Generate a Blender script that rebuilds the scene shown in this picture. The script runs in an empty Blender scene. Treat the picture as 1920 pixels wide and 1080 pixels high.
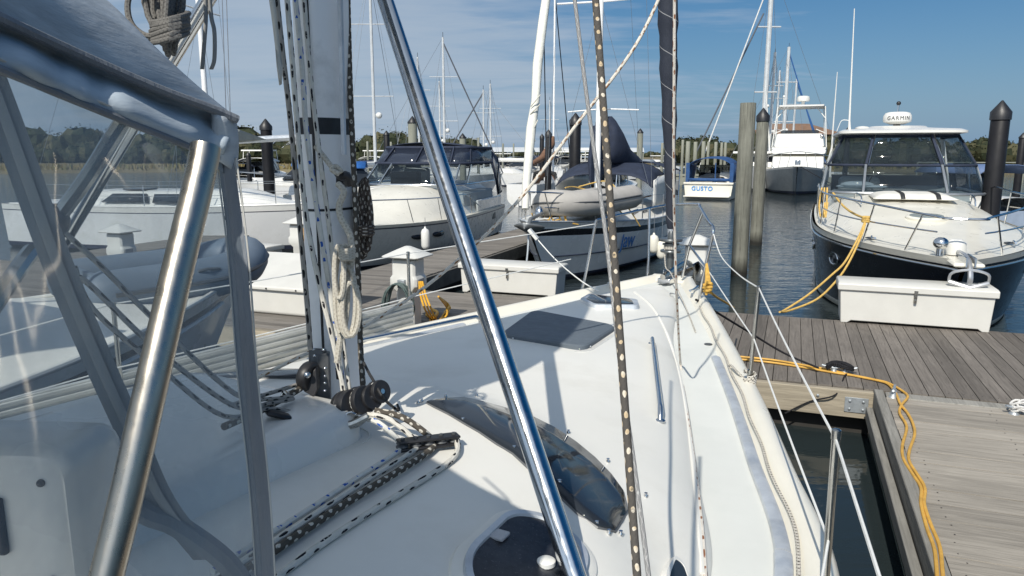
import bpy, bmesh, math, random
from mathutils import Vector, Matrix
from mathutils.bvhtree import BVHTree
V = Vector
R = math.radians
random.seed(7)
sc = bpy.context.scene
COL = sc.collection

# ------------------------------------------------------------------ camera
FOC = 1387.0                      # focal length in photograph pixels (1920 wide)
PITCH = math.atan(252 / FOC)
CAMZ = 2.75
CAM = V((0, 0, CAMZ))
_c, _s = math.cos(PITCH), math.sin(PITCH)
def ray(px, py):
    a = (px - 960) / FOC; b = (540 - py) / FOC
    return V((a, _c + b * _s, -_s + b * _c))
def pd(px, py, d):                # a real point at a given distance along the view axis
    return CAM + ray(px, py) * d
def pz(px, py, z):                # a real point on a horizontal level
    r = ray(px, py); return CAM + r * ((z - CAMZ) / r.z)
def pY(px, py, Y):                # a real point in the plane y = Y
    r = ray(px, py); return CAM + r * (Y / r.y)
def pX(px, Y):                    # world x of a pixel column at ground distance Y (horizon row)
    return (px - 960) / FOC * Y * 1.0
cam = bpy.data.cameras.new("camera"); camo = bpy.data.objects.new("camera", cam); COL.objects.link(camo)
cam.sensor_width = 36; cam.lens = 36 * FOC / 1920; cam.clip_start = 0.05; cam.clip_end = 6000
camo.location = CAM; camo.rotation_euler = (math.pi / 2 - PITCH, 0, 0)
sc.camera = camo

# ------------------------------------------------------------------ helpers
def hermite(xs, ys):
    n = len(xs); m = []
    for i in range(n):
        a = max(i - 1, 0); b = min(i + 1, n - 1)
        m.append((ys[b] - ys[a]) / (xs[b] - xs[a]))
    def f(x):
        if x <= xs[0]: return ys[0] + m[0] * (x - xs[0])
        if x >= xs[-1]: return ys[-1] + m[-1] * (x - xs[-1])
        i = 0
        while x > xs[i + 1]: i += 1
        h = xs[i + 1] - xs[i]; t = (x - xs[i]) / h
        return ((2*t**3-3*t*t+1)*ys[i] + (t**3-2*t*t+t)*h*m[i] + (-2*t**3+3*t*t)*ys[i+1] + (t**3-t*t)*h*m[i+1])
    return f
def spline(pts, k=6):             # Catmull-Rom through points
    pts = [V(p) for p in pts]
    if len(pts) < 3: return pts
    out = []
    for i in range(len(pts) - 1):
        p0 = pts[max(i-1, 0)]; p1 = pts[i]; p2 = pts[i+1]; p3 = pts[min(i+2, len(pts)-1)]
        for j in range(k):
            t = j / k
            out.append(0.5 * ((2*p1) + (p2-p0)*t + (2*p0-5*p1+4*p2-p3)*t*t + (3*p1-p0-3*p2+p3)*t**3))
    out.append(pts[-1]); return out
def sag(a, b, s, n=12):
    a = V(a); b = V(b)
    return [a.lerp(b, i/n) - V((0, 0, s * 4 * (i/n) * (1 - i/n))) for i in range(n + 1)]
def WM(o):
    m = Matrix.Identity(4)
    while o is not None:
        m = o.matrix_basis @ m; o = o.parent
    return m

class MB:
    """collects shapes, then links them as ONE mesh object"""
    def __init__(s):
        s.bm = bmesh.new(); s.uv = s.bm.loops.layers.uv.new("UVMap"); s.mi = 0
    def v(s, p): return s.bm.verts.new(V(p))
    def face(s, vs, uvs=None):
        try: f = s.bm.faces.new(vs)
        except ValueError: return None
        f.material_index = s.mi
        if uvs:
            for l, u in zip(f.loops, uvs): l[s.uv].uv = u
        return f
    def poly(s, pts): return s.face([s.v(p) for p in pts])
    def box(s, c, size, M=None, taper=1.0, ztop=None):
        c = V(c); h = V(size) / 2; vs = []
        for z in (-1, 1):
            k = taper if z > 0 else 1.0
            for x, y in ((-1, -1), (1, -1), (1, 1), (-1, 1)):
                p = V((x*h.x*k, y*h.y*k, z*h.z))
                if M is not None: p = M @ p
                vs.append(s.v(c + p))
        for f in ((3,2,1,0),(4,5,6,7),(0,1,5,4),(1,2,6,5),(2,3,7,6),(3,0,4,7)):
            s.face([vs[i] for i in f])
        return s
    def bar(s, a, b, w, h, up=(0,0,1)):      # rectangular bar from a to b
        a = V(a); b = V(b); d = (b - a); L = d.length; x = d.normalized(); up = V(up)
        y = up.cross(x)
        if y.length < 1e-5: y = V((0,1,0)).cross(x)
        y.normalize(); z = x.cross(y)
        M = Matrix((x, y, z)).transposed()
        return s.box((a + b) / 2, (L, w, h), M)
    def prism(s, pts, ext):
        ext = V(ext); n = len(pts)
        a = [s.v(p) for p in pts]; b = [s.v(V(p) + ext) for p in pts]
        s.face(a[::-1]); s.face(b)
        for i in range(n):
            j = (i + 1) % n; s.face([a[i], a[j], b[j], b[i]])
        return s
    def tube(s, pts, r, n=8, cap=True, closed=False, flat=1.0):
        pts = [V(p) for p in pts]; m = len(pts)
        rr = r if isinstance(r, (list, tuple)) else [r] * m
        tang = []
        for i in range(m):
            if closed: t = pts[(i+1) % m] - pts[i-1]
            else: t = pts[min(i+1, m-1)] - pts[max(i-1, 0)]
            tang.append(t.normalized() if t.length > 1e-9 else V((0,0,1)))
        t0 = tang[0]; up = V((0,0,1)) if abs(t0.z) < .9 else V((0,1,0))
        x = up.cross(t0).normalized(); rings = []; L = 0; Ls = []
        for i in range(m):
            t = tang[i]
            x = (x - t * x.dot(t))
            if x.length < 1e-6: x = t.orthogonal()
            x.normalize(); y = t.cross(x)
            if i: L += (pts[i] - pts[i-1]).length
            Ls.append(L)
            rings.append([s.v(pts[i] + (x * math.cos(2*math.pi*k/n) + y * math.sin(2*math.pi*k/n) * flat) * rr[i]) for k in range(n)])
        for i in range(m - 1 + (1 if closed else 0)):
            a = rings[i]; b = rings[(i+1) % m]; la = Ls[i]; lb = Ls[i+1] if i + 1 < m else L + (pts[0]-pts[-1]).length
            for k in range(n):
                q = (k + 1) % n
                s.face([a[k], a[q], b[q], b[k]], [(k/n, la), ((k+1)/n, la), ((k+1)/n, lb), (k/n, lb)])
        if cap and not closed:
            s.face(rings[0][::-1]); s.face(rings[-1])
        return s
    def lathe(s, prof, c=(0,0,0), n=16, M=None, ang=0.0):
        c = V(c); rings = []
        for r, z in prof:
            ring = []
            for k in range(n):
                a = 2*math.pi*k/n + ang; p = V((r*math.cos(a), r*math.sin(a), z))
                if M is not None: p = M @ p
                ring.append(s.v(c + p))
            rings.append(ring)
        for a, b in zip(rings, rings[1:]):
            for k in range(n):
                q = (k+1) % n; s.face([a[k], a[q], b[q], b[k]])
        s.face(rings[0][::-1]); s.face(rings[-1]); return s
    def loft(s, rings, closed=True, cap=True, mats=None, flip=False):
        rs = [[s.v(p) for p in r] for r in rings]
        for a, b in zip(rs, rs[1:]):
            n = len(a)
            for k in range(n if closed else n - 1):
                q = (k+1) % n
                if mats: s.mi = mats[k]
                s.face([a[k], b[k], b[q], a[q]] if flip else [a[k], a[q], b[q], b[k]])
        if cap and closed:
            s.face(rs[0][::-1]); s.face(rs[-1])
        return rs
    def grid(s, fn, nu, nv):
        g = [[s.v(fn(i/nu, j/nv)) for j in range(nv+1)] for i in range(nu+1)]
        for i in range(nu):
            for j in range(nv):
                s.face([g[i][j], g[i+1][j], g[i+1][j+1], g[i][j+1]],
                       [(i/nu, j/nv), ((i+1)/nu, j/nv), ((i+1)/nu, (j+1)/nv), (i/nu, (j+1)/nv)])
        return s
    def ball(s, c, r, M=None, nu=14, nv=8):
        rx, ry, rz = (r, r, r) if not isinstance(r, (tuple, list)) else r
        prof = []
        c = V(c); rings = []
        for j in range(1, nv):
            a = math.pi * j / nv - math.pi/2
            ring = []
            for k in range(nu):
                b = 2*math.pi*k/nu; p = V((rx*math.cos(a)*math.cos(b), ry*math.cos(a)*math.sin(b), rz*math.sin(a)))
                if M is not None: p = M @ p
                ring.append(s.v(c + p))
            rings.append(ring)
        for a, b in zip(rings, rings[1:]):
            for k in range(nu):
                q = (k+1) % nu; s.face([a[k], a[q], b[q], b[k]])
        s.face(rings[0][::-1]); s.face(rings[-1]); return s
    def build(s, name, mats, parent=None, world=True, bevel=0, seg=2, smooth=40, thick=0, merge=0, sub=0):
        if merge: bmesh.ops.remove_doubles(s.bm, verts=s.bm.verts, dist=merge)
        if parent is not None and world:
            s.bm.transform(WM(parent).inverted())
        bmesh.ops.recalc_face_normals(s.bm, faces=s.bm.faces)
        me = bpy.data.meshes.new(name); s.bm.to_mesh(me); s.bm.free()
        for m in (mats if isinstance(mats, (list, tuple)) else [mats]): me.materials.append(m)
        if smooth:
            me.shade_smooth(); me.set_sharp_from_angle(angle=R(smooth))
        o = bpy.data.objects.new(name, me); COL.objects.link(o)
        if parent is not None: o.parent = parent
        if thick:
            md = o.modifiers.new("thick", 'SOLIDIFY'); md.thickness = thick; md.offset = 0
        if bevel:
            md = o.modifiers.new("bevel", 'BEVEL'); md.width = bevel; md.segments = seg; md.limit_method = 'ANGLE'; md.angle_limit = R(35)
        if sub:
            md = o.modifiers.new("sub", 'SUBSURF'); md.levels = sub; md.render_levels = sub
        return o
def tag(o, label=None, cat=None, group=None, kind=None):
    if label: o["label"] = label
    if cat: o["category"] = cat
    if group: o["group"] = group
    if kind: o["kind"] = kind
    return o
def empty(name, loc, rz=0.0, label=None, cat=None, group=None, parent=None):
    o = bpy.data.objects.new(name, None); COL.objects.link(o); o.empty_display_size = .2
    o.location = loc; o.rotation_euler = (0, 0, rz)
    if parent is not None: o.parent = parent
    return tag(o, label, cat, group)
def copy_tree(o, parent=None):
    c = o.copy(); COL.objects.link(c); c.parent = parent
    for ch in list(o.children): copy_tree(ch, c)
    return c
def textmesh(body, size, M, parent, name, m, depth=.002, shear=0.0, bold=False, spacing=1.0):
    cu = bpy.data.curves.new(name, 'FONT'); cu.body = body; cu.size = size; cu.extrude = depth
    cu.align_x = 'CENTER'; cu.align_y = 'CENTER'; cu.shear = shear; cu.space_character = spacing
    if bold: cu.offset = size * .018
    t = bpy.data.objects.new(name + "_tmp", cu); COL.objects.link(t)
    bpy.context.view_layer.update()
    me = bpy.data.meshes.new_from_object(t.evaluated_get(bpy.context.evaluated_depsgraph_get()))
    COL.objects.unlink(t); bpy.data.objects.remove(t); me.name = name
    me.transform(M); me.materials.clear(); me.materials.append(m)
    o = bpy.data.objects.new(name, me); COL.objects.link(o); o.parent = parent
    return o

# ------------------------------------------------------------------ materials
MATS = {}
def newmat(name):
    m = bpy.data.materials.new(name); m.use_nodes = True; nt = m.node_tree
    return m, nt, nt.nodes["Principled BSDF"]
def nd(nt, t, **kw):
    n = nt.nodes.new(t)
    for k, v in kw.items(): setattr(n, k, v)
    return n
def mth(nt, op, a, b=None, c=None):
    n = nd(nt, 'ShaderNodeMath', operation=op)
    for i, x in enumerate((a, b, c)):
        if x is None: continue
        if isinstance(x, (int, float)): n.inputs[i].default_value = x
        else: nt.links.new(x, n.inputs[i])
    return n.outputs[0]
def mixc(nt, fac, a, b, blend='MIX'):
    n = nd(nt, 'ShaderNodeMix', data_type='RGBA', blend_type=blend)
    for s, x in ((n.inputs[0], fac), (n.inputs[6], a), (n.inputs[7], b)):
        if isinstance(x, (int, float)): s.default_value = x
        elif isinstance(x, tuple): s.default_value = (*x, 1) if len(x) == 3 else x
        else: nt.links.new(x, s)
    return n.outputs[2]
def ramp(nt, fac, stops):
    n = nd(nt, 'ShaderNodeValToRGB'); cr = n.color_ramp
    while len(cr.elements) < len(stops): cr.elements.new(.5)
    for e, (p, c) in zip(cr.elements, stops):
        e.position = p; e.color = (*c, 1) if isinstance(c, tuple) else (c, c, c, 1)
    nt.links.new(fac, n.inputs[0]); return n.outputs[0]
def noise(nt, scale, detail=4, rough=.55, stretch=None, coord='Object', dist=0):
    tc = nd(nt, 'ShaderNodeTexCoord'); out = tc.outputs[coord]
    if stretch:
        mp = nd(nt, 'ShaderNodeMapping'); mp.inputs['Scale'].default_value = stretch
        nt.links.new(out, mp.inputs[0]); out = mp.outputs[0]
    n = nd(nt, 'ShaderNodeTexNoise'); n.inputs['Scale'].default_value = scale
    n.inputs['Detail'].default_value = detail; n.inputs['Roughness'].default_value = rough
    n.inputs['Distortion'].default_value = dist
    nt.links.new(out, n.inputs['Vector']); return n.outputs['Fac']
def std(name, col, rough=.5, metal=0.0, var=.12, vscale=3.0, bump=0.0, bscale=60.0, stretch=None, dirt=None, dscale=1.5, coat=0.0, bdist=.01, spec=.5):
    if name in MATS: return MATS[name]
    m, nt, p = newmat(name)
    lo = tuple(c * (1 - var) for c in col); hi = tuple(min(1, c * (1 + var)) for c in col)
    c = mixc(nt, ramp(nt, noise(nt, vscale, 5, .6, stretch), [(.3, 0.0), (.7, 1.0)]), lo, hi)
    if dirt:
        c = mixc(nt, ramp(nt, noise(nt, dscale, 6, .65), [(.52, 0.0), (.75, .7)]), c, dirt)
    nt.links.new(c, p.inputs['Base Color'])
    p.inputs['Metallic'].default_value = metal; p.inputs['Specular IOR Level'].default_value = spec
    rr = ramp(nt, noise(nt, vscale * 2.3, 4), [(.3, max(0, rough - .07)), (.7, min(1, rough + .07))])
    nt.links.new(rr, p.inputs['Roughness'])
    if coat: p.inputs['Coat Weight'].default_value = coat; p.inputs['Coat Roughness'].default_value = .08
    if bump:
        b = nd(nt, 'ShaderNodeBump'); b.inputs['Strength'].default_value = bump; b.inputs['Distance'].default_value = bdist
        nt.links.new(noise(nt, bscale, 4, .6, stretch), b.inputs['Height']); nt.links.new(b.outputs[0], p.inputs['Normal'])
    MATS[name] = m; return m
def rope_mat(name, base, fleck, freq=40.0, n=3.0, w=.5, keep=.0, kscale=6.0, fleck2=None):
    if name in MATS: return MATS[name]
    m, nt, p = newmat(name)
    uvn = nd(nt, 'ShaderNodeUVMap'); sp = nd(nt, 'ShaderNodeSeparateXYZ'); nt.links.new(uvn.outputs[0], sp.inputs[0])
    jit = mth(nt, 'MULTIPLY_ADD', noise(nt, 55, 2, .5), .4, -.2); lay = mth(nt, 'MULTIPLY_ADD', noise(nt, 9, 2, .5), .9, -.45)
    u = mth(nt, 'MULTIPLY', sp.outputs[0], n); v = mth(nt, 'ADD', mth(nt, 'MULTIPLY', sp.outputs[1], freq), mth(nt, 'ADD', jit, lay))
    a = mth(nt, 'FRACT', mth(nt, 'ADD', mth(nt, 'ADD', u, v), 1000.0)); b = mth(nt, 'FRACT', mth(nt, 'ADD', mth(nt, 'SUBTRACT', u, v), 1000.0))
    if w < .7:
        da = mth(nt, 'SUBTRACT', a, .5); db = mth(nt, 'SUBTRACT', b, .5)
        fl = mth(nt, 'LESS_THAN', mth(nt, 'ADD', mth(nt, 'MULTIPLY', da, da), mth(nt, 'MULTIPLY', db, db)), (w*.60)**2)
    else: fl = mth(nt, 'MULTIPLY', mth(nt, 'LESS_THAN', a, w), mth(nt, 'LESS_THAN', b, w))
    if keep:
        k = mth(nt, 'GREATER_THAN', mth(nt, 'FRACT', mth(nt, 'ADD', mth(nt, 'MULTIPLY', sp.outputs[1], kscale), 0.0)), keep)
        fl = mth(nt, 'MULTIPLY', fl, k)
    fl = mth(nt, 'MULTIPLY', fl, ramp(nt, noise(nt, 60, 2), [(.32, 0.0), (.40, 1.0)]))
    bvar = mixc(nt, noise(nt, 30, 3), tuple(c * .75 for c in base), tuple(min(1, c * 1.2) for c in base))
    fc = fleck
    if fleck2: fc = mixc(nt, ramp(nt, noise(nt, 35, 2), [(.45, 0.0), (.55, 1.0)]), fleck, fleck2)
    nt.links.new(mixc(nt, fl, bvar, fc), p.inputs['Base Color'])
    p.inputs['Roughness'].default_value = .85; p.inputs['Specular IOR Level'].default_value = .2
    aa = mth(nt, 'FRACT', mth(nt, 'MULTIPLY', mth(nt, 'ADD', u, v), 3)); bb = mth(nt, 'FRACT', mth(nt, 'MULTIPLY', mth(nt, 'SUBTRACT', u, v), 3))
    hh = mth(nt, 'MULTIPLY', mth(nt, 'PINGPONG', aa, .5), mth(nt, 'PINGPONG', bb, .5))
    bp = nd(nt, 'ShaderNodeBump'); bp.inputs['Strength'].default_value = .6; bp.inputs['Distance'].default_value = .004
    nt.links.new(hh, bp.inputs['Height']); nt.links.new(bp.outputs[0], p.inputs['Normal'])
    MATS[name] = m; return m
def glass(name, col=(.02, .025, .03), alpha=.25, rough=.05, dust=0.0, bump=0.0, bscale=4.0):
    """tinted pane: partly see-through, partly reflecting"""
    if name in MATS: return MATS[name]
    m, nt, p = newmat(name)
    p.inputs['Base Color'].default_value = (*col, 1); p.inputs['Roughness'].default_value = rough
    p.inputs['Specular IOR Level'].default_value = .6
    tr = nd(nt, 'ShaderNodeBsdfTransparent'); tr.inputs[0].default_value = (.88, .92, .94, 1)
    mx = nd(nt, 'ShaderNodeMixShader')
    if dust:
        f = mth(nt, 'MULTIPLY_ADD', noise(nt, bscale * .6, 5, .7), -dust, alpha + dust * .5); nt.links.new(f, mx.inputs[0])
    else: mx.inputs[0].default_value = alpha
    if bump:
        b = nd(nt, 'ShaderNodeBump'); b.inputs['Strength'].default_value = bump; b.inputs['Distance'].default_value = .02
        nt.links.new(noise(nt, bscale, 3, .5, (1, 1, .35)), b.inputs['Height']); nt.links.new(b.outputs[0], p.inputs['Normal'])
    nt.links.new(p.outputs[0], mx.inputs[1]); nt.links.new(tr.outputs[0], mx.inputs[2])
    nt.links.new(mx.outputs[0], nt.nodes['Material Output'].inputs[0])
    MATS[name] = m; return m

gel = std("white_gelcoat", (.69, .68, .64), .28, var=.04, vscale=1.2, coat=.2)
gel_deck = std("deck_gelcoat", (.73, .715, .66), .42, var=.05, vscale=.8, bump=.10, bscale=300, bdist=.003, dirt=(.61, .59, .53), dscale=1.9)
nonskid = std("nonskid_paint", (.63, .64, .605), .62, var=.05, vscale=1.5, bump=.18, bscale=420, bdist=.003, dirt=(.55, .57, .54), dscale=1.7)
cream = std("cream_gelcoat", (.72, .69, .60), .32, var=.05, vscale=2, coat=.2)
hull_grey = std("grey_hull_paint", (.42, .43, .43), .3, var=.06, vscale=.6, coat=.25)
hull_white = std("white_hull_paint", (.70, .70, .69), .28, var=.06, vscale=.7, coat=.25, dirt=(.55, .55, .5))
navy = std("navy_paint", (.008, .010, .016), .22, var=.2, coat=.15)
navy_canvas = std("navy_canvas", (.018, .026, .05), .8, var=.25, vscale=5, bump=.3, bscale=18, bdist=.02)
blue_canvas = std("blue_canvas", (.02, .12, .38), .75, var=.2, vscale=4, bump=.3, bscale=14, bdist=.02)
grey_canvas = std("grey_canvas", (.23, .265, .30), .85, var=.22, vscale=4, bump=.35, bscale=160, stretch=(.12, 1, 1), bdist=.004)
steel = std("stainless_steel", (.62, .63, .64), .14, 1.0, var=.06, vscale=12)
steel_worn = std("worn_stainless", (.46, .45, .42), .2, 1.0, var=.16, vscale=30, stretch=(1, 1, .1))
alu = std("aluminium", (.56, .59, .62), .45, .45, var=.15, vscale=9, bump=.08, bscale=60, dirt=(.34, .39, .46), dscale=7)
mast_paint = std("white_mast_paint", (.84, .84, .83), .35, var=.06, vscale=2.5, dirt=(.5, .5, .48), dscale=4)
black_pl = std("black_plastic", (.018, .018, .02), .45, var=.3, vscale=20)
grey_pl = std("grey_casting", (.09, .095, .1), .45, .3, var=.2, vscale=25)
black_rub = std("black_rubber", (.02, .02, .021), .7, var=.3)
white_pl = std("white_plastic", (.68, .675, .64), .4, var=.05)
wire_m = std("lifeline_vinyl", (.72, .72, .69), .4, var=.08, vscale=20)
wire_g = std("rigging_wire", (.3, .32, .34), .4, .7, var=.15, vscale=20)
dark_in = std("dark_interior", (.012, .013, .015), .7, var=.3)
smoke = std("smoked_acrylic", (.022, .027, .034), .07, var=.1, spec=.35)
# ------------------------------------------------------------------ sun, sky
SUN_TO = V((-.2820, -.6640, .690)).normalized()
az = math.atan2(SUN_TO.x, SUN_TO.y) % (2 * math.pi); el = math.asin(SUN_TO.z)
sl = bpy.data.lights.new("sun", 'SUN'); sl.energy = 4.7; sl.angle = R(.5); sl.color = (1, .945, .85)
so = bpy.data.objects.new("sun", sl); COL.objects.link(so); so.location = (0, 0, 60)
so.rotation_euler = (-SUN_TO).to_track_quat('-Z', 'Y').to_euler()
w = bpy.data.worlds.new("World"); sc.world = w; w.use_nodes = True; nt = w.node_tree
bg = nt.nodes["Background"]
sky = nd(nt, 'ShaderNodeTexSky'); sky.sky_type = 'NISHITA'; sky.sun_disc = False
sky.sun_elevation = el; sky.sun_rotation = az; sky.air_density = 1.0; sky.dust_density = .5; sky.ozone_density = 4.0
tc = nd(nt, 'ShaderNodeTexCoord'); sp = nd(nt, 'ShaderNodeSeparateXYZ'); nt.links.new(tc.outputs['Generated'], sp.inputs[0])
den = mth(nt, 'ADD', mth(nt, 'MAXIMUM', sp.outputs[2], 0.0), .10)
cx = mth(nt, 'DIVIDE', sp.outputs[0], den); cy = mth(nt, 'DIVIDE', sp.outputs[1], den)
cb = nd(nt, 'ShaderNodeCombineXYZ'); nt.links.new(cx, cb.inputs[0]); nt.links.new(cy, cb.inputs[1])
def cloudn(scale, detail, rgh, rot, stretch, off, dist=.6):
    mp = nd(nt, 'ShaderNodeMapping'); mp.inputs['Rotation'].default_value = (0, 0, R(rot)); mp.inputs['Scale'].default_value = stretch; mp.inputs['Location'].default_value = off
    nt.links.new(cb.outputs[0], mp.inputs[0])
    n = nd(nt, 'ShaderNodeTexNoise'); n.inputs['Scale'].default_value = scale; n.inputs['Detail'].default_value = detail
    n.inputs['Roughness'].default_value = rgh; n.inputs['Distortion'].default_value = dist
    nt.links.new(mp.outputs[0], n.inputs['Vector']); return n.outputs['Fac']
n1 = cloudn(1.05, 8, .52, 24, (.8, 1.35, 1), (3.1, 1.7, 0), .35)
n2 = cloudn(3.6, 8, .58, 24, (.5, 1.6, 1), (.4, 7.2, 0), .5)
dens = mth(nt, 'MULTIPLY_ADD', n2, .42, mth(nt, 'MULTIPLY', n1, .75))
# the bank lies to the west (left); the east is clear but for wisps
bank = mth(nt, 'MULTIPLY_ADD', sp.outputs[0], -.85, 0.10)
bank = mth(nt, 'MINIMUM', mth(nt, 'MAXIMUM', bank, -.40), .21)
south = mth(nt, 'MAXIMUM', mth(nt, 'MULTIPLY', sp.outputs[1], -1.0), 0.0)      # unseen cloud added on the sun's side, denser and brighter for fill
dens = mth(nt, 'ADD', mth(nt, 'ADD', dens, bank), mth(nt, 'MULTIPLY_ADD', south, .16, mth(nt, 'MULTIPLY', mth(nt, 'MAXIMUM', mth(nt, 'SUBTRACT', sp.outputs[2], .42), 0.0), .5)))  # height term: unseen cloud added overhead for paler reflections and more fill
cov = ramp(nt, dens, [(.44, 0.0), (.56, .45), (.72, .85), (.9, 1.0)])
cov = mth(nt, 'MULTIPLY', cov, .80)
ccol = ramp(nt, dens, [(.45, (3.7, 4.7, 6.1)), (.8, (4.4, 5.2, 6.2))])
gain = mth(nt, 'MULTIPLY_ADD', south, 1.5, 1.0)
vs_ = nd(nt, 'ShaderNodeVectorMath', operation='SCALE'); nt.links.new(ccol, vs_.inputs[0]); nt.links.new(gain, vs_.inputs['Scale']); ccol = vs_.outputs[0]
hz = mth(nt, 'POWER', mth(nt, 'SUBTRACT', 1.0, mth(nt, 'MAXIMUM', sp.outputs[2], 0.0)), 5.5)
hs = nd(nt, 'ShaderNodeHueSaturation'); hs.inputs['Saturation'].default_value = 1.38; hs.inputs['Value'].default_value = .70; nt.links.new(sky.outputs[0], hs.inputs['Color'])
skyc = mixc(nt, mth(nt, 'MULTIPLY', hz, .92), hs.outputs[0], (1.75, 3.1, 4.9))
nt.links.new(mixc(nt, cov, skyc, ccol), bg.inputs[0]); bg.inputs[1].default_value = .098
sc.view_settings.view_transform = 'Standard'; sc.view_settings.look = 'None'; sc.view_settings.gamma = 1
sc.view_settings.exposure = 0.0
sc.cycles.max_bounces = 8; sc.cycles.transparent_max_bounces = 24; sc.cycles.caustics_reflective = True; sc.cycles.blur_glossy = 1.0; sc.cycles.caustics_refractive = False

# ------------------------------------------------------------------ water
def water_mat():
    m, nt, p = newmat("marina_water")
    p.inputs['Base Color'].default_value = (.020, .028, .030, 1); p.inputs['Roughness'].default_value = .06
    p.inputs['IOR'].default_value = 1.33; p.inputs['Specular IOR Level'].default_value = .5
    tc = nd(nt, 'ShaderNodeTexCoord')
    # calm in the near slip, rippled further out
    sp = nd(nt, 'ShaderNodeSeparateXYZ'); nt.links.new(tc.outputs['Object'], sp.inputs[0])
    k = nd(nt, 'ShaderNodeMapRange'); k.inputs[1].default_value = 6; k.inputs[2].default_value = 26; k.inputs[3].default_value = .05; k.inputs[4].default_value = .20
    nt.links.new(sp.outputs[1], k.inputs[0])
    n1 = noise(nt, 2.0, 3, .55, (.55, 1.5, 1)); n2 = noise(nt, 7.0, 3, .5, (.6, 1.6, 1)); 
    h = mth(nt, 'MULTIPLY_ADD', n2, .35, n1)
    b = nd(nt, 'ShaderNodeBump'); b.inputs['Distance'].default_value = .16
    nt.links.new(k.outputs[0], b.inputs['Strength']); nt.links.new(h, b.inputs['Height']); nt.links.new(b.outputs[0], p.inputs['Normal'])
    return m
mb = MB(); mb.poly([(-900, -60, 0), (900, -60, 0), (900, 420, 0), (-900, 420, 0)])
tag(mb.build("water", water_mat(), smooth=0), kind="structure")
# marsh and far shore: one low sheet of land reaching the horizon
def shoreY(x): return 118 + 14 * math.sin(x * .021 + 1) + 6 * math.sin(x * .07) - .25 * max(0, x - 10) + max(0, -(x + 20)) * -.25 + (70 if -24 < x < 34 else 0) * 1.0
mb = MB()
xs = [i * 8 for i in range(-80, 81)]
rows = []
for x in xs:
    y0 = max(70, shoreY(x)); 
    rows.append([mb.v((x, y0, -.3)), mb.v((x, y0 + 2, .35)), mb.v((x, y0 + 60, .8)), mb.v((x * 3, 900, 2.0)), mb.v((x * 9, 3600, 1.0))])
for a, b in zip(rows, rows[1:]):
    for i in range(4): mb.face([a[i], b[i], b[i+1], a[i+1]])
tag(mb.build("far_shore", std("marsh_ground", (.16, .13, .07), .95, var=.3, vscale=.15)), kind="structure")
# ------------------------------------------------------------------ docks
E1 = V((.9354, -.3535, 0)); E2 = V((.3535, .9354, 0)); DZ = .5
DROT = math.atan2(E1.y, E1.x)
def dk(a, q, z=DZ): return E1 * a + E2 * q + V((0, 0, z))
DM = Matrix((E1, E2, V((0, 0, 1)))).transposed()
def plank_mat(name, base, grain_axis, warm=0.0):
    m, nt, p = newmat(name)
    g = nd(nt, 'ShaderNodeNewGeometry')
    tc = nd(nt, 'ShaderNodeTexCoord'); mp = nd(nt, 'ShaderNodeMapping'); mp.inputs['Rotation'].default_value = (0, 0, -DROT)
    nt.links.new(tc.outputs['Object'], mp.inputs[0])
    mp2 = nd(nt, 'ShaderNodeMapping'); mp2.inputs['Scale'].default_value = (.06, 1, 1) if grain_axis == 0 else (1, .06, 1)
    nt.links.new(mp.outputs[0], mp2.inputs[0])
    of = nd(nt, 'ShaderNodeVectorMath', operation='ADD'); nt.links.new(mp2.outputs[0], of.inputs[0])
    sc_ = nd(nt, 'ShaderNodeVectorMath', operation='SCALE'); cbx = nd(nt, 'ShaderNodeCombineXYZ')
    nt.links.new(g.outputs['Random Per Island'], cbx.inputs[0]); nt.links.new(g.outputs['Random Per Island'], cbx.inputs[1])
    nt.links.new(cbx.outputs[0], sc_.inputs[0]); sc_.inputs['Scale'].default_value = 9.0
    nt.links.new(sc_.outputs[0], of.inputs[1])
    def nz(s, d, r, dist=0):
        n = nd(nt, 'ShaderNodeTexNoise'); n.inputs['Scale'].default_value = s; n.inputs['Detail'].default_value = d; n.inputs['Roughness'].default_value = r; n.inputs['Distortion'].default_value = dist
        nt.links.new(of.outputs[0], n.inputs['Vector']); return n.outputs['Fac']
    grain = nz(34, 6, .62, 1.0); knots = nz(9, 3, .5, .4); blot = noise(nt, 1.6, 5, .6)
    c = ramp(nt, grain, [(.28, tuple(x * .62 for x in base)), (.52, base), (.75, tuple(min(1, x * 1.28) for x in base))])
    c = mixc(nt, ramp(nt, knots, [(.58, 0.0), (.72, .55)]), c, tuple(x * .55 for x in base))
    c = mixc(nt, ramp(nt, blot, [(.35, 0.0), (.7, .45)]), c, tuple(x * .72 for x in (base[0], base[1] * 1.0, base[2] * 1.0)))
    rnd = mth(nt, 'MULTIPLY_ADD', g.outputs['Random Per Island'], .5, .74)
    c = mixc(nt, 1.0, c, nd(nt, 'ShaderNodeCombineColor').outputs[0], 'MULTIPLY')
    cc = [n for n in nt.nodes if n.bl_idname == 'ShaderNodeCombineColor'][0]
    for i in range(3): nt.links.new(rnd, cc.inputs[i])
    nt.links.new(c, p.inputs['Base Color']); p.inputs['Roughness'].default_value = .86; p.inputs['Specular IOR Level'].default_value = .25
    b = nd(nt, 'ShaderNodeBump'); b.inputs['Strength'].default_value = .5; b.inputs['Distance'].default_value = .006
    nt.links.new(grain, b.inputs['Height']); nt.links.new(b.outputs[0], p.inputs['Normal'])
    return m
P_grey_y = plank_mat("grey_planks_across", (.160, .142, .124), 1)
P_grey_x = plank_mat("grey_planks_along", (.19, .174, .155), 0)
P_pale_x = plank_mat("pale_planks_along", (.30, .272, .232), 0)
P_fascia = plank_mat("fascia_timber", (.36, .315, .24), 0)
P_rail = plank_mat("edge_timber", (.25, .24, .215), 1)
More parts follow.
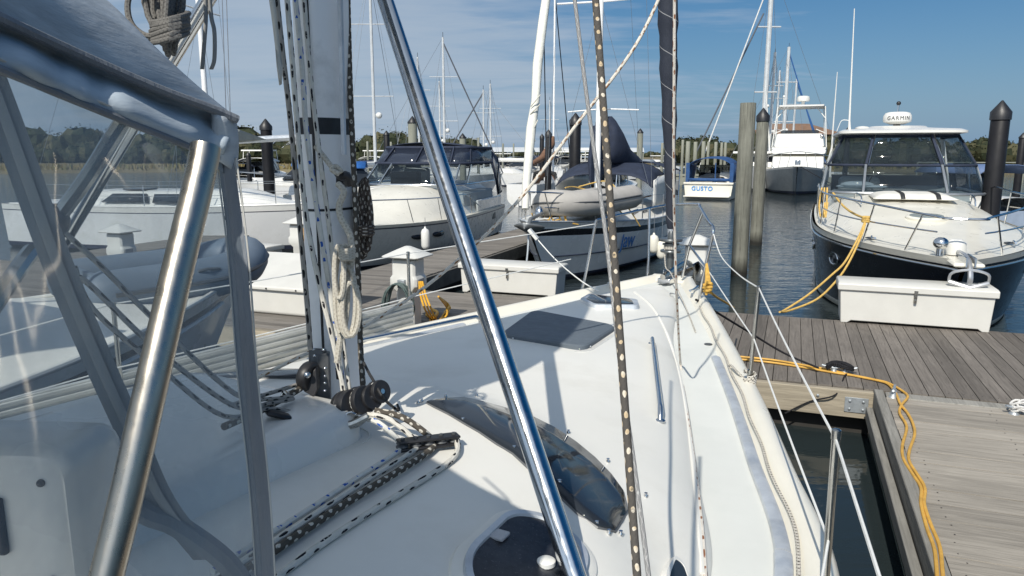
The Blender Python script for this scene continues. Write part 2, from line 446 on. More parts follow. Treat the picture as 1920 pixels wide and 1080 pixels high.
m_dark_under = std("dock_shadow_timber", (.03, .028, .025), .9)
galv = std("galvanised_plate", (.38, .41, .43), .5, .6, var=.15, vscale=15)

def boards(mb, a0, a1, q0, q1, along, w=.14, gap=.007, t=.045, clip=None):
    if along == 'q':
        a = a0
        while a < a1 - .02:
            ww = min(w, a1 - a); L = q1 + random.uniform(-.012, .012); z = random.uniform(-.003, .002)
            mb.box(dk(a + ww/2, (q0 + L)/2, DZ - t/2 + z), (ww - gap, L - q0, t), DM); a += w
    else:
        q = q0
        while q < q1 - .02:
            ww = min(w, q1 - q); z = random.uniform(-.003, .002)
            aa0 = a0 + random.uniform(0, .006); mb.box(dk((aa0 + a1)/2, q + ww/2, DZ - t/2 + z), (a1 - aa0, ww - gap, t), DM); q += w
QN, QF = 7.68, 10.85
mb = MB(); boards(mb, -2.6, 12.5, QN, QF, 'q')
mb.mi = 1; rn_ = random.Random(6)
for i in range(108):
    for q in (QN + .12, (QN+QF)/2 - .3, (QN+QF)/2 + .4, QF - .15):
        for dx in (.035, .10): mb.lathe([(.0055, 0), (.0045, .0014)], dk(-2.6 + .14*i + dx + rn_.uniform(-.008, .008), q + rn_.uniform(-.02, .02), DZ + .0015), 6)
nail_m = std("nail_head", (.07, .06, .055), .6, .4)
dock = tag(mb.build("dock", [P_grey_y, nail_m], bevel=.004, seg=1), kind="structure")
mb = MB(); boards(mb, -22, -2.605, QN + .02, QF, 'a', w=.14)
tag(mb.build("dock", P_grey_x, bevel=.004, seg=1), kind="structure")
mb = MB(); boards(mb, .93, 2.75, 1.2, QN - .22, 'a', w=.235, gap=.006)
mb.mi = 1
for i in range(27):
    for a in (1.02, 1.75, 2.6):
        for dq in (.05, .185): mb.lathe([(.0065, 0), (.005, .0014)], dk(a + rn_.uniform(-.02, .02), 1.2 + .235*i + dq + rn_.uniform(-.012, .012), DZ + .0015), 6)

finger = tag(mb.build("finger_pier", [P_pale_x, nail_m], bevel=.004, seg=1), kind="structure")
mb = MB(); boards(mb, -7.75, -6.35, QF + .005, 24, 'a', w=.14)
tag(mb.build("finger_pier", P_grey_x, bevel=.004, seg=1), kind="structure")
mb = MB(); boards(mb, -15.5, -14.2, QF + .005, 24, 'a', w=.14)
tag(mb.build("finger_pier", P_grey_x, bevel=.004, seg=1), kind="structure")
# edge timbers, bolts, corner bracket, floats
mb = MB()
for a0, a1 in ((-22, -12.2), (-12.2, -6.1), (-6.1, -.9), (-.895, .88)):
    mb.box(dk((a0 + a1)/2, QN - .045, DZ - .15), (a1 - a0 - .006, .075, .27), DM)
ob = mb.build("edge_timber", P_fascia, dock, bevel=.006, seg=1)
mb = MB()
for a, za, zb in ((-.55, .04, .09), (.35, .02, -.03)):
    for z in (DZ - .09,):
        mb.lathe([(.014, 0), (.014, .012), (.006, .016)], dk(a, QN - .084, z), 8, M=Matrix.Rotation(DROT, 3, 'Z') @ Matrix.Rotation(R(90), 3, 'X'))
mb.build("bolt", galv, ob)
mb = MB(); mb.box(dk(.70, QN - .09, DZ - .15), (.21, .008, .15), DM)
br = mb.build("corner_bracket", galv, ob, bevel=.002)
mb = MB()
for i in (-.06, .06):
    for j in (-.04, .04):
        mb.lathe([(.013, 0), (.013, .01), (.005, .014)], dk(.70 + i, QN - .095, DZ - .15 + j), 8, M=Matrix.Rotation(DROT, 3, 'Z') @ Matrix.Rotation(R(90), 3, 'X'))
mb.build("bolt", galv, br)
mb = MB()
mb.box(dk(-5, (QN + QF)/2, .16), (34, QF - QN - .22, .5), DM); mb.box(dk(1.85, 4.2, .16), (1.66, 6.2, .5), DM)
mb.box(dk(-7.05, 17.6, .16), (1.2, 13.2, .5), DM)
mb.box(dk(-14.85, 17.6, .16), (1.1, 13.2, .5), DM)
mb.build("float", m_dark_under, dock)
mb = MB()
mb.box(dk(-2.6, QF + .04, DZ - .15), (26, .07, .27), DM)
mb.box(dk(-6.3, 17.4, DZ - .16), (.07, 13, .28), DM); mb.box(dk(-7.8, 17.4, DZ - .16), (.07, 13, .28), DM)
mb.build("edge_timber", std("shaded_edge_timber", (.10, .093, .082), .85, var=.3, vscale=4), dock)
mb = MB()
mb.box(dk(.885, 4.45, DZ - .13), (.085, 6.4, .29), DM); mb.box(dk(.80, 4.35, DZ - .17), (.06, 6.2, .12), DM)
mb.box(dk(1.84, QN - .135, DZ - .02), (1.8, .16, .05), DM)
mb.build("edge_timber", P_rail, finger, bevel=.008, seg=2)

# ---- dock boxes
bx_m = std("dock_box_gelcoat", (.58, .57, .53), .42, var=.05, vscale=3, dirt=(.58, .57, .52), dscale=2.2)
def dock_box(a, q, L, Dp, Hh, label, rz=0.0):
    mb = MB(); mb.box(dk(a, q, DZ - .03), (L - .1, Dp - .04, .055), DM)
    e = empty("dock_box", dk(a, q), DROT + rz, label, "dock box", "white dock boxes")
    mb.build("mounting_shelf", P_rail, e)
    mb = MB(); h = Hh * .80
    # front outline with the two feet and the arched gap between them
    prof = [(-L/2 + .03, 0), (-L/2 + .11, 0), (-L/2 + .16, .035), (L/2 - .16, .035), (L/2 - .11, 0), (L/2 - .03, 0), (L/2, h), (-L/2, h)]
    mb.prism([V((x, -Dp/2, z)) for x, z in prof], (0, Dp, 0))
    mb.build("body", bx_m, e, world=False, bevel=.012, seg=3)
    mb = MB()
    o = .035
    r0 = [(-L/2-o, -Dp/2-o, h+.002), (L/2+o, -Dp/2-o, h+.002), (L/2+o, Dp/2+o, h+.002), (-L/2-o, Dp/2+o, h+.002)]
    r1 = [(x, y, z + Hh*.15) for x, y, z in r0]; r2 = [(x*.985, y*.8, z + Hh*.2) for x, y, z in r0]
    mb.loft([r0, r1, r2]); mb.build("lid", bx_m, e, world=False, bevel=.012, seg=3)
    mb = MB(); mb.box((0, -Dp/2 - o - .004, h + .02), (.045, .01, .05)); mb.box((0, -Dp/2 - .012, h - .075), (.04, .02, .06)); mb.box((.0, -Dp/2 - .016, h - .02), (.028, .012, .07))
    mb.lathe([(.018, -.022), (.018, .022)], (0.0, -Dp/2 - .03, h - .10), 10)
    mb.build("latch", steel_worn, e, world=False)
    return e
c = (pz(1575, 604, DZ) + pz(1856, 625, DZ)) / 2
a_, q_ = c.dot(E1), c.dot(E2)
dock_box(a_, q_ + .27, 1.80, .52, .56, "white dock box below the navy-hulled motorboat's bow anchor")
c = (pz(863, 547, DZ) + pz(1045, 560, DZ)) / 2; a_, q_ = c.dot(E1), c.dot(E2)
dock_box(a_, q_ + .25, 1.66, .50, .50, "white dock box in front of the grey sailboat's bow, behind the steel mast strut")
c = pz(490, 508, DZ); a_, q_ = c.dot(E1), c.dot(E2)
dock_box(a_ - .55, q_ + .1, 1.6, .5, .5, "white dock box beside the grey inflatable dinghy's nose")

# sloped-lid locker near the dock's edge, left
e = empty("dock_locker", dk(-6.85, 8.85), DROT, "white sloped-lid locker on the dock edge just left of our mast", "dock locker")
mb = MB(); mb.prism([V((-.75, y, z)) for y, z in ((-.45, 0), (.45, 0), (.45, .68), (-.45, .36))], (1.5, 0, 0)); mb.build("body", bx_m, e, world=False, bevel=.05, seg=4)
mb = MB(); mb.prism([V((-.80, y, z)) for y, z in ((-.50, .352), (.48, .70), (.48, .76), (-.50, .412))], (1.6, 0, 0)); lid_ = mb.build("lid", bx_m, e, world=False, bevel=.02, seg=3)
for x in (-.5, 0, .5):
    mb = MB(); mb.lathe([(.012, -.005), (.012, .006)], (x, -.505, .385), 8, M=Matrix.Rotation(R(90), 3, 'X')); mb.build("screw", black_pl, lid_, world=False)
# ---- power pedestals
ped_m = std("pedestal_plastic", (.60, .595, .56), .45, var=.04, vscale=6)
def pedestal(P, label, k=1.0, hose=True, rz=0.0, group="dock power pedestals"):
    e = empty("power_pedestal", P, DROT + rz, label, "power pedestal", group)
    mb = MB()
    def ring(w, d, z, c=.03): 
        return [(-w+c, -d, z), (w-c, -d, z), (w, -d+c, z), (w, d-c, z), (w-c, d, z), (-w+c, d, z), (-w, d-c, z), (-w, -d+c, z)]
    mb.loft([ring(.13*k, .12*k, .0), ring(.13*k, .12*k, .48*k), ring(.20*k, .16*k, .56*k), ring(.20*k, .16*k, .66*k), ring(.17*k, .15*k, .70*k), ring(.17*k, .15*k, .9*k)])
    mb.build("post", ped_m, e, world=False, bevel=.008)
    mb = MB(); mb.loft([ring(.16*k, .14*k, .9*k), ring(.16*k, .14*k, .93*k)]); mb.build("light_lens", std("lens", (.35, .34, .28), .3), e, world=False)
    mb = MB(); mb.loft([ring(.26*k, .23*k, .932*k), ring(.27*k, .24*k, .95*k), ring(.12*k, .1*k, 1.03*k), ring(.03*k, .03*k, 1.07*k, .005)]); mb.build("cap", ped_m, e, world=False, bevel=.006)
    for s in (-1, 1):
        mb = MB(); mb.box((s*.188*k, -.02, .61*k), (.03, .16*k, .1*k)); mb.build("socket", std("socket_grey", (.3, .31, .32), .5), e, world=False, bevel=.006)
    if hose:
        mb = MB(); mb.box((0, -.17*k, .60*k), (.10, .08, .11)); mb.build("hose_hanger", galv, e, world=False, bevel=.006)
    return e
PED = pz(768, 612, DZ)
pedestal(PED, "white power pedestal with hose coil and yellow cord left of the steel mast strut")
h_m = std("green_hose", (.07, .10, .095), .55, var=.4, vscale=18)
mb = MB(); rnd = random.Random(4)
fr = PED + E2 * -.20 + V((0, 0, .33))
for k in range(9):
    w_ = rnd.uniform(.15, .22); h_ = rnd.uniform(.27, .36); oy = -.02 - .013*k; pts = []
    for i in range(22):
        t = 2*math.pi*i/22
        pts.append(fr + E1*(w_*math.sin(t) + rnd.uniform(-.008, .008)) + E2*(oy - .06*(1-math.cos(t))*.3) + V((0, 0, .29 - h_ + h_*math.cos(t))))
    mb.tube(pts, .0105, 7, closed=True)
mb.tube(spline([fr + E1*-.12 + E2*-.14 + V((0,0,-.2)), fr + E1*-.2 + E2*-.2 + V((0,0,-.31)), fr + E1*-.22 + E2*-.30 + V((0,0,-.34)), fr + E1*-.22 + E2*-.42 + V((0,0,-.42)), fr + E1*-.22 + E2*-.43 + V((0,0,-.62))]), .0105, 7)
tag(mb.build("garden_hose", h_m), "grey green water hose coiled on the front of the dock power pedestal", "hose")
yc = std("yellow_cord", (.62, .33, .025), .5, var=.15, vscale=14)
mb = MB()
def pp(px, py, z=DZ, d=None): return pd(px, py, d) if d else pz(px, py, z)
D0 = PED.y * 1.005
base = [(788, 530), (791, 560), (797, 582), (806, 592)]
for j in range(3):
    pts = [pd(786 + j*3, 528, D0 - .1), pd(788 + j*5, 552, D0 - .2), pd(796 + j*6, 578, D0 - .28), pz(806 + j*5, 596, DZ + .05), pz(816 + j*4, 604, DZ + .02), pz(826 + j*5, 600 - j*9, DZ + .03), pz(838 + j*3, 590 - j*6, DZ + .1), pz(836 + j, 574 - j*3, DZ + .16), pd(822, 556, D0 - .25)]
    mb.tube(spline(pts, 5), .013, 7)
mb.tube(spline([pz(812, 588, DZ + .02), pz(806, 600, DZ + .03), pz(818, 606, DZ + .02), pz(840, 603, DZ + .015), pz(857, 607, DZ + .015), pz(900, 618, DZ + .015)], 6), .013, 7)
mb.tube(spline([pz(800, 590, DZ+.02), pz(812, 596, DZ + .06), pz(820, 586, DZ + .06), pz(810, 580, DZ + .05)], 5), .022, 7)
tag(mb.build("shore_power_cord", yc), "yellow shore power cord hanging from the pedestal and heaped on the dock", "cord")
PED2 = pz(1304, 548, DZ) + E2 * .1
PED2 = dk(PED2.dot(E1), 10.3)
PED2 = pY(1304, 540, 10.9); PED2.z = DZ
pedestal(PED2, "white pedestal whose cap shows just behind our bow rail at the furling drum", 1.0, rz=R(10))
PED3 = pY(228, 470, 12.6); PED3.z = DZ
pedestal(PED3, "white power pedestal seen through the clear dodger window", 1.0, hose=False)
PED4 = pY(566, 470, 14.2); PED4.z = DZ
pedestal(PED4, "white power pedestal with yellow cord seen at the mast's left edge", 1.0, hose=False)
mb = MB()
for j in range(3):
    mb.tube(spline([pY(569 + j*2, 428, 13.9), pY(566 + j*4, 450, 13.8), pY(568 + j*4, 480, 13.75), pY(571 + j*3, 505, 13.7)], 5), .014, 6)
mb.tube(spline([pz(571, 511, DZ+.02), pz(540, 507, DZ+.02), pz(515, 510, DZ + .02), pz(492, 513, DZ+.02)], 5), .014, 6)
tag(mb.build("shore_power_cord", yc), "yellow cord hanging behind the mast's left edge and trailing to the far dock box", "cord")

# ---- twin yellow hoses along the finger pier, cleats, black dock line
mb = MB()
for k, off in ((0, 0), (1, 1)):
    L = [(1380, 668), (1450, 675), (1520, 687), (1558, 694)] if k == 0 else [(1382, 673), (1450, 680), (1520, 691), (1560, 698)]
    L += [(1600, 704), (1640, 712), (1665, 718 + 2*k)]
    L += [(1692, 733), (1702, 744), (1690, 760), (1687, 775)] if k == 0 else [(1680, 738), (1688, 757), (1702, 775), (1712, 795)]
    L += [(1700, 800), (1692, 835), (1694, 860), (1712, 890), (1727, 915), (1727, 945), (1738, 990), (1752, 1030), (1757, 1080), (1766, 1180)] if k == 0 else [(1715, 815), (1705, 845), (1705, 865), (1720, 890), (1734, 915), (1733, 945), (1746, 985), (1762, 1025), (1768, 1080), (1779, 1180)]
    mb.tube(spline([pz(x, y, DZ + .018) for x, y in L], 5), .0115, 8)
tag(mb.build("shore_power_cord", std("yellow_cord_worn", (.58, .33, .06), .55, var=.2, vscale=9)), "twin yellow cords running from the black cleat line along the finger pier edge", "cord")
def cleat(P, ang, label, L=.30, m=None):
    e = empty("dock_cleat", P, ang, label, "cleat")
    mb = MB(); pts = [(-L/2, 0, .075), (-L*.3, 0, .062), (0, 0, .058), (L*.3, 0, .062), (L/2, 0, .075)]
    mb.tube(spline(pts, 4), [.012]*4 + [.015]*9 + [.012]*4, 8); mb.build("horn", m or galv, e, world=False)
    mb = MB(); mb.lathe([(.045, 0), (.03, .02), (.022, .05)], (-.05, 0, 0), 10); mb.lathe([(.045, 0), (.03, .02), (.022, .05)], (.05, 0, 0), 10); mb.build("base", m or galv, e, world=False)
    return e
CL = pz(1573, 700, DZ + .0)
cleat(CL, DROT, "grey dock cleat wrapped in black line on the dock edge", .34)
bl = rope_mat("black_line", (.014, .014, .016), (.03, .03, .034), 60, 2)
mb = MB()
mb.tube(spline([pd(1305, 562, 6.55), pz(1400, 620, .95), pz(1470, 662, .66), pz(1535, 690, DZ + .06)] , 8), .011, 7)
rnd = random.Random(9)
for k in range(5):
    s = 1 if k % 2 else -1
    mb.tube(spline([CL + E1*-.12 + E2*(.05*s) + V((0,0,.05 + .008*k)), CL + E1*-.03 + E2*(-.03*s) + V((0,0,.085 + .008*k)), CL + E1*.07 + E2*(.05*s) + V((0,0,.075 + .008*k)), CL + E1*.13 + E2*(.0*s) + V((0,0,.045+.008*k)), CL + E1*.05 + E2*(-.06*s) + V((0,0,.07+.008*k)), CL + E1*-.07 + E2*(.0) + V((0,0,.085 + .008*k)), CL + E1*-.13 + E2*(-.03*s) + V((0,0,.06))], 5), .0125, 7)
mb.tube(spline([CL + E1*.08 + E2*-.06 + V((0,0,.02)), CL + E1*.04 + E2*-.16 + V((0,0,.015)), dk(CL.dot(E1) - .05, QN - .10, DZ - .06), dk(CL.dot(E1) - .28, QN - .10, DZ - .16), dk(CL.dot(E1) - .5, QN - .13, DZ - .3)], 6), .008, 6)
tag(mb.build("dock_line", bl), "black dock line from our bow to the cleat on the dock", "dock line")
C2 = pz(1675, 742, DZ)
cleat(C2, DROT + R(80), "small grey cleat under the yellow cord on the finger pier corner", .2)
C3 = pz(1912, 776, DZ)
cleat(C3, DROT + R(20), "dock cleat with a coiled white line at the right edge of the finger pier", .26)
mb = MB(); rnd = random.Random(12)
for k in range(7):
    r_ = rnd.uniform(.05, .085); c_ = C3 + E1*rnd.uniform(-.045, .03) + V((0, 0, .03 + .012*k)) + E2*rnd.uniform(-.03, .02); ph = rnd.uniform(0, 6)
    mb.tube([c_ + E1*(r_*math.cos(t*.42+ph)) + E2*(r_*.75*math.sin(t*.42+ph)) + V((0,0,.018*math.sin(t*.84+k))) for t in range(15)], .010, 7, closed=True)
tag(mb.build("dock_line", rope_mat("white_line", (.62, .61, .58), (.5, .5, .5), 60, 2)), "white dock line coiled on the cleat at the right edge", "dock line")

# ---- pilings
def wood_pile_mat(name, base, alg=(.06, .065, .05)):
    m, nt, p = newmat(name)
    n = noise(nt, 22, 8, .72, (1, 1, .05)); n2 = noise(nt, 2.4, 5, .65)
    c = ramp(nt, n, [(.34, tuple(x*.38 for x in base)), (.46, tuple(x*.8 for x in base)), (.58, base), (.75, tuple(min(1, x*1.4) for x in base))])
    c = mixc(nt, ramp(nt, n2, [(.45, 0.0), (.7, .6)]), c, tuple(x*.6 for x in base))
    tc = nd(nt, 'ShaderNodeTexCoord'); sp = nd(nt, 'ShaderNodeSeparateXYZ'); nt.links.new(tc.outputs['Object'], sp.inputs[0])
    zz = mth(nt, 'ADD', sp.outputs[2], mth(nt, 'MULTIPLY', n2, .25))
    c = mixc(nt, ramp(nt, zz, [(.22, 1.0), (.50, 0.0)]), c, (.018, .018, .015))
    c = mixc(nt, ramp(nt, zz, [(.50, .0), (.55, .35), (.72, .0)]), c, (.26, .26, .22))
    nt.links.new(c, p.inputs['Base Color']); p.inputs['Roughness'].default_value = .9
    b = nd(nt, 'ShaderNodeBump'); b.inputs['Strength'].default_value = 1.0; b.inputs['Distance'].default_value = .03
    nt.links.new(n, b.inputs['Height']); nt.links.new(b.outputs[0], p.inputs['Normal']); return m
pile_m = wood_pile_mat("piling_timber", (.20, .20, .165)); pile_far = std("far_piling_timber", (.24, .245, .20), .9, var=.2, vscale=3, stretch=(1, 1, .2))
pile_blk = std("black_piling_sleeve", (.013, .013, .015), .5, var=.3, vscale=3, spec=.25)
def piling(P, r, h, m, label, cap=None, group="mooring pilings", lean=(0, 0), capm=None):
    e = empty("piling", P, 0, label, "piling", group); rnd = random.Random(int(P.x*97 + P.y*13))
    mb = MB(); prof = [(r*1.04, -1.5), (r*1.03, 0), (r*1.0, h*.5), (r*.97, h - .01), (r*.93, h)] 
    rings = []
    for rr, z in prof:
        rings.append([V((rr*math.cos(2*math.pi*k/14)*(1 + .03*math.sin(k*2.1)), rr*math.sin(2*math.pi*k/14)*(1 + .03*math.cos(k*1.7)), z)) + V((lean[0], lean[1], 0))*z for k in range(14)])
    mb.loft(rings); mb.build("post", m, e, world=False)
    if cap:
        mb = MB(); t = V((lean[0]*h, lean[1]*h, h + .002)); mb.lathe([(r*1.1, -.16 if cap == 'deep' else -.05), (r*1.1, .0), (r*.12, cap_h(r)), (.01, cap_h(r)+.01)], t, 14); mb.build("cap", capm or black_pl, e, world=False)
    return e
def cap_h(r): return r * 1.25
def pile_px(px, top, wpx, Y, m, label, cap=None, group="mooring pilings", capm=None):
    P = pY(px, 300, Y); h = pY(px, top, Y).z; r = wpx / FOC * Y / 2 / 1.0
    if cap: h -= cap_h(r)
    P.z = 0; return piling(P, r, h, m, label, cap, group, capm=capm)
pile_px(1397, 193, 29, 16.8, pile_m, "flat-topped weathered grey piling, the tallest and nearest in the open water")
pile_px(1426, 203, 22, 22.5, pile_m, "weathered grey piling with a black cone cap beside the flat-topped one", 'deep')
pile_px(1867, 189, 32, 15.6, pile_blk, "tall black piling behind the right side of the navy-hulled motorboat", 'deep')
pile_px(502, 223, 21, 31, pile_blk, "black capped piling rising left of the mast behind the blue awning", 'deep')
pile_px(1078, 212, 21, 26, pile_blk, "thick black capped piling behind the navy sail cover", 'deep')
pile_px(1028, 243, 12, 33, pile_blk, "slim black piling right of the white furled headsail", 'deep')
pile_px(1016, 251, 8, 46, pile_blk, "slimmest black piling close behind the white furled headsail", 'deep')
pile_px(775, 218, 17, 36, pile_far, "pale piling with a black cone cap above the grey motor yacht's canvas", 'x')
pile_px(726, 245, 11, 46, pile_blk, "short dark piling at the left end of the motor yacht's canvas", 'x')
pile_px(868, 250, 12, 52, pile_far, "pale capped piling above the right end of the motor yacht's canvas", 'x')
pile_px(1199, 241, 11, 58, pile_far, "pale capped piling right of the navy sail cover", 'x')
pile_px(1586, 238, 9, 44, pile_blk, "black piling just left of the hardtop of the navy-hulled motorboat", 'x')
pile_px(1913, 249, 13, 34, pile_blk, "black piling at the right edge of the picture", 'x')
pile_px(466, 285, 9, 44, pile_blk, "dark piling leaning near the dodger's front edge", 'x')
fp = [(943, 269, 4, 75), (963, 269, 3, 90), (985, 269, 3, 85), (1051, 270, 3, 90), (1085, 280, 3, 80), (1241, 268, 5, 70), (1279, 262, 5, 66), (1289, 265, 8, 64), (1303, 266, 7, 66), (1318, 265, 7, 68), (1327, 266, 5, 64), (1341, 266, 6, 66), (1352, 267, 5, 66), (1359, 267, 5, 70), (897, 258, 5, 60), (690, 265, 4, 62), (734, 266, 4, 62), (1133, 272, 4, 80), (1000, 270, 3, 96), (920, 268, 3, 92)]
for i, (px, top, wpx, Y) in enumerate(fp):
    pile_px(px, top, wpx, Y, pile_far, "thin pale piling in the far row in front of the distant shore", None, "far row of thin pale pilings")
# ------------------------------------------------------------------ the sailboat we stand on
BA = R(29); BM = V((-.77, 3.14, 0)); BF = V((math.sin(BA), math.cos(BA), 0)); BS = V((math.cos(BA), -math.sin(BA), 0))
def bt(u, v, z): return BM + BF*u + BS*v + V((0, 0, z))
def uv_of(P): d = P - BM; return d.dot(BF), d.dot(BS)
hb = hermite([-6, -4, -2, -.8, .25, 1.1, 1.96, 3.0, 4.1, 4.7, 5.02], [1.75, 1.98, 2.08, 2.10, 2.03, 1.75, 1.45, 1.05, .60, .33, .20])
cbw = hermite([-4, -2, 0, .73, 1.63, 2.87, 3.8, 4.3, 4.55], [1.72, 1.72, 1.66, 1.43, 1.12, .66, .40, .22, .04])
ze = hermite([-6, 0, 2.2, 5.1], [1.24, 1.29, 1.345, 1.47])
zc = hermite([-4, -1, 0, 1.8, 3.2, 4.0, 4.55], [1.62, 1.60, 1.575, 1.545, 1.525, 1.50, 1.475])
def sstep(a, b, x):
    t = min(1, max(0, (x - a) / (b - a))); return t*t*(3 - 2*t)
def uarc(v): return .52 - .37*v*v
def top_z(u, v):
    c = cbw(u); e = ze(u)
    s = min(1.0, abs(v) / max(c, .02))
    h = zc(u) - e
    h += .10 * (1 - sstep(uarc(v) - .17, uarc(v) + .17, u))          # raised aft part behind the curved window
    k = (1 - s**3.2) ** .55 if s < 1 else 0.0
    return e + h * k
sb = empty("sailboat", bt(0, 0, 0), -BA, "white sailboat whose foredeck, mast and grey dodger fill the foreground", "sailboat")
# cabin top
us = [-5.2 + i*.075 for i in range(int((4.55 + 5.2)/.075) + 1)]
ss = [math.sin(math.pi/2 * t) for t in [i/14 for i in range(15)]]
ss = [-s for s in ss[:0:-1]] + ss
mb = MB(); rows = []
for u in us: rows.append([mb.v(bt(u, s*cbw(u), top_z(u, s*cbw(u)) + .001)) for s in ss])
for a, b in zip(rows, rows[1:]):
    for k in range(len(ss) - 1): mb.face([a[k], a[k+1], b[k+1], b[k]])
bvh_bm = mb.bm.copy()
cab = mb.build("cabin_top", gel_deck, sb, smooth=60)
# side decks
def side(v0, v1, z0, z1, u0=-5.2, u1=5.0, n=110, both=True):
    for s in (1, -1):
        r = []
        for i in range(n+1):
            u = u0 + (u1-u0)*i/n
            r.append((bt(u, s*v0(u), z0(u)), bt(u, s*v1(u), z1(u))))
        yield s, r
mb = MB(); rows = []
for i in range(111):
    u = -5.2 + 10.2*i/110
    w0 = max(hb(u) - .10, .02)
    rows.append([mb.v(bt(u, w0*t/6, ze(u) - .004 + .006*(1 - (t/6)**2))) for t in range(-6, 7)])
for a, b in zip(rows, rows[1:]):
    for k in range(12): mb.face([a[k], a[k+1], b[k+1], b[k]])
b2 = mb.bm.copy()
deck = mb.build("side_deck", nonskid, sb, smooth=60)
me_ = bpy.data.meshes.new("tmp"); bvh_bm.to_mesh(me_)
off = len(bvh_bm.verts); 
b2m = bpy.data.meshes.new("tmp2"); b2.to_mesh(b2m)
bvh_bm.from_mesh(b2m); DECKBVH = BVHTree.FromBMesh(bvh_bm); bvh_bm.free(); b2.free(); bpy.data.meshes.remove(me_); bpy.data.meshes.remove(b2m)
def dkp(px, py, up=0.0):                # where a sight line meets the deck
    h = DECKBVH.ray_cast(CAM, ray(px, py).normalized(), 60)
    P = h[0] if h[0] is not None else pz(px, py, 1.4)
    return P + V((0, 0, up))
# gunwale (bulwark, cap) and hull
mb = MB()
for s in (1, -1):
    rows = []
    for i in range(121):
        u = -5.2 + 10.22*i/120; h = hb(u); e = ze(u)
        pr = [(h-.145, e-.006), (h-.105, e+.018), (h-.075, e+.05), (h-.03, e+.052), (h, e+.035), (h+.022, e+.0), (h+.022, e-.035), (h+.004, e-.05)]
        rows.append([bt(u, s*max(v, 0.0), z) for v, z in pr])
    mb.loft(rows, closed=False, cap=False)
u = 5.02
mb.loft([[bt(u + du, hb(u)*t*k, ze(u) + dz) for t in (-1, -.6, -.2, .2, .6, 1)] for du, dz, k in ((-.16, -.004, 1.0), (-.06, .05, 1.0), (.0, .052, 1.0), (.07, .03, .9), (.09, -.03, .86), (.06, -.06, .84))], closed=False, cap=False)
mb.build("gunwale", cream, sb, smooth=50)
mb = MB(); rows = []
for i in range(81):
    u = -5.2 + 10.3*i/80
    h = max(hb(min(u, 5.02)), .05); e = ze(u) - .04
    rk = 0.0
    row = []
    for z, k in ((e, 1.0), (e*.72, .97 - .05*max(0, u)/5), (e*.4, .93 - .18*max(0, u)/5), (.1, .88 - .38*max(0, u)/5), (-.25, .5)):
        row.append(bt(u - (e - z)*.22*max(0, (u-3.5)/1.6), h*k, z))
    rows.append(row + [V(p - BS*(2*(p-BM).dot(BS))) for p in reversed(row)])
mb.loft(rows, closed=False, cap=False)
mb.poly([p for p in rows[-1]]); mb.poly([p for p in rows[0][::-1]])
mb.build("hull", [hull_white], sb, smooth=50)
# aluminium track strip on the side decks, in two lengths a side
for s in (1, -1):
    for (u0, u1) in ((-2.9, .30), (.31, 2.62)):
        mb = MB(); rows = []
        for i in range(41):
            u = u0 + (u1-u0)*i/40; h = hb(u); e = ze(u)
            k = 1.0 if u0 < 0 else .92
            rows.append([bt(u, s*(h - .165 - .035*k), e + .0), bt(u, s*(h - .165 - .03*k), e + .016*k), bt(u, s*(h - .165), e + .024*k), bt(u, s*(h - .165 + .03*k), e + .016*k), bt(u, s*(h - .165 + .035*k), e)])
        mb.loft(rows, closed=True, cap=True); mb.build("deck_track", alu, sb, smooth=50)
# braided line lying along the starboard gunwale
lace = rope_mat("lacing_line", (.55, .52, .46), (.08, .07, .06), 45, 2, .45)
mb = MB()
mb.tube([bt(u, hb(u) - .112 - .006*math.sin(u*9), ze(u) + .032) for u in [-2.4 + i*.06 for i in range(int((4.0+2.4)/.06))]], .0075, 6)
mb.build("lacing_line", lace, sb)
# flat deck moulding line in front
# ---- features projected onto the deck
def deck_patch(pix, thick=.012, up=.002, k=4, plane=False, inset=None):
    """closed outline on the deck -> prism following the surface"""
    top = [dkp(x, y, up) for x, y in pix]
    return top
def round_poly(pts, r, n=5):
    out = []; m = len(pts); pts = [V(p) for p in pts]
    for i in range(m):
        p0 = pts[i-1]; p1 = pts[i]; p2 = pts[(i+1) % m]
        d0 = (p0-p1); d2 = (p2-p1); rr = min(r, d0.length*.45, d2.length*.45)
        a = p1 + d0.normalized()*rr; b = p1 + d2.normalized()*rr
        for j in range(n+1):
            t = j/n; out.append(a*(1-t)**2 + p1*2*t*(1-t) + b*t*t)
    return out
def offs(loop, d):                       # inset towards the centre
    c = sum(loop, V()) / len(loop)
    return [p + (c - p).normalized()*d for p in loop]
def flat(loop):
    """least-squares plane through a loop of points"""
    c = sum(loop, V()) / len(loop); n = V()
    for i in range(len(loop)): n += (loop[i]-c).cross(loop[(i+1) % len(loop)]-c)
    n.normalize(); n = n if n.z > 0 else -n
    return [p - n*((p-c).dot(n)) for p in loop], n
# front hatch: navy cover
lp, n = flat(round_poly([dkp(x, y, .03) for x, y in ((938, 632), (1000, 588), (1158, 617), (1095, 660))], .11))
mb = MB(); o0 = offs(lp, -.03); mb.loft([[p - n*.045 for p in offs(lp, -.05)], [p - n*.03 for p in offs(lp, -.045)]]); 
hf = mb.build("hatch", gel, sb)
mb = MB(); mb.loft([[p - n*.032 for p in lp], [p - n*.006 for p in lp], [p + n*.002 for p in offs(lp, .012)]])
cov = mb.build("hatch_cover", std("hatch_cover_canvas", (.10, .122, .145), .7, var=.1, vscale=8, bump=.15, bscale=40), hf, smooth=30)
for i in range(0, len(lp), 3):
    mb = MB(); mb.ball(lp[i] - n*.02 + (lp[i]-sum(lp, V())/len(lp)).normalized()*.006, .007); mb.build("snap", steel, hf)
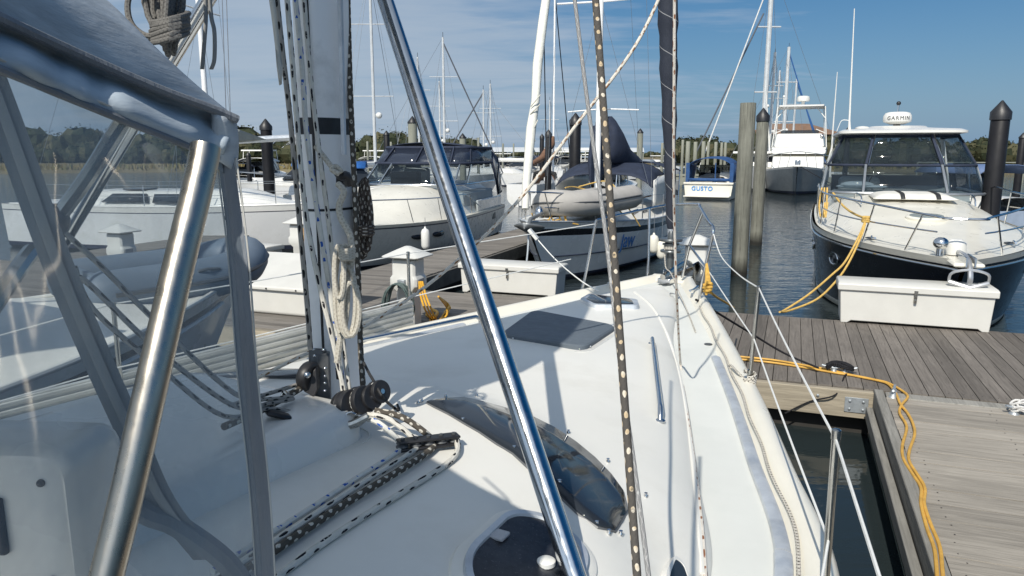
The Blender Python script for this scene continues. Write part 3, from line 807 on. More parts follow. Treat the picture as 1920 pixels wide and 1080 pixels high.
# small forward hatch, white rim
lp, n = flat(round_poly([dkp(x, y, .02) for x, y in ((1090, 566), (1106, 558), (1192, 566), (1196, 580), (1112, 577))], .05))
mb = MB(); mb.loft([[p - n*.03 for p in offs(lp, -.02)], [p + n*.01 for p in offs(lp, -.012)], [p + n*.012 for p in offs(lp, .03)], [p + n*.002 for p in offs(lp, .04)]], cap=True)
hf = mb.build("hatch", alu, sb)
mb = MB(); mb.loft([[p + n*.006 for p in offs(lp, .034)], [p + n*.014 for p in offs(lp, .045)]]); mb.build("hatch_lens", smoke, hf)
# near hatch, dark lens with grey frame, set in a moulded surround
pts = [(868, 1062), (958, 976), (1030, 985), (1098, 1045), (1070, 1160), (905, 1160)]
lp, n = flat(round_poly([dkp(x, y, .02) for x, y in pts], .10, 7))
mb = MB(); mb.loft([[p - n*.06 for p in offs(lp, -.075)], [p - n*.012 for p in offs(lp, -.05)], [p - n*.004 for p in offs(lp, -.03)], [p - n*.002 for p in offs(lp, -.005)]]); 
hf = mb.build("hatch", gel_deck, sb)
mb = MB(); mb.loft([[p - n*.01 for p in offs(lp, -.018)], [p + n*.014 for p in offs(lp, -.014)], [p + n*.016 for p in offs(lp, .008)], [p + n*.004 for p in offs(lp, .014)]])
mb.build("hatch_frame", alu, hf)
mb = MB(); mb.loft([[p - n*.004 for p in offs(lp, .01)], [p + n*.008 for p in offs(lp, .012)]])
mb.build("hatch_lens", std("scuffed_acrylic", (.03, .033, .04), .22, var=.3, vscale=60, dirt=(.06, .063, .07), dscale=9), hf)
mb = MB(); c = dkp(933, 1020, .03); mb.box(c, (.06, .05, .012), Matrix.Rotation(-BA, 3, 'Z')); mb.build("vent_tab", std("tab_grey", (.35, .36, .38), .3), hf, bevel=.004)
mb = MB(); c = dkp(1024, 1070, .03); mb.lathe([(.027, -.01), (.027, .002), (.022, .006)], c, 18); mb.build("vent_knob", white_pl, hf)
# curved smoked window across the cabin front
up_ = [(800, 757), (835, 751), (870, 749), (905, 757), (945, 768), (1000, 786), (1040, 806), (1080, 833), (1115, 862), (1145, 893), (1168, 925), (1176, 960)]
lo_ = [(814, 764), (842, 778), (872, 796), (900, 812), (932, 834), (962, 852), (992, 880), (1022, 906), (1052, 935), (1085, 966), (1120, 990), (1152, 998)]
mb = MB(); rows = []; nrm = 6
for i in range(len(up_)):
    a = dkp(*up_[i]); b = dkp(*lo_[i])
    rows.append([dkp(up_[i][0] + (lo_[i][0]-up_[i][0])*t/nrm, up_[i][1] + (lo_[i][1]-up_[i][1])*t/nrm, .007) for t in range(nrm+1)])
def mirror(P):
    u, v = uv_of(P); q = bt(u, -v, P.z); return q
rows_s = rows
for rows in (rows_s, [[mirror(p) for p in r] for r in rows_s[::-1]]):
    mb = MB(); mb.loft(rows, closed=False, cap=False)
    wn = mb.build("cabin_window", smoke, sb, smooth=80, thick=.012)
    mb = MB()
    edge = [r[0] for r in rows] + [r[-1] for r in rows[::-1]]
    mb.tube([p - V((0, 0, .006)) for p in edge], .006, 6, closed=True); mb.build("window_gasket", std("gasket_grey", (.12, .125, .13), .5), wn)
for (x, y) in ((784, 757), (791, 754), (836, 745), (894, 743), (868, 791), (964, 844), (1066, 813), (1140, 867), (1049, 908), (1119, 986), (1142, 1002), (1164, 1004), (1211, 932)):
    mb = MB(); P = dkp(x, y, .004); mb.lathe([(.008, -.004), (.008, .004), (.005, .008), (.005, .012), (.007, .013)], P, 8); mb.build("canvas_stud", steel, sb)
# sea hood aft of the mast
mb = MB(); R_ = []
def rr(u0, u1, v0, v1, z, c): 
    pts = [bt(u0, v0, z), bt(u1, v0, z), bt(u1, v1, z), bt(u0, v1, z)]; return round_poly(pts, c, 5)
mb.loft([rr(-2.2, -.24, -.62, .42, 1.57, .14), rr(-2.2, -.262, -.605, .405, 1.765, .14), rr(-2.19, -.285, -.58, .38, 1.80, .13), rr(-2.16, -.325, -.54, .34, 1.818, .11), rr(-2.1, -.39, -.48, .28, 1.824, .08)])
mb.build("sea_hood", gel, sb, smooth=36)
mb = MB(); mb.tube([p for p in rr(-2.2, -.225, -.635, .435, top_z(-.3, .3) - .004, .15)], .007, 6, closed=True); mb.build("hood_bead", gel_deck, sb)
# handrails on the cabin top
for s in (1, -1):
    a = dkp(1222, 645); b = dkp(1238, 790)
    if s < 0:
        a = dkp(955, 582); b = dkp(690, 662)
        a = mirror(dkp(1222, 645)); b = mirror(dkp(1238, 790))
    mb = MB(); mid = (a+b)/2; up = V((0, 0, .055))
    mb.tube(spline([a + V((0,0,.0)), a.lerp(b, .03) + up*.85, a.lerp(b, .1) + up, mid + up, a.lerp(b, .9) + up, a.lerp(b, .97) + up*.85, b], 6), .0145, 10)
    for t in (0, 1): mb.lathe([(.026, -.004), (.026, .006), (.018, .012)], a.lerp(b, t), 10)
    mb.build("handrail", steel, sb)
# deck fittings: fairlead plate, fill cap
mb = MB(); mb.lathe([(.03, -.004), (.03, .005), (.022, .007)], dkp(1328, 646), 14); mb.build("deck_filler", grey_pl, sb)
mb = MB(); a = dkp(1257, 556); b = dkp(1272, 560); mb.tube(spline([a, a + V((0,0,.03)), b + V((0,0,.03)), b], 4), .006, 6); mb.build("pad_eye", steel, sb)
# portlight in the cabin side, cut by the frame's lower edge
lp, n = flat(round_poly([dkp(x, y, .01) for x, y in ((1247, 1085), (1262, 1052), (1280, 1062), (1300, 1110), (1310, 1180), (1255, 1180))], .04))
mb = MB(); mb.loft([[p - n*.02 for p in offs(lp, -.012)], [p + n*.008 for p in offs(lp, -.008)], [p + n*.008 for p in offs(lp, .006)], [p - n*.0 for p in offs(lp, .01)]]); pr_ = mb.build("portlight", gel, sb)
mb = MB(); mb.loft([[p - n*.004 for p in offs(lp, .004)], [p + n*.006 for p in offs(lp, .006)]]); mb.build("pane", smoke, pr_)
# moulded ridge along the cabin side
mb = MB()
mb.tube(spline([dkp(x, y) for x, y in ((1190, 548), (1222, 575), (1248, 620), (1268, 680), (1283, 750), (1294, 830), (1303, 910), (1310, 990), (1316, 1078))], 5), .012, 8)
mb.build("deck_moulding", gel_deck, sb)

# ---- stanchions, pulpit, lifelines
mm = {}
def stanchion(base, top, name="stanchion"):
    mb = MB(); d = (top-base).normalized()
    mb.tube([base, top], .0125, 10); mb.lathe([(.0145, -.02), (.0145, .01), (.008, .014)], top, 10)
    mb.lathe([(.036, -.03), (.034, .01), (.018, .02), (.017, .09)], base, 12)
    return mb.build(name, steel_worn, sb)
S1b = bt(-.04, hb(-.04) - .02, 1.30); S1t = pd(1568, 812, 2.24)
S1b = V((S1t.x + .01, S1t.y + .01, 1.31))
S2t = pd(1423, 540, 4.36); S2b = pd(1405, 720, 4.50)
P2t = pd(765, 475, 5.86); P2b = V((P2t.x + .005, P2t.y, 1.36))
Pm1t = pd(212, 570, 4.1); Pm1b = V((Pm1t.x - .0, Pm1t.y, 1.31))
S0t = bt(-2.6, 2.05, 1.90)
for b, t in ((S1b, S1t), (S2b, S2t), (P2b, P2t), (Pm1b, Pm1t)): stanchion(b, t)
pt = .0135
mb = MB()
SB = pd(1310, 567, 6.62); SK = pd(1337, 428, 6.45); TOPc = pd(1306, 383, 7.3); TOPl = pd(1258, 384, 8.0); 
PA = pd(1118, 413, 7.05)
TOPm = pd(1216, 391, 7.75)
mb.tube(spline([SB, pd(1322, 502, 6.52), pd(1333, 455, 6.46), SK, pd(1328, 415, 6.7), pd(1312, 388, 7.2), TOPc, TOPl, TOPm, pd(1165, 402, 7.4), PA], 6), pt, 10)
mb.build("pulpit", steel, sb)
mb = MB(); mb.tube([pd(1318, 397, 7.05), pd(1293, 459, 7.25), pd(1279, 520, 7.45)], pt, 10); mb.tube([pd(1293, 460, 7.25), pd(1324, 502, 6.56)], pt*.8, 8); mb.build("pulpit_leg", steel, sb)
mb = MB(); mb.tube([pd(1218, 391, 7.75), pd(1216, 488, 7.83), pd(1214, 519, 7.85)], [pt, pt, pt*1.25], 10); mb.build("pulpit_leg", steel, sb)
mb = MB(); mb.tube([pd(1118, 413, 7.05), pd(1097, 520, 7.18), pd(1090, 549, 7.21)], [pt, pt, pt*1.25], 10); mb.build("pulpit_leg", steel, sb)
def lifeline(pts, r=.0045, m=wire_m, name="lifeline"):
    mb = MB(); mb.tube(pts, r, 6); return mb.build(name, m, sb)
up_pt = S1t + V((0,0,-.02))
AFT = bt(-2.55, 2.10, 1.92)
lifeline(spline([SK + V((0,0,-.03)), pd(1352, 480, 6.1), pd(1385, 515, 5.2), S2t], 8) )
lifeline(sag(S2t, up_pt, .012)); lifeline([up_pt, pd(1650, 1085, 1.42), bt(-2.5, 2.12, 1.88)])
lifeline(sag(pd(1330, 510, 6.5), S2b.lerp(S2t, .48), .004)); lifeline(sag(S2b.lerp(S2t, .48), S1b.lerp(S1t, .42), .01)); lifeline([S1b.lerp(S1t, .42), bt(-2.5, 2.12, 1.6)])
PAl = PA.lerp(pd(1090, 549, 7.21), .05)
lifeline([PAl, P2t]); lifeline(sag(P2t, Pm1t, .01)); lifeline([Pm1t, pd(-60, 646, 3.5)])
P2m = pd(771, 557, 5.86); lifeline([pd(1070, 486, 7.1), P2m]); lifeline(sag(P2m, pd(218, 690, 4.12), .01)); lifeline([pd(218, 690, 4.12), pd(-60, 770, 3.5)])
# pelican strap and white lashing at the bow, port
mb = MB(); mb.tube(spline([pd(992, 430, 7.05), pd(1040, 485, 7.0), pd(1090, 527, 7.0), pd(1122, 545, 7.0)], 5), .006, 6); mb.build("lashing_line", wire_m, sb)
mb = MB(); mb.bar(pd(992, 430, 7.05), pd(1008, 449, 7.05), .085, .03); mb.build("fender_board_tag", white_pl, sb, bevel=.006)
# lashing at the base of the starboard stanchion
mb = MB(); rnd = random.Random(3)
for k in range(5): mb.tube([S2b + V((.035*math.cos(t*.6+k), .035*math.sin(t*.6+k), -.03 + .02*k + .004*t)) for t in range(11)], .007, 6)
mb.tube(spline([S2b, pd(1385, 700, 4.6), pd(1372, 686, 4.75), pd(1366, 684, 4.8)], 5), .007, 6)
mb.build("lashing_line", lace, sb)
# bow: stem head roller, anchor, cleats
mb = MB(); mb.bar(bt(4.7, 0, 1.50), bt(5.45, 0, 1.47), .13, .05); mb.bar(bt(4.9, .07, 1.53), bt(5.5, .07, 1.50), .01, .10); mb.bar(bt(4.9, -.07, 1.53), bt(5.5, -.07, 1.50), .01, .10)
mb.build("bow_roller", steel, sb, bevel=.004)
an = steel_worn
mb = MB(); 
mb.tube(spline([bt(4.6, .02, 1.56), bt(5.35, .02, 1.60), bt(5.62, .02, 1.52), bt(5.74, .02, 1.30)], 5), .022, 8)
mb.grid(lambda i, j: bt(5.40 + .55*i - .1*abs(j-.5), .02 + (j - .5)*(.46*math.sin(math.pi*min(1, i*.75 + .25))), 1.10 + .36*i + .20*abs(j-.5)*1.3*(1-i*.3)), 8, 8)
mb.build("anchor", an, sb, thick=.014)
for s in (1, -1):
    mb = MB(); c = bt(4.35, s*.40, 1.47); d = BF
    mb.tube(spline([c - d*.13 + V((0,0,.05)), c - d*.05 + V((0,0,.042)), c + d*.05 + V((0,0,.042)), c + d*.13 + V((0,0,.05))], 4), .012, 8)
    for t in (-.045, .045): mb.lathe([(.02, 0), (.014, .04)], c + d*t + V((0,0,-.03)), 8)
    mb.build("mooring_cleat", steel, sb)
mb = MB()
for k in range(4):
    mb.tube(spline([pd(1325, 470 + 10, 6.5) + V((0,0,-.05)), pd(1324 + 2*k, 520, 6.45), pd(1322 + 3*k, 540, 6.4), pd(1324, 553, 6.4)], 4), .009, 6)
for k in range(3):
    mb.tube([pd(1327, 541, 6.4) + V((.03*math.cos(t*.7+k), .03*math.sin(t*.7), -.04 + .03*k + .004*t)) for t in range(10)], .012, 6)
mb.tube(spline([pd(1330, 545, 6.4), pd(1342, 556, 6.7), pd(1362, 568, 7.5), pd(1376, 577, 8.6)], 5), .011, 6)
tag(mb.build("dock_line", std("gold_line", (.52, .31, .06), .8, var=.25, vscale=40)), "gold rope lashed in a knot on our pulpit's starboard leg", "dock line")
# ------------------------------------------------------------------ mast, boom, struts, running rigging
r_grey = rope_mat("grey_fleck_rope", (.34, .32, .29), (.02, .02, .02), 12, 2, .42)
r_wblk = rope_mat("white_rope_black_fleck", (.60, .58, .52), (.02, .02, .025), 9, 2, .36)
r_wblu = rope_mat("white_rope_blue_fleck", (.62, .61, .56), (.03, .10, .38), 13, 2, .42, .5, 6.5)
r_dark = rope_mat("dark_rope_pale_fleck", (.085, .075, .062), (.55, .52, .45), 22, 2, .42)
r_tan = rope_mat("white_rope_tan_fleck", (.60, .56, .49), (.26, .14, .07), 16, 2, .45, .35, 8)
r_cream = rope_mat("cream_rope", (.50, .47, .40), (.38, .35, .29), 60, 3, .5)
MASTB = top_z(0, 0) + 0
mb = MB(); ma, mbb = .125, .082
def mring(z, k=1.0, n=28): return [bt(k*ma*math.copysign(abs(math.cos(t))**.8, math.cos(t)), k*mbb*math.copysign(abs(math.sin(t))**.8, math.sin(t)), z) for t in [2*math.pi*i/n for i in range(n)]]
mb.loft([mring(1.62), mring(2.4), mring(3.3), mring(9), mring(15.5, .9)])
mast = mb.build("mast", mast_paint, sb, smooth=50)
def zmast(y): return pY(612, y, 3.06).z
mb = MB(); z0, z1 = zmast(252), zmast(221); mb.loft([mring(z0, 1.012), mring(z1, 1.012)]); mb.build("black_band", black_pl, mast)
mb = MB(); z0 = zmast(393); mb.loft([mring(z0 - .005, 1.014), mring(z0 + .005, 1.014)]); mb.build("joint_ring", black_pl, mast)
def tubeP(name, pts, r, m, par, k=6, n=8, flat=1.0):
    mb = MB(); mb.tube(spline(pts, k), r, n, flat=flat); return mb.build(name, m, par)
# luff groove and sail track on the aft face
gx = -ma*.93
mb = MB(); mb.bar(bt(gx*.99, .036, 1.80), bt(gx*.99, .036, 8), .009, .012, up=BS); mb.build("luff_groove", black_rub, mast)
mb = MB(); mb.bar(pd(637, -30, 2.90), pd(645, 290, 2.98), .018, .012, up=BF); mb.build("sail_track", alu, mast)
tubeP("fairing_slot", [pd(634, 690, 3.05), pd(636, 710, 3.06)], .012, black_rub, mast)
# mast collar and castings at the foot
mb = MB(); mb.loft([mring(1.575, 1.35), mring(1.60, 1.35), mring(1.625, 1.1), mring(1.66, 1.03)]); mb.build("mast_step", grey_pl, mast, bevel=.004)
q = lambda x, y, d=2.95: pd(x, y, d)
mb = MB()
mb.loft([round_poly([q(578, 690), q(602, 690), q(610, 690, 3.05), q(580, 690, 3.05)], .02), round_poly([q(578, 652), q(612, 654), q(613, 654, 3.08), q(582, 652, 3.08)], .02)])
mb.bar(q(606, 660, 2.98), q(612, 825, 3.0), .05, .06); mb.bar(q(596, 690, 3.0), q(599, 760, 3.0), .03, .05)
mb.bar(q(585, 790, 2.95), q(640, 835, 2.95), .06, .05)
vang = mb.build("vang_bracket", grey_pl, mast, bevel=.006)
for x, y in ((588, 655), (606, 656), (590, 667), (610, 690), (609, 705), (609, 718), (609, 732)):
    mb = MB(); mb.ball(q(x, y, 2.925), .006); mb.build("bolt_head", steel, vang)
mb = MB(); mb.lathe([(.052, -.022), (.058, -.012), (.058, .012), (.052, .022)], q(578, 705, 2.9), 18, M=Matrix.Rotation(R(100), 3, 'Y') @ Matrix.Rotation(R(20), 3, 'X')); 
mb.prism([q(562, 718, 2.88), q(592, 690, 2.88), q(596, 730, 2.88), q(588, 745, 2.88), q(570, 735, 2.88)], (0, .04, 0))
vb = mb.build("vang_block", black_pl, sb, bevel=.004)
mb = MB(); mb.ball(q(576, 703, 2.85), .014); mb.build("pin", steel, vb)
tubeP("vang_tackle", [q(563, 728, 2.88), q(540, 742, 2.8), q(512, 757, 2.7), q(488, 770, 2.6), q(420, 800, 2.4)], .013, r_dark, sb)
tubeP("vang_tackle", [q(560, 720, 2.88), q(530, 730, 2.8), q(490, 742, 2.65), q(430, 760, 2.5)], .008, r_grey, sb)
tubeP("shackle", [q(540, 742, 2.78), q(533, 735, 2.78), q(528, 746, 2.78), q(536, 752, 2.78), q(542, 744, 2.78)], .007, steel_worn, sb)
# big sheave blocks stacked on the mast foot
def sheave(cx, cy, d, r, wd, m=black_pl, name="turning_block", face=None):
    M = Matrix.Rotation(R(-35), 3, 'Z') @ Matrix.Rotation(R(72), 3, 'Y')
    c = pd(cx, cy, d); mb = MB()
    mb.lathe([(r*.55, -wd), (r*.95, -wd), (r, -wd*.7), (r, -wd*.25), (r*.8, 0), (r, wd*.25), (r, wd*.7), (r*.95, wd), (r*.55, wd)], c, 20, M=M)
    o = mb.build(name, m, sb, bevel=.001)
    mb = MB(); mb.lathe([(r*.22, -wd*1.15), (r*.22, wd*1.15)], c, 12, M=M); mb.build("hub", steel, o)
    if face:
        mb = MB(); mb.lathe([(r*.92, -wd*.30), (r*.95, 0), (r*.92, wd*.30)], c, 18, M=M); mb.build("sheave_wheel", white_pl, o)
    return o
sheave(654, 764, 2.83, .068, .034); sheave(676, 752, 2.84, .058, .028, face=1); sheave(692, 746, 2.86, .05, .026); sheave(709, 735, 2.88, .046, .024, face=1)
mb = MB()
mb.prism([q(569, 782, 2.8), q(577, 766, 2.8), q(602, 758, 2.8), q(604, 768, 2.8), q(598, 776, 2.8), q(572, 790, 2.8)], (.01, .02, .0)); lk = mb.build("mast_bracket", black_pl, sb, bevel=.003)
for x, y in ((576, 776), (587, 771), (599, 764)):
    mb = MB(); mb.bar(q(x-1, y-5, 2.79), q(x+1, y+5, 2.79), .008, .008, up=(0,1,0)); mb.build("bracket_slot", steel, lk)
mb = MB(); mb.bar(q(498, 772, 2.6), q(545, 783, 2.65), .05, .02); mb.build("clutch_handle", black_pl, sb, bevel=.01)
mb = MB(); rnd = random.Random(2)
for k in range(9):
    c = q(592 + k*11, 788 + 2*math.sin(k), 2.76); r_ = rnd.uniform(.016, .03)
    mb.tube([c + V((r_*math.cos(t*.63 + k), r_*.6*math.sin(t*.63), r_*math.sin(t*.63 + k*2))) for t in range(10)], .006, 6, closed=True)
mb.tube(spline([q(580, 792, 2.75), q(610, 790, 2.75), q(650, 797, 2.75), q(690, 780, 2.75)], 4), .014, 8)
mb.build("shackle", steel_worn, sb)
# halyards down the mast
def hal(name, pl, r, m, par=None): 
    return tubeP(name, [pd(*p) for p in pl], r, m, par or sb)
hal("halyard", [(515, -40, 2.7), (530, 100, 2.75), (545, 230, 2.78), (562, 420, 2.82), (575, 560, 2.86), (582, 655, 2.9)], .0105, r_grey)
hal("halyard", [(535, -40, 2.75), (546, 90, 2.75), (557, 230, 2.76), (572, 390, 2.78), (596, 520, 2.8), (620, 620, 2.83), (638, 700, 2.85), (648, 745, 2.86)], .0105, r_wblk)
hal("halyard", [(550, -40, 2.80), (566, 120, 2.80), (573, 230, 2.81), (584, 320, 2.81), (600, 430, 2.82), (618, 540, 2.83), (632, 640, 2.85), (645, 745, 2.86)], .0105, r_wblu)
hal("halyard", [(567, -40, 2.82), (580, 120, 2.83), (592, 230, 2.84), (602, 310, 2.84), (614, 400, 2.85), (628, 520, 2.86), (643, 640, 2.88), (657, 748, 2.88)], .0095, r_wblk)
hal("halyard", [(651, -40, 3.05), (656, 150, 3.05), (664, 330, 3.06), (671, 500, 3.07), (676, 650, 3.08), (682, 740, 2.95)], .012, r_dark)
# halyard tails run from the blocks over the cabin top to the line organizer and aft
org = [dkp(748, 852), dkp(860, 842)]
def tail(p0, p1, mid, p2, r, m):
    A = pd(*p0); B = dkp(*p1, .025); 
    C = [dkp(x, y, .022) for x, y in mid]
    tubeP("halyard_tail", [A, A.lerp(B, .5) + V((0, 0, .03)), B] + C + [dkp(*p2, .03)], r, m, sb, 5)
tail((672, 782, 2.80), (752, 846), [(735, 866), (660, 915), (590, 962)], (400, 1092), .0105, r_wblu)
tail((690, 776, 2.80), (782, 843), [(768, 862), (690, 912), (610, 966)], (410, 1108), .0105, r_wblk)
tail((704, 770, 2.82), (812, 838), [(800, 860), (720, 912), (620, 975)], (415, 1122), .0125, r_dark)
tubeP("halyard_tail", [dkp(857, 842, .03), dkp(857, 858, .02), dkp(835, 878, .012), dkp(770, 920, .012), dkp(690, 970, .012), dkp(600, 1030, .012), dkp(520, 1090, .012), dkp(430, 1160, .012)], .0105, r_wblk, sb, 5)
mb = MB(); a, b = dkp(746, 852, .02), dkp(860, 838, .02)
mb.bar(a, b, .055, .012); mb.bar(a + V((0, 0, .028)), b + V((0, 0, .028)), .05, .01)
og = mb.build("line_organizer", black_pl, sb, bevel=.004)
for i in range(5):
    mb = MB(); mb.lathe([(.020, .005), (.024, .010), (.018, .016), (.024, .022), (.020, .026)], a.lerp(b, .08 + .21*i), 14); mb.lathe([(.008, .03), (.008, .04)], a.lerp(b, .08 + .21*i), 8); mb.build("sheave_wheel", grey_pl, og)
tubeP("control_line", [pd(682, 680, 3.0), pd(692, 700, 2.95), pd(701, 715, 2.9), pd(718, 745, 2.85), dkp(738, 768, .01), dkp(748, 772, .01), dkp(745, 764, .012)], .006, black_rub, sb)
# webbing straps
mb = MB(); mb.loft([[pd(500, -30, 2.6), pd(512, -30, 2.6)], [pd(509, 30, 2.6), pd(519, 30, 2.6)], [pd(516, 90, 2.62), pd(526, 90, 2.62)], [pd(519, 125, 2.6), pd(530, 125, 2.63)], [pd(524, 160, 2.62), pd(528, 158, 2.62)]], closed=False, cap=False)
mb.build("webbing_strap", std("webbing", (.55, .53, .47), .8), sb, thick=.003)
# cream line: mast cleat, twisted and coiled
cc = pd(646, 330, 2.86)
mb = MB(); mb.tube(spline([pd(633, 322, 2.86), pd(640, 330, 2.83), pd(650, 330, 2.83), pd(655, 345, 2.86)], 4), .018, 8); mb.bar(pd(640, 325, 2.9), pd(640, 350, 2.9), .03, .05); mb.build("mast_cleat", black_pl, mast)
coil = MB(); rnd = random.Random(5)
coil.tube(spline([pd(592, 275, 2.86), pd(606, 292, 2.84), pd(624, 315, 2.82), pd(632, 318, 2.8), pd(640, 322, 2.8), pd(630, 312, 2.79), pd(622, 318, 2.78), pd(636, 326, 2.78)], 5), .010, 8)
coil.tube(spline([pd(634, 345, 2.8), pd(645, 360, 2.78), pd(636, 385, 2.78), pd(640, 410, 2.77), pd(656, 440, 2.76), pd(660, 480, 2.76), pd(655, 512, 2.77), pd(650, 520, 2.77), pd(646, 560, 2.78), pd(640, 620, 2.79), pd(632, 680, 2.8)], 6), .0125, 8)
for k, (cx, w_, y0, y1) in enumerate(((640, 12, 470, 625), (652, 15, 500, 632), (658, 16, 530, 630), (636, 9, 460, 560))):
    pts = [pd(cx + w_*math.cos(t*2*math.pi/18), (y0+y1)/2 + (y1-y0)/2*math.sin(t*2*math.pi/18), 2.76 - .012*k) for t in range(18)]
    coil.tube(pts, .010, 7, closed=True)
for k in range(4):
    coil.tube([pd(650 + 13*math.cos(t*.63), 466 + 5*k + 5*math.sin(t*.63), 2.73 - .03*math.sin(t*.63)) for t in range(10)], .009, 7, closed=True)
tag(coil.build("rope_coil", r_cream), "cream halyard tail coiled and hung down the face of our mast", "rope coil")
coil = MB(); rnd = random.Random(8)
for k in range(9):
    w_ = rnd.uniform(9, 19); x0 = 683 + rnd.uniform(-4, 4); y0 = 340 + rnd.uniform(-6, 10); y1 = 470 + rnd.uniform(-25, 14)
    pts = []
    for t in range(18):
        a = 2*math.pi*t/18; yy = (y0+y1)/2 - (y1-y0)/2*math.cos(a); f_ = (yy - y0)/(y1-y0)
        pts.append(pd(x0 + w_*math.sin(a)*(.35 + .65*f_), yy, 3.1 + .013*k))
    coil.tube(pts, .0105, 7, closed=True)
for k in range(3): coil.tube([pd(685 + 14*math.cos(t*.63), 425 + 6*k + 3*math.sin(t*.63), 3.1 - .05*math.sin(t*.63)) for t in range(10)], .010, 7, closed=True)
tag(coil.build("rope_coil", rope_mat("brown_rope", (.075, .06, .05), (.40, .37, .32), 24, 3, .4)), "brown flecked rope coil hanging on the far side of our mast", "rope coil")
# mast strut (stainless), starboard and port
sa = dkp(1092, 1125); sb_ = pd(722, 0, 2.98); top = sa + (sb_ - sa)*1.30
mb = MB(); mb.tube([sa, sa.lerp(top, .35), sa.lerp(top, .7), top], .0335, 20); mb.build("mast_strut", steel, sb)
mb = MB(); p1, p2 = pd(388, 2, 3.45), pd(336, 90, 3.62); d_ = p2 - p1; mb.tube([p1 - d_*4.2, p1, p2, p2 + d_*5.6], .0335, 16); mb.build("mast_strut", steel, sb)
# near lines
def line(name, a, b, r, m, ext=0.0, n=8, lab=None):
    d = b - a; mb = MB(); P = [a + d*(i/12)*(1+ext) for i in range(13)]; mb.tube(P, r, n); return mb.build(name, m, sb)
fat = rope_mat("thick_dark_rope", (.085, .078, .070), (.60, .54, .44), 30, 2, .38, .0, 6, fleck2=(.50, .39, .25))
a, b = pd(1114, -40, 1.55), pd(1195, 1085, 1.30); line("jib_sheet", a, b, .0077, fat, .35, 12)
a, b = pd(1074, -30, 2.3), pd(1218, 1095, 1.75)
mb = MB(); mb.tube(spline([a, pd(1100, 180, 2.2), pd(1137, 450, 2.08), pd(1165, 700, 1.93), pd(1190, 880, 1.84), b, pd(1235, 1250, 1.68)], 6), .0062, 10)
mb.build("shroud", rope_mat("wire_rope", (.42, .42, .41), (.22, .22, .22), 30, 4, .9), sb)
mb = MB()
mb.tube(spline([pd(1265, -40, 3.2), pd(1264, 150, 3.35), pd(1263, 320, 3.55), pd(1265, 430, 3.75), pd(1269, 560, 4.0), dkp(1276, 690, .02) , dkp(1289, 780, .012), dkp(1303, 880, .012), dkp(1315, 980, .012), dkp(1322, 1075, .012), dkp(1327, 1200, .012)], 6), .0070, 8)
mb.build("furling_line", rope_mat("white_rope_red_fleck", (.62, .58, .52), (.24, .11, .06), 13, 2, .5, .45, 10), sb)
mb = MB(); mb.tube(spline([pd(1252, -40, 4.1), pd(1190, 88, 4.05), pd(1080, 235, 4.0), pd(960, 390, 3.95), pd(820, 520, 3.9), pd(690, 608, 3.8), pd(560, 670, 3.65), pd(470, 716, 3.5), pd(400, 760, 3.4)], 6), .0095, 8); mb.build("jib_sheet", r_tan, sb)
# forestay with furled navy jib and drum
def navy_sail():
    m, nt, p = newmat("navy_furled_sail")
    uvn = nd(nt, 'ShaderNodeUVMap'); s_ = nd(nt, 'ShaderNodeSeparateXYZ'); nt.links.new(uvn.outputs[0], s_.inputs[0])
    f = mth(nt, 'FRACT', mth(nt, 'ADD', mth(nt, 'MULTIPLY', s_.outputs[1], 3.1), mth(nt, 'MULTIPLY', s_.outputs[0], 1.0)))
    st = mth(nt, 'LESS_THAN', f, .022)
    c = mixc(nt, noise(nt, 6, 4), (.012, .016, .028), (.03, .037, .055))
    nt.links.new(mixc(nt, mth(nt, 'MULTIPLY', st, .6), c, (.5, .5, .5)), p.inputs['Base Color']); p.inputs['Roughness'].default_value = .75
    b = nd(nt, 'ShaderNodeBump'); b.inputs['Strength'].default_value = .6; b.inputs['Distance'].default_value = .02
    nt.links.new(noise(nt, 7, 3, .5, (1, 1, .5)), b.inputs['Height']); nt.links.new(b.outputs[0], p.inputs['Normal'])
    return m
FB = pd(1258, 428, 7.5); FT = pd(1246, -420, 6.2)
mb = MB(); pts = [FB.lerp(FT, i/40) for i in range(41)]
rr_ = [(.036 if i == 0 else .046 + .045*sstep(0, .55, i/40) + .006*math.sin(i*1.3) + .004*math.sin(i*2.9)) for i in range(41)]
mb.tube(pts, rr_, 14); jib = mb.build("furled_jib", navy_sail(), sb)
mb = MB(); d = (FB-FT).normalized(); mb.tube([FB, FB + d*.32], .035, 12); mb.build("furler_foil", alu, sb)
DR = pd(1258, 452, 7.5)
mb = MB(); mb.lathe([(.02, .10), (.03, .08), (.035, .03), (.112, .028), (.117, .014), (.112, .0), (.06, -.004), (.058, -.022), (.085, -.026), (.085, -.036), (.058, -.04), (.058, -.085), (.10, -.09), (.105, -.10), (.10, -.112), (.04, -.12), (.03, -.30)], DR, 22); mb.build("furler_drum", std("furler_grey", (.10, .11, .115), .35, .4), sb, smooth=35)
mb = MB()
for k in range(4): mb.tube([DR + V((.064*math.cos(t*.55), .064*math.sin(t*.55), -.046 - .010*k)) for t in range(12)], .0055, 6, closed=True)
mb.tube(spline([DR + V((-.06, 0, -.06)), pd(1248, 500, 7.4), pd(1258, 512, 7.2), pd(1272, 545, 6.8), dkp(1290, 590, .015), dkp(1304, 625, .012)], 5), .0055, 6)
mb.build("furling_line", lace, sb)
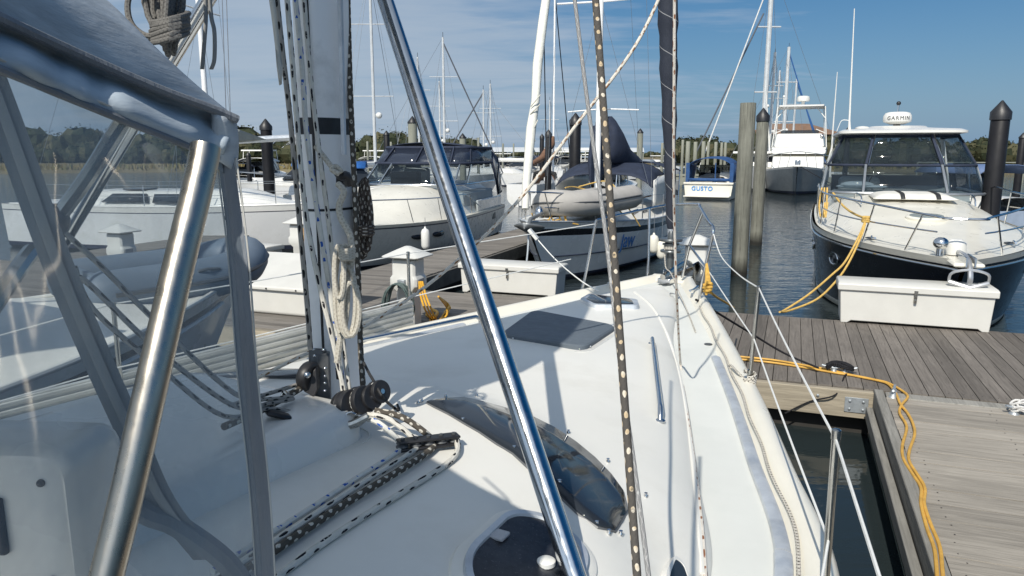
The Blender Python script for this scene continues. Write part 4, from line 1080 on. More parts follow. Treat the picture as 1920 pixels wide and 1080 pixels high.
# boom and stack of the mainsail in its cover, above and behind the frame
g0, g1 = bt(-.16, 0, 3.66), bt(-4.6, 0, 3.78)
mb = MB(); mb.tube([g0, g1], .075, 14); bm_ = mb.build("boom", mast_paint, sb)
mb = MB(); rings = []
cvw = hermite([0, .5, 1.2, 1.7, 2.2, 3.0, 4.4], [.20, .40, .55, .52, .36, .28, .22])
for i in range(23):
    t = i/22; u = 4.4*t; c = bt(-u, .05, 3.58 + .12*t); hgt = 1.2*(1-.55*t) + .05*math.sin(i*1.7); wd = cvw(u)
    rings.append([c + BS*(wd*math.sin(a)) + V((0, 0, hgt*.5 - hgt*.5*math.cos(a))) for a in [2*math.pi*k/14 for k in range(14)]])
mb.loft(rings); mb.build("sail_cover", grey_canvas, bm_)
# ribbed aluminium boarding plank lashed outside the port lifelines
A = pd(222, 738, 4.25); B = pd(772, 592, 5.95); A = A + (A-B).normalized()*.8
X = (B-A).normalized(); Z = V((0,0,1)); N = X.cross(Z).normalized()
e = empty("boarding_plank", (A+B)/2, 0, "ribbed aluminium boarding plank lashed on edge along our port rail", "boarding plank")
al2 = std("weathered_aluminium", (.50, .50, .47), .5, .35, var=.2, vscale=6, stretch=(.2, 1, 1))
mb = MB(); hgt = .25
mb.bar(A, B, .035, hgt, up=(0,0,1)); pl_ = mb.build("plank_panel", al2, e, bevel=.003)
for k in range(6):
    z = -hgt/2 + .022 + k*(hgt-.044)/5
    for s in (1,):
        off = N*(-.0 + .020) if (N.dot(CAM - A) > 0) else N*-.020
        mb = MB(); mb.bar(A + off + V((0,0,z)), B + off + V((0,0,z)), .016, .026); mb.build("rib", al2, pl_, bevel=.006)
# ------------------------------------------------------------------ grey dodger, left foreground
vinyl = glass("clear_vinyl", (.40, .44, .47), .64, .08, dust=.75, bump=1.0, bscale=4.5)
trim = std("dodger_trim", (.17, .185, .205), .75, var=.3, vscale=9, bump=.3, bscale=120, stretch=(1, 1, .2), dirt=(.21, .22, .235), dscale=16)
dcan = std("dodger_canvas", (.47, .51, .54), .85, var=.22, vscale=38, stretch=(1, .06, 1), bump=.25, bscale=190, bdist=.003, spec=.1)
thread = std("thread", (.5, .49, .45), .8)
dg = empty("dodger", pd(300, 640, .8), -BA, None, None, parent=None)
dg.parent = sb; dg.matrix_basis = Matrix.Identity(4); dg.name = "dodger"
dg.location = WM(sb).inverted() @ bt(-2.0, 1.4, 1.65)
r1 = [(445, 224, .92), (400, 205, .895), (300, 168, .83), (150, 103, .745), (0, 33, .66), (-160, -45, .585), (-420, -170, .48)]
r2 = [(414, 298, .935), (380, 284, .90), (300, 253, .83), (150, 192, .745), (0, 130, .66), (-160, 66, .585), (-420, -30, .48)]
e1 = [pd(*p) for p in r1]; e2 = [pd(*p) for p in r2]
e1 += [e1[-1] - BF*.7, e1[-1] - BF*1.5]; e2 += [e2[-1] - BF*.7, e2[-1] - BF*1.5]
E1c = spline(e1, 8); E2c = spline(e2, 8)
n_ = len(E1c)
# roof: cambered canvas from the starboard edge to its mirror on port
mb = MB(); rows = []
for i, P in enumerate(E1c):
    Q = mirror(P); row = []; t = i/(n_-1)
    for j in range(25):
        s = j/24; c = 1 - (2*s-1)**2
        h = (.27 + .30*min(1, t*2.0)) * (c**.62)
        fw = BF*(-.22*c*(1-t)**3)
        row.append(mb.v(P.lerp(Q, s) + V((0, 0, h)) + fw))
    rows.append(row)
for a, b in zip(rows, rows[1:]):
    for j in range(24): mb.face([a[j], b[j], b[j+1], a[j+1]])
mb.build("canvas_roof", dcan, dg, smooth=80, thick=.004)
# piping along the roof edge
mb = MB(); mb.tube(E1c, .0055, 8); mb.build("piping", trim, dg)
# skirt between piping and hem, loose and rippled; flap
tocam = lambda P: (CAM - P).normalized()
mb = MB(); rows = []
for i in range(n_):
    t = i/(n_-1); a, b = E1c[i], E2c[i]; row = []
    for j in range(13):
        s = j/12; L_ = (E1c[i]-E1c[0]).length; rip = (.007*math.sin(L_*95 + 1.5*math.sin(L_*31) + 2*s) + .006*math.sin(L_*47 + 4*s))*math.sin(s*math.pi)
        inn = -.035*math.exp(-((s-.22)/.18)**2) + .012*math.exp(-((s-.75)/.2)**2)
        row.append(mb.v(a.lerp(b, s) + tocam(a)*(rip + inn)))
    rows.append(row)
for a, b in zip(rows, rows[1:]):
    for j in range(12): mb.face([a[j], b[j], b[j+1], a[j+1]])
mb.build("canvas_skirt", std("grey_canvas_skirt", (.40, .46, .51), .8, var=.18, vscale=30, bump=.3, bscale=150, stretch=(1, .08, 1), bdist=.003, spec=.1), dg, smooth=80, thick=.003)
mb = MB(); mb.tube([p + tocam(p)*.004 for p in E2c], .0045, 8); mb.build("hem", trim, dg)
# hem stitching
mb = MB(); L = 0; path = [p + tocam(p)*.0055 + V((0, 0, .009)) for p in E2c]
mb.tube(path, .0016, 5); mb.build("stitching", thread, dg)
# front seam of the starboard panel
SE = [pd(423, 296, .94), pd(446, 480, .95), pd(463, 700, .965), pd(484, 900, .98), pd(497, 1085, 1.0), pd(512, 1400, 1.03)]
SEc = spline(SE, 8)
side_dir = (pd(520, 640, .96) - pd(420, 640, .96)).normalized()
def strip(curve, w0, w1, th, name, m, par):
    mb = MB(); k = len(curve); rows = []
    for i, p in enumerate(curve):
        w_ = w0 + (w1-w0)*i/(k-1); n = tocam(p)
        rows.append([p - side_dir*w_/2 + n*th, p - side_dir*w_*.2 + n*(th*1.5), p + side_dir*w_*.2 + n*th*1.5, p + side_dir*w_/2 + n*th, p + side_dir*w_/2 - n*th, p - side_dir*w_/2 - n*th])
    mb.loft(rows); return mb.build(name, m, par, smooth=50)
strip(SEc, .020, .031, .003, "front_seam", trim, dg)
mb = MB(); mb.tube([p - side_dir*.0125 + tocam(p)*.004 for p in SEc], .0012, 5); mb.tube([p + side_dir*.0135 + tocam(p)*.002 for p in SEc], .0014, 5); mb.build("stitching", thread, dg)
# corner canvas between roof corner and seam
mb = MB(); A = [pd(404, 208, .90), pd(420, 214, .905), pd(446, 222, .92)]; 
rows = []
for s in [i/8 for i in range(9)]:
    a = pd(398, 212 + 80*s, .90 + .03*s); b = pd(441 - 5*math.sin(s*3.14)*-1, 224 + 100*s, .93 + .02*s); m_ = a.lerp(b, .5) + tocam(a)*.012
    rows.append([a, a.lerp(m_, .5) + tocam(a)*.004, m_, m_.lerp(b, .6) + tocam(a)*.003, b])
mb.loft(rows, closed=False, cap=False); mb.build("corner_panel", dcan, dg, smooth=80, thick=.003)
# clear side panel
mb = MB(); rows = []
SEt = SEc[0]; k_ = len(SEc)
for i in range(n_):
    t = i/(n_-1); a = E2c[i]
    low = (SEc[-1] + (E2c[i] - E2c[0])*1.0); 
    row = []
    for j in range(25):
        s = j/24
        fs = SEc[min(k_-1, int(s*(k_-1)))]
        p = fs + (a - E2c[0])*(1.0) + (E2c[0]-SEc[0])*(1-s)
        w_ = .012*math.sin(t*9 + s*5)*math.sin(s*3) + .007*math.sin(t*31 + s*3)*math.exp(-3*s)
        row.append(mb.v(p + tocam(p)*w_*min(1, t*6)))
    rows.append(row)
for a, b in zip(rows, rows[1:]):
    for j in range(24): mb.face([a[j], b[j], b[j+1], a[j+1]])
mb.build("clear_window", vinyl, dg, smooth=80)
# front windscreen of the dodger: from the seam across to its mirror, bulging forward
def fr(s, t):      # s across, t down
    i = t*(k_-1); i0 = min(int(i), k_-2); p = SEc[i0].lerp(SEc[i0+1], i - i0)
    t0 = (t)
    q_ = mirror(p); c = 1 - (2*s-1)**2
    top_h = (.27)*(c**.62)*(1-t)
    return p.lerp(q_, s) + BF*(-.22*c*(1-t) + .30*t*c) + V((0, 0, top_h))
mb = MB(); mb.grid(lambda a, b: fr(a, b), 36, 14); mb.build("front_window", glass("clear_vinyl_front", (.24, .27, .30), .88, .07, dust=.15, bump=.3, bscale=3), dg, smooth=80)
for s0, s1, m in ((.62, .66, trim),):
    mb = MB(); mb.grid(lambda a, b: fr(s0 + (s1-s0)*a, b) + BS*.004*(1 if s1 - s0 < .02 else 0) - BF*(.012 if s1-s0 < .02 else .004), 2, 20); mb.build("window_seam", m, dg, smooth=80, thick=.004)
mb = MB(); mb.grid(lambda a, b: fr(a, b*.045) - BF*.006, 36, 3); mb.build("front_skirt", grey_canvas, dg, smooth=80, thick=.003)
BD = spline([pd(-60, 40, 1.22), pd(20, 250, 1.25), pd(110, 500, 1.3), pd(190, 690, 1.33), pd(240, 800, 1.36), pd(300, 935, 1.4), pd(390, 1050, 1.45)], 6)
strip(BD, .058, .058, .003, "window_seam", trim, dg)
strip([p + tocam(p)*.008 for p in BD], .020, .020, .002, "zip_cover", std("zip", (.27, .28, .29), .6), dg)
# frame tubes
mb = MB(); T = spline([pd(386, 275, .80), pd(372, 345, .79), pd(330, 520, .765), pd(280, 740, .735), pd(235, 940, .715), pd(190, 1120, .70), pd(140, 1330, .68)], 7)
mb.tube(T, .0158, 24); mb.build("grab_rail", std("satin_steel", (.46, .42, .36), .3, 1.0, var=.12, vscale=16, stretch=(1, 1, .15), bump=.05, bscale=30), dg, smooth=60)
for pts, r in (([(250, 200, 1.5), (215, 250, 1.5), (165, 330, 1.5), (108, 408, 1.5)], .016), ([(60, 470, 1.45), (30, 510, 1.4), (-30, 600, 1.35)], .016)):
    tubeP("frame_bow", [pd(*p) for p in pts], r, steel_worn, dg)
mb = MB(); mb.ball(pd(103, 412, 1.5), (.028, .028, .035)); mb.build("frame_joint", grey_pl, dg)
for pts in ([(75, 395, 1.9), (180, 490, 2.0), (300, 610, 2.1), (440, 738, 2.3), (505, 748, 2.62), (548, 742, 2.78)], [(150, 520, 1.9), (180, 545, 1.9), (300, 660, 2.0), (440, 762, 2.3), (505, 756, 2.62), (550, 748, 2.78)], [(140, 500, 1.9), (175, 580, 1.9), (300, 690, 2.0), (420, 780, 2.25), (500, 766, 2.6), (545, 772, 2.72)]):
    tubeP("control_line", [pd(*p) for p in pts], .0075, r_grey, sb)
# lower hem roll and cabin mouldings seen through the window
tubeP("hem_roll", [pd(-60, 838, 1.3), pd(60, 862, 1.33), pd(130, 885, 1.36), pd(200, 900, 1.4), pd(270, 960, 1.4), pd(330, 985, 1.42), pd(420, 1050, 1.45), pd(470, 1120, 1.5)], .022, trim, dg)
e = empty("instrument_pod", pd(30, 960, 1.15), -BA - R(10)); e.parent = sb; e.matrix_basis = WM(sb).inverted() @ Matrix.Translation(pd(10, 985, 1.10)) @ Matrix.Rotation(R(-4), 4, 'Z')
mb = MB(); rng = lambda w_, h_, y: round_poly([(-w_, y, -h_), (w_, y, -h_), (w_, y, h_), (-w_, y, h_)], .04)
mb.loft([rng(.10, .11, 0), rng(.11, .12, .012), rng(.115, .125, .10), rng(.10, .11, .14)]); mb.build("pod_case", gel, e, world=False, smooth=45)
mb = MB(); mb.box((-.035, -.004, -.0), (.075, .012, .09)); mb.build("display", dark_in, e, world=False, bevel=.004)
for x, z in ((.065, .07), (.065, -.085)):
    mb = MB(); mb.ball((x, -.002, z), .006); mb.build("screw", black_pl, e, world=False)
# steel arch behind the dodger with a hung rope coil and tie straps
coil = MB(); rnd = random.Random(21); dC = 1.75
for k in range(13):
    cx = 308 + rnd.uniform(-22, 22); w_ = rnd.uniform(9, 26); y0 = -70 + rnd.uniform(-30, 20); y1 = 66 + rnd.uniform(-10, 40); pts = []
    for t in range(20):
        a = 2*math.pi*t/20; yy = (y0+y1)/2 + (y1-y0)/2*math.sin(a); xx = cx + w_*math.cos(a); f_ = max(0, min(1, (yy - 20)/60)); xx = xx + (318 + (k-6)*2.2 - xx)*f_*.8
        pts.append(pd(xx, yy, dC + .014*k - .03*math.cos(a)))
    coil.tube(pts, .0068, 8, closed=True)
for k in range(7):
    coil.tube([pd(318 + 34*math.cos(t*.52) + rnd.uniform(-2, 2), 33 + 6.2*k + 3.5*math.sin(t*.52 + k) - 8*math.cos(t*.52), dC + .04 - .11*math.sin(t*.52)) for t in range(12)], .0066, 8, closed=True)
coil.tube(spline([pd(300, -40, dC), pd(262, -34, dC), pd(242, -5, dC), pd(240, 25, dC), pd(250, 50, dC), pd(272, 66, dC), pd(295, 66, dC)], 6), .0072, 8)
tag(coil.build("rope_coil", rope_mat("grey_old_rope", (.17, .165, .155), (.11, .105, .10), 90, 3, .5)), "grey mainsheet coil hanging from overhead above the dodger", "rope coil")
for j, L in enumerate(([(384, -30), (386, 30), (383, 80), (379, 130)], [(390, -30), (395, 30), (401, 60), (401, 110), (395, 130)])):
    mb = MB(); w_ = 6
    mb.loft([[pd(x - w_/2 + j, y, 2.0 + .01*j), pd(x + w_/2 + j, y, 2.01 + .01*j)] for x, y in [(p.x, p.y) for p in spline([V((x, y, 0)) for x, y in L], 5)]], closed=False, cap=False)
    mb.build("webbing_strap", std("webbing_grey", (.27, .265, .25), .85), sb, thick=.004)
mb = MB(); mb.tube(spline([pd(118, -20, 1.06), pd(160, 15, 1.03), pd(195, 45, 1.0), pd(216, 72, .985), pd(229, 101, .97)], 6), [.003 + .0012*min(1, i/20) for i in range(25)], 8); mb.build("tie_line", thread, dg)
# ------------------------------------------------------------------ neighbouring boats (each built in its own frame: x forward from the transom, y to port)
def hbf(t, tw, full=2.1, tm=.42):
    if t < tm: k = t/tm; return tw + (1-tw)*(1-(1-k)**2)
    k = (t-tm)/(1-tm); return max(0.0, 1 - k**full)
class Hull:
    def __init__(s, L, B, zb, zs, tw=.8, rake=.9, full=2.1, sag=.0, tm=.42):
        s.L, s.B, s.zb, s.zs, s.tw, s.rake, s.full, s.sag, s.tm = L, B, zb, zs, tw, rake, full, sag, tm
    def z(s, t): return s.zs + (s.zb-s.zs)*t**1.6 - s.sag*math.sin(math.pi*t)
    def hb(s, t): return max(.03, s.B/2*hbf(t, s.tw, s.full, s.tm))
    def pt(s, t, f, side):       # f: 0 waterline .. 1 sheer (negative below water)
        z = s.z(t)*f; ht = s.hb(t); hw = s.B/2*.9*hbf(min(1, t*1.03 + .0), s.tw, s.full*.72, s.tm)
        g = max(0, min(1, f)); h = hw + (ht - hw)*(g**.8 if g > 0 else 0)
        if f < 0: h *= .55
        return V((s.L*t - s.rake*(1-g)*t**5, side*max(h, .012), z if f >= 0 else -.3))
    def sheer(s, x, side=1, inset=0.0, dz=0.0):
        t = x/s.L; return V((x, side*max(.0, s.hb(t)-inset), s.z(t)+dz))
    def build(s, root, fr, mats, n=34, name="hull"):
        """fr: heights from sheer downwards; mats: one per band"""
        mb = MB(); rows = []
        for i in range(n+1):
            t = (i/n)**.85
            rows.append([s.pt(t, f, 1) for f in fr] + [s.pt(t, f, -1) for f in fr[::-1]])
        nb = len(fr)-1; idx = list(range(nb)) + [nb-1] + list(range(nb))[::-1]
        uniq = []
        for m in mats:
            if m not in uniq: uniq.append(m)
        mi = [uniq.index(mats[k]) for k in idx]
        mb.loft(rows, closed=False, cap=False, mats=mi)
        mb.mi = uniq.index(mats[min(1, len(mats)-1)]); mb.poly(rows[0])
        return mb.build(name, uniq, root, world=False, smooth=50)
    def deck(s, root, m, zf, inset=.06, x0=0.0, x1=None, n=40, name="deck", nv=14):
        mb = MB(); x1 = x1 or s.L*.995; rows = []
        for i in range(n+1):
            x = x0 + (x1-x0)*i/n; h = max(.01, s.hb(x/s.L)-inset)
            rows.append([mb.v((x, h*k, s.z(x/s.L) - .01 + zf(x, h*k, h))) for k in [math.sin(math.pi/2*(j/nv*2-1)) for j in range(nv+1)]])
        for a, b in zip(rows, rows[1:]):
            for j in range(nv): mb.face([a[j], a[j+1], b[j+1], b[j]])
        return mb.build(name, m, root, world=False, smooth=50)
def place(name, bow, heading_dir, L, label, cat, group=None):
    """empty at the transom; bow: world xy of the bow, heading_dir: world direction the bow points to"""
    d = V((heading_dir[0], heading_dir[1], 0)).normalized()
    return empty(name, V((bow[0], bow[1], 0)) - d*L, math.atan2(d.y, d.x), label, cat, group)
def lt(name, pts, r, m, par, n=8, k=0, closed=False):
    mb = MB(); mb.tube(spline(pts, k) if k else pts, r, n, closed=closed); return mb.build(name, m, par, world=False)
def lbox(name, c, size, m, par, bevel=.01, M=None, taper=1.0):
    mb = MB(); mb.box(c, size, M, taper); return mb.build(name, m, par, world=False, bevel=bevel)
def fender(P, r, L, label, m=white_pl, up=.35):
    e = empty("fender", P, 0, label, "fender")
    mb = MB(); mb.lathe([(r*.2, 0), (r*.75, .03), (r, .09), (r, L-.09), (r*.75, L-.03), (r*.25, L), (r*.2, L+.04)], (0, 0, 0), 14); mb.build("fender_body", m, e, world=False, smooth=60)
    lt("fender_line", [(0, 0, L+.03), (0, .0, L+up)], .006, wire_g, e, 5)
pane = glass("tinted_pane", (.02, .026, .03), .35, .04)
pane2 = glass("smoky_pane", (.025, .033, .042), .74, .05, dust=.1, bump=.1, bscale=2)
bottom = std("antifouling", (.02, .022, .028), .7)
boot = std("boot_stripe", (.03, .035, .06), .4)
seat_v = std("pale_upholstery", (.38, .42, .43), .6, var=.1)

# ---------- navy-hulled express cruiser on the right
L = 10.4; sd = E2
bowR = pd(1812, 486, 9.7); c1 = place("motorboat", (bowR.x, bowR.y), -sd, L, "navy-hulled white motorboat with a hardtop, bow pointing at the dock box on the right", "motorboat")
H = Hull(L, 3.55, 1.36, 1.45, .92, 1.15, 2.6, .0, .5)
H.build(c1, [1.0, .93, .20, .10, .02, -.2], [cream, navy, navy, cream, bottom])
def zf(x, y, h):
    tr = .50*sstep(9.9, 4.2, x) if x < 9.9 else 0
    tr = .50*(1 - sstep(4.2, 9.9, x)) ; w_ = max(.05, h - .16 - .26*sstep(4, 9, x))
    return tr*max(0, 1 - abs(y/w_)**3.4)**.8 if abs(y) < w_ else 0
H.deck(c1, cream, zf, .05, 0.2)
lt("rub_rail", [H.sheer(L*i/40, 1, -.015, -.13) for i in range(1, 41)], .018, steel, c1); lt("rub_rail", [H.sheer(L*i/40, -1, -.015, -.13) for i in range(1, 41)], .018, steel, c1)
# bow rail
for s in (1, -1):
    tp = [H.sheer(x, s, .10, .62 - .10*sstep(8.5, 10.2, x)) for x in (2.6, 3.5, 5, 6.5, 8, 9.2, 9.9)] 
    tp[0].z -= .5
    lt("bow_rail", tp + ([V((10.15, .25*s, tp[-1].z)), V((10.2, 0, tp[-1].z))]), .017, steel, c1, k=5)
    lt("bow_rail", [H.sheer(x, s, .12, .32) for x in (6.2, 7.4, 8.6, 9.4, 9.9)], .012, steel, c1, k=4)
    for x in (3.5, 5.0, 6.4, 7.7, 8.8, 9.7):
        lt("rail_stanchion", [H.sheer(x - .22, s, .10, .0), H.sheer(x, s, .10, .60 - .10*sstep(8.5, 10.2, x))], .014, steel, c1)
# windscreen, enclosure, hardtop
def arc(z, hw, xf, xs, bow_, n=24):
    out = []
    for i in range(n+1):
        a = -1 + 2*i/n
        out.append(V((xf - bow_*abs(a)**2.4, hw*math.sin(a*math.pi/2), z)))
    out = [V((xs, -hw*1.0, z))] + out + [V((xs, hw*1.0, z))]; return out
def tri(name, ringA, ringB, m, par, i0, i1, th=.008):
    mb = MB(); mb.loft([ringA[i0:i1+1], ringB[i0:i1+1]], closed=False, cap=False); return mb.build(name, m, par, world=False, smooth=60, thick=th)
ZB, ZM, ZT = 1.94, 2.50, 3.17
rb, rm, rt = arc(ZB, 1.58, 4.05, .5, .75), arc(ZM, 1.47, 3.45, .45, .62), arc(ZT, 1.15, 2.75, .4, .40)
for (i0, i1) in ((0, 1), (1, 9), (9, 17), (17, 25), (25, 26)):
    tri("windscreen_pane", rb, rm, pane2, c1, i0, i1); tri("enclosure_panel", rm, rt, pane2, c1, i0, i1)
fr_m = std("windscreen_frame", (.28, .30, .32), .35, .6)
for i in (1, 9, 17, 25):
    mb = MB(); mb.bar(rb[i], rm[i], .05, .075, up=(1, 0, 0)); mb.build("windscreen_frame", fr_m, c1, world=False, bevel=.006)
    mb = MB(); mb.bar(rm[i], rt[i], .05, .10, up=(1, 0, 0)); mb.build("enclosure_frame", navy_canvas, c1, world=False)
for i in (9.2, 17.2):
    a = rm[int(i)] + V((.03, .05, 0)); b = rt[int(i)] + V((.03, .04, 0)); lt("enclosure_pole", [a, b], .014, steel, c1)
mb = MB(); mb.tube([p + V((0, 0, -.02)) for p in rb], .032, 8); mb.build("windscreen_base", fr_m, c1, world=False)
mb = MB(); mb.tube(rm, .028, 8); mb.build("enclosure_hem", navy_canvas, c1, world=False)
mb = MB(); mb.tube([p + V((0, 0, -.03)) for p in rt], .045, 8); mb.build("enclosure_hem", navy_canvas, c1, world=False)
def outline(hw, xf, xa, bw, z): return [p for p in [V((p.x, p.y, z)) for p in arc(z, hw, xf, xa, bw)]]
mb = MB()
mb.loft([outline(1.16, 2.88, -.3, .42, ZT+.0), outline(1.30, 3.05, -.4, .45, ZT+.03), outline(1.30, 3.05, -.4, .45, ZT+.075), outline(1.20, 2.9, -.35, .42, ZT+.12), outline(.62, 2.2, .1, .3, ZT+.165), outline(.58, 2.1, .2, .3, ZT+.205), outline(.5, 2.0, .3, .3, ZT+.215)])
mb.build("hardtop", gel, c1, world=False, smooth=40)
for s in (1, -1):
    mb = MB(); mb.bar((-.2, s*1.25, ZT), (-.1, s*1.55, 1.5), .35, .05, up=(0, 1, 0)); mb.build("hardtop_leg", gel, c1, world=False, bevel=.02)
mb = MB(); mb.lathe([(.16, 0), (.20, .02), (.295, .06), (.31, .12), (.30, .20), (.26, .265), (.18, .285), (.02, .29)], (1.6, 0, ZT+.255), 28); rd = mb.build("radar_dome", white_pl, c1, world=False, smooth=50)
mb = MB(); mb.lathe([(.09, 0), (.07, .06)], (1.6, 0, ZT+.205), 14); mb.build("radar_mount", grey_pl, rd, world=False)
tx = textmesh("GARMIN", .118, Matrix.Identity(4), rd, "lettering", std("dark_lettering", (.03, .03, .035), .5), .004, spacing=1.25)
for v_ in tx.data.vertices:      # wrap the word round the dome
    a = v_.co.x/.31; r_ = .309 - .03*max(0, (v_.co.y + .02))*0 + v_.co.z; v_.co = V((1.6 + r_*math.cos(a), r_*math.sin(a), ZT + .255 + .135 + v_.co.y))
lt("light_mast", [(1.6, 0, ZT+.54), (1.6, 0, ZT+.70)], .022, steel, c1); mb = MB(); mb.ball((1.6, 0, ZT+.74), .05); mb.build("light", black_pl, c1, world=False)
mb = MB(); mb.lathe([(.16, 0), (.17, .03), (.1, .06), (.02, .07)], (1.5, -.72, ZT+.16), 18); mb.build("antenna_dish", white_pl, c1, world=False)
lt("antenna", [(1.8, -1.02, ZT+.10), (1.8, -1.04, ZT+.35), (1.75, -1.12, ZT + 2.9)], [.035, .022, .010], white_pl, c1); lt("antenna_cable", [(1.8, -1.02, ZT+.35), (1.8, -1.2, ZT+.36), (1.8, -1.27, ZT+.2), (1.8, -1.3, ZT+.1)], .008, white_pl, c1, k=4)
# inside: dash, seats, companion bulkhead, aft curtain with a pale window
lbox("dash", (2.9, 0, 1.82), (1.1, 2.7, .22), seat_v, c1, .05)
lbox("helm_seat", (1.4, -.7, 1.75), (.5, .9, .9), seat_v, c1, .1); lbox("helm_seat", (1.4, .75, 1.65), (.5, 1.0, .7), seat_v, c1, .1)
lbox("cockpit_liner", (1.2, 0, 1.30), (3.2, 3.0, .3), seat_v, c1, .05)
lbox("aft_curtain", (-.25, 0, 1.85), (.02, 2.5, .7), std("aft_curtain", (.13, .135, .14), .7), c1, .0)
lbox("curtain_window", (-.25, 0, 2.70), (.014, 2.4, .98), glass("curtain_vinyl", (.42, .42, .38), .8, .1), c1, .0)
mb = MB(); mb.tube([V((2.2 , -.35 + .19*math.cos(t*.4), 2.08 + .19*math.sin(t*.4))) for t in range(16)], .014, 7, closed=True); mb.build("steering_wheel", black_pl, c1, world=False)
mb = MB(); mb.ball((3.05, -.85, 2.06), (.18, .36, .085)); mb.ball((3.0, -.75, 2.02), (.2, .55, .05)); tag(mb.build("towel", std("pale_cloth", (.55, .62, .66), .8), None, world=False), None)
tw_ = bpy.data.objects["towel"]; tw_.data.transform(WM(c1)); tag(tw_, "pale bundled cover lying behind the hardtop motorboat's windscreen", "cover")
# foredeck kit
mb = MB(); c = V((7.0, .02, 0)); z7 = H.z(.67) + zf(7.0, 0, 1.6)
M_ = Matrix.Rotation(R(5.2), 3, 'Y'); mb.lathe([(.32, -.03), (.33, .02), (.29, .04), (.27, .03)], (7.0, 0, z7), 26, M=M_); fh = mb.build("deck_hatch", cream, c1, world=False, smooth=30)
mb = MB(); mb.lathe([(.265, .0), (.265, .042), (.2, .045)], (7.0, 0, z7), 26, M=M_); mb.build("hatch_lens", std("pale_lens", (.30, .34, .34), .15), fh, world=False, smooth=30)
mb = MB(); mb.grid(lambda a, b: V((4.25 + 1.35*a, -.72 + 1.44*b, H.z(.45) + .49 + .085*(1-abs(2*a-1)**6)*(1-abs(2*b-1)**6) - .02*a)), 10, 10); sp_ = mb.build("sun_pad", std("sun_pad_vinyl", (.70, .68, .62), .6), c1, world=False, thick=.02)
for y in (-.22, .38):
    mb = MB(); mb.grid(lambda a, b: V((4.3 + 1.4*a, y - .035 + .07*b, H.z(.45) + .505 + .09*(1-abs(2*a-1)**6) - .02*a)), 10, 1); mb.build("pad_strap", black_rub, sp_, world=False, thick=.01)
for s in (1, -1):
    lt("grab_handle", [(5.0, s*1.02, 1.86), (5.1, s*1.0, 1.97), (5.7, s*.95, 1.93), (5.8, s*.95, 1.80)], .014, steel, c1, k=4)
for s in (1, -1):
    mb = MB(); mb.lathe([(.075, 0), (.08, .012), (.05, .02)], H.sheer(8.3, s, .35, .015), 14); mb.build("deck_filler", grey_pl, c1, world=False)
    mb = MB(); a = H.sheer(8.6, s, .22, .05); mb.tube([a + V((-.13, 0, .02)), a, a + V((.13, -.03*s, .02))], .016, 8); mb.build("mooring_cleat", steel, c1, world=False)
for x in (5.4, 7.6):
    for s in (1, -1):
        t = x/L; p = H.pt(t, .68, s); q_ = H.pt(t+.01, .68, s); n_d = (q_-p).cross(V((0, 0, 1))).normalized()*(1 if s > 0 else -1)
        if n_d.y*s < 0: n_d = -n_d
        X_ = (q_-p).normalized(); Z_ = X_.cross(n_d)
        mb = MB(); mb.tube([p + X_*(.19*math.cos(a*.393)) + Z_*(.105*math.sin(a*.393)) + n_d*.01 for a in range(16)], .02, 7, closed=True); hp = mb.build("porthole", steel, c1, world=False)
        mb = MB(); mb.poly([p + X_*(.18*math.cos(a*.393)) + Z_*(.095*math.sin(a*.393)) + n_d*.012 for a in range(16)]); mb.build("pane", smoke, hp, world=False, thick=.006)
# pulpit platform, windlass, spotlight, anchor
mb = MB(); mb.box((10.25, 0, 1.33), (.75, .36, .06)); mb.build("bow_platform", cream, c1, world=False, bevel=.03)
mb = MB(); mb.lathe([(.13, 0), (.14, .05), (.13, .16), (.07, .21)], (9.75, -.02, 1.37), 16); mb.build("windlass_cover", white_pl, c1, world=False)
mb = MB(); mb.lathe([(.05, 0), (.045, .1)], (9.95, -.24, 1.37), 10); mb.ball((9.97, -.24, 1.54), (.09, .1, .085)); sl_ = mb.build("searchlight", steel, c1, world=False)
mb = MB(); mb.tube(spline([(9.8, 0, 1.42), (10.3, 0, 1.42), (10.62, 0, 1.35), (10.75, 0, 1.20), (10.72, 0, 1.10)], 5), .032, 8)
mb.tube([V((10.66, -.22, 1.12)), V((10.74, 0, 1.06)), V((10.66, .22, 1.12))], .03, 8); mb.tube(spline([(10.66, -.22, 1.12), (10.70, -.2, 1.24), (10.72, 0, 1.29), (10.70, .2, 1.24), (10.66, .22, 1.12)], 5), .018, 8)
mb.prism([V((10.72, -.08, 1.09)), V((10.72, .08, 1.09)), V((10.45, 0, 1.0))], (0, 0, .02)); mb.build("anchor", std("galvanised_anchor", (.5, .51, .52), .4, .7), c1, world=False)
mb = MB(); mb.box((10.45, .05, 1.38), (.5, .02, .12)); mb.box((10.45, -.05, 1.38), (.5, .02, .12)); mb.build("anchor_roller", steel, c1, world=False)
# yellow dock lines of the cruiser
W1 = WM(c1)
mb = MB()
knot = pd(1624, 410, 11.6)
mb.tube(spline([pd(1562, 362, 13.4), pd(1580, 385, 12.9), pd(1600, 400, 12.3), knot], 6), .019, 7)
for k in range(3): mb.tube([knot + V((.05*math.cos(t*.7+k), .05*math.sin(t*.7+k), -.04 + .03*k)) for t in range(10)], .022, 7)
for k, L_ in enumerate(([(1612, 440), (1585, 490), (1560, 515), (1515, 553), (1470, 582)], [(1616, 440), (1590, 495), (1565, 530), (1530, 562), (1478, 583)])):
    mb.tube(spline([knot] + [pd(x, y, 11.5 - .12*i) for i, (x, y) in enumerate(L_)] + [pz(1462, 585, DZ + .02)], 6), .016, 7)
tag(mb.build("dock_line", std("amber_line", (.55, .36, .10), .8, var=.25, vscale=30)), "amber mooring line from the hardtop motorboat's bow rail down to the dock", "dock line")
mb = MB()
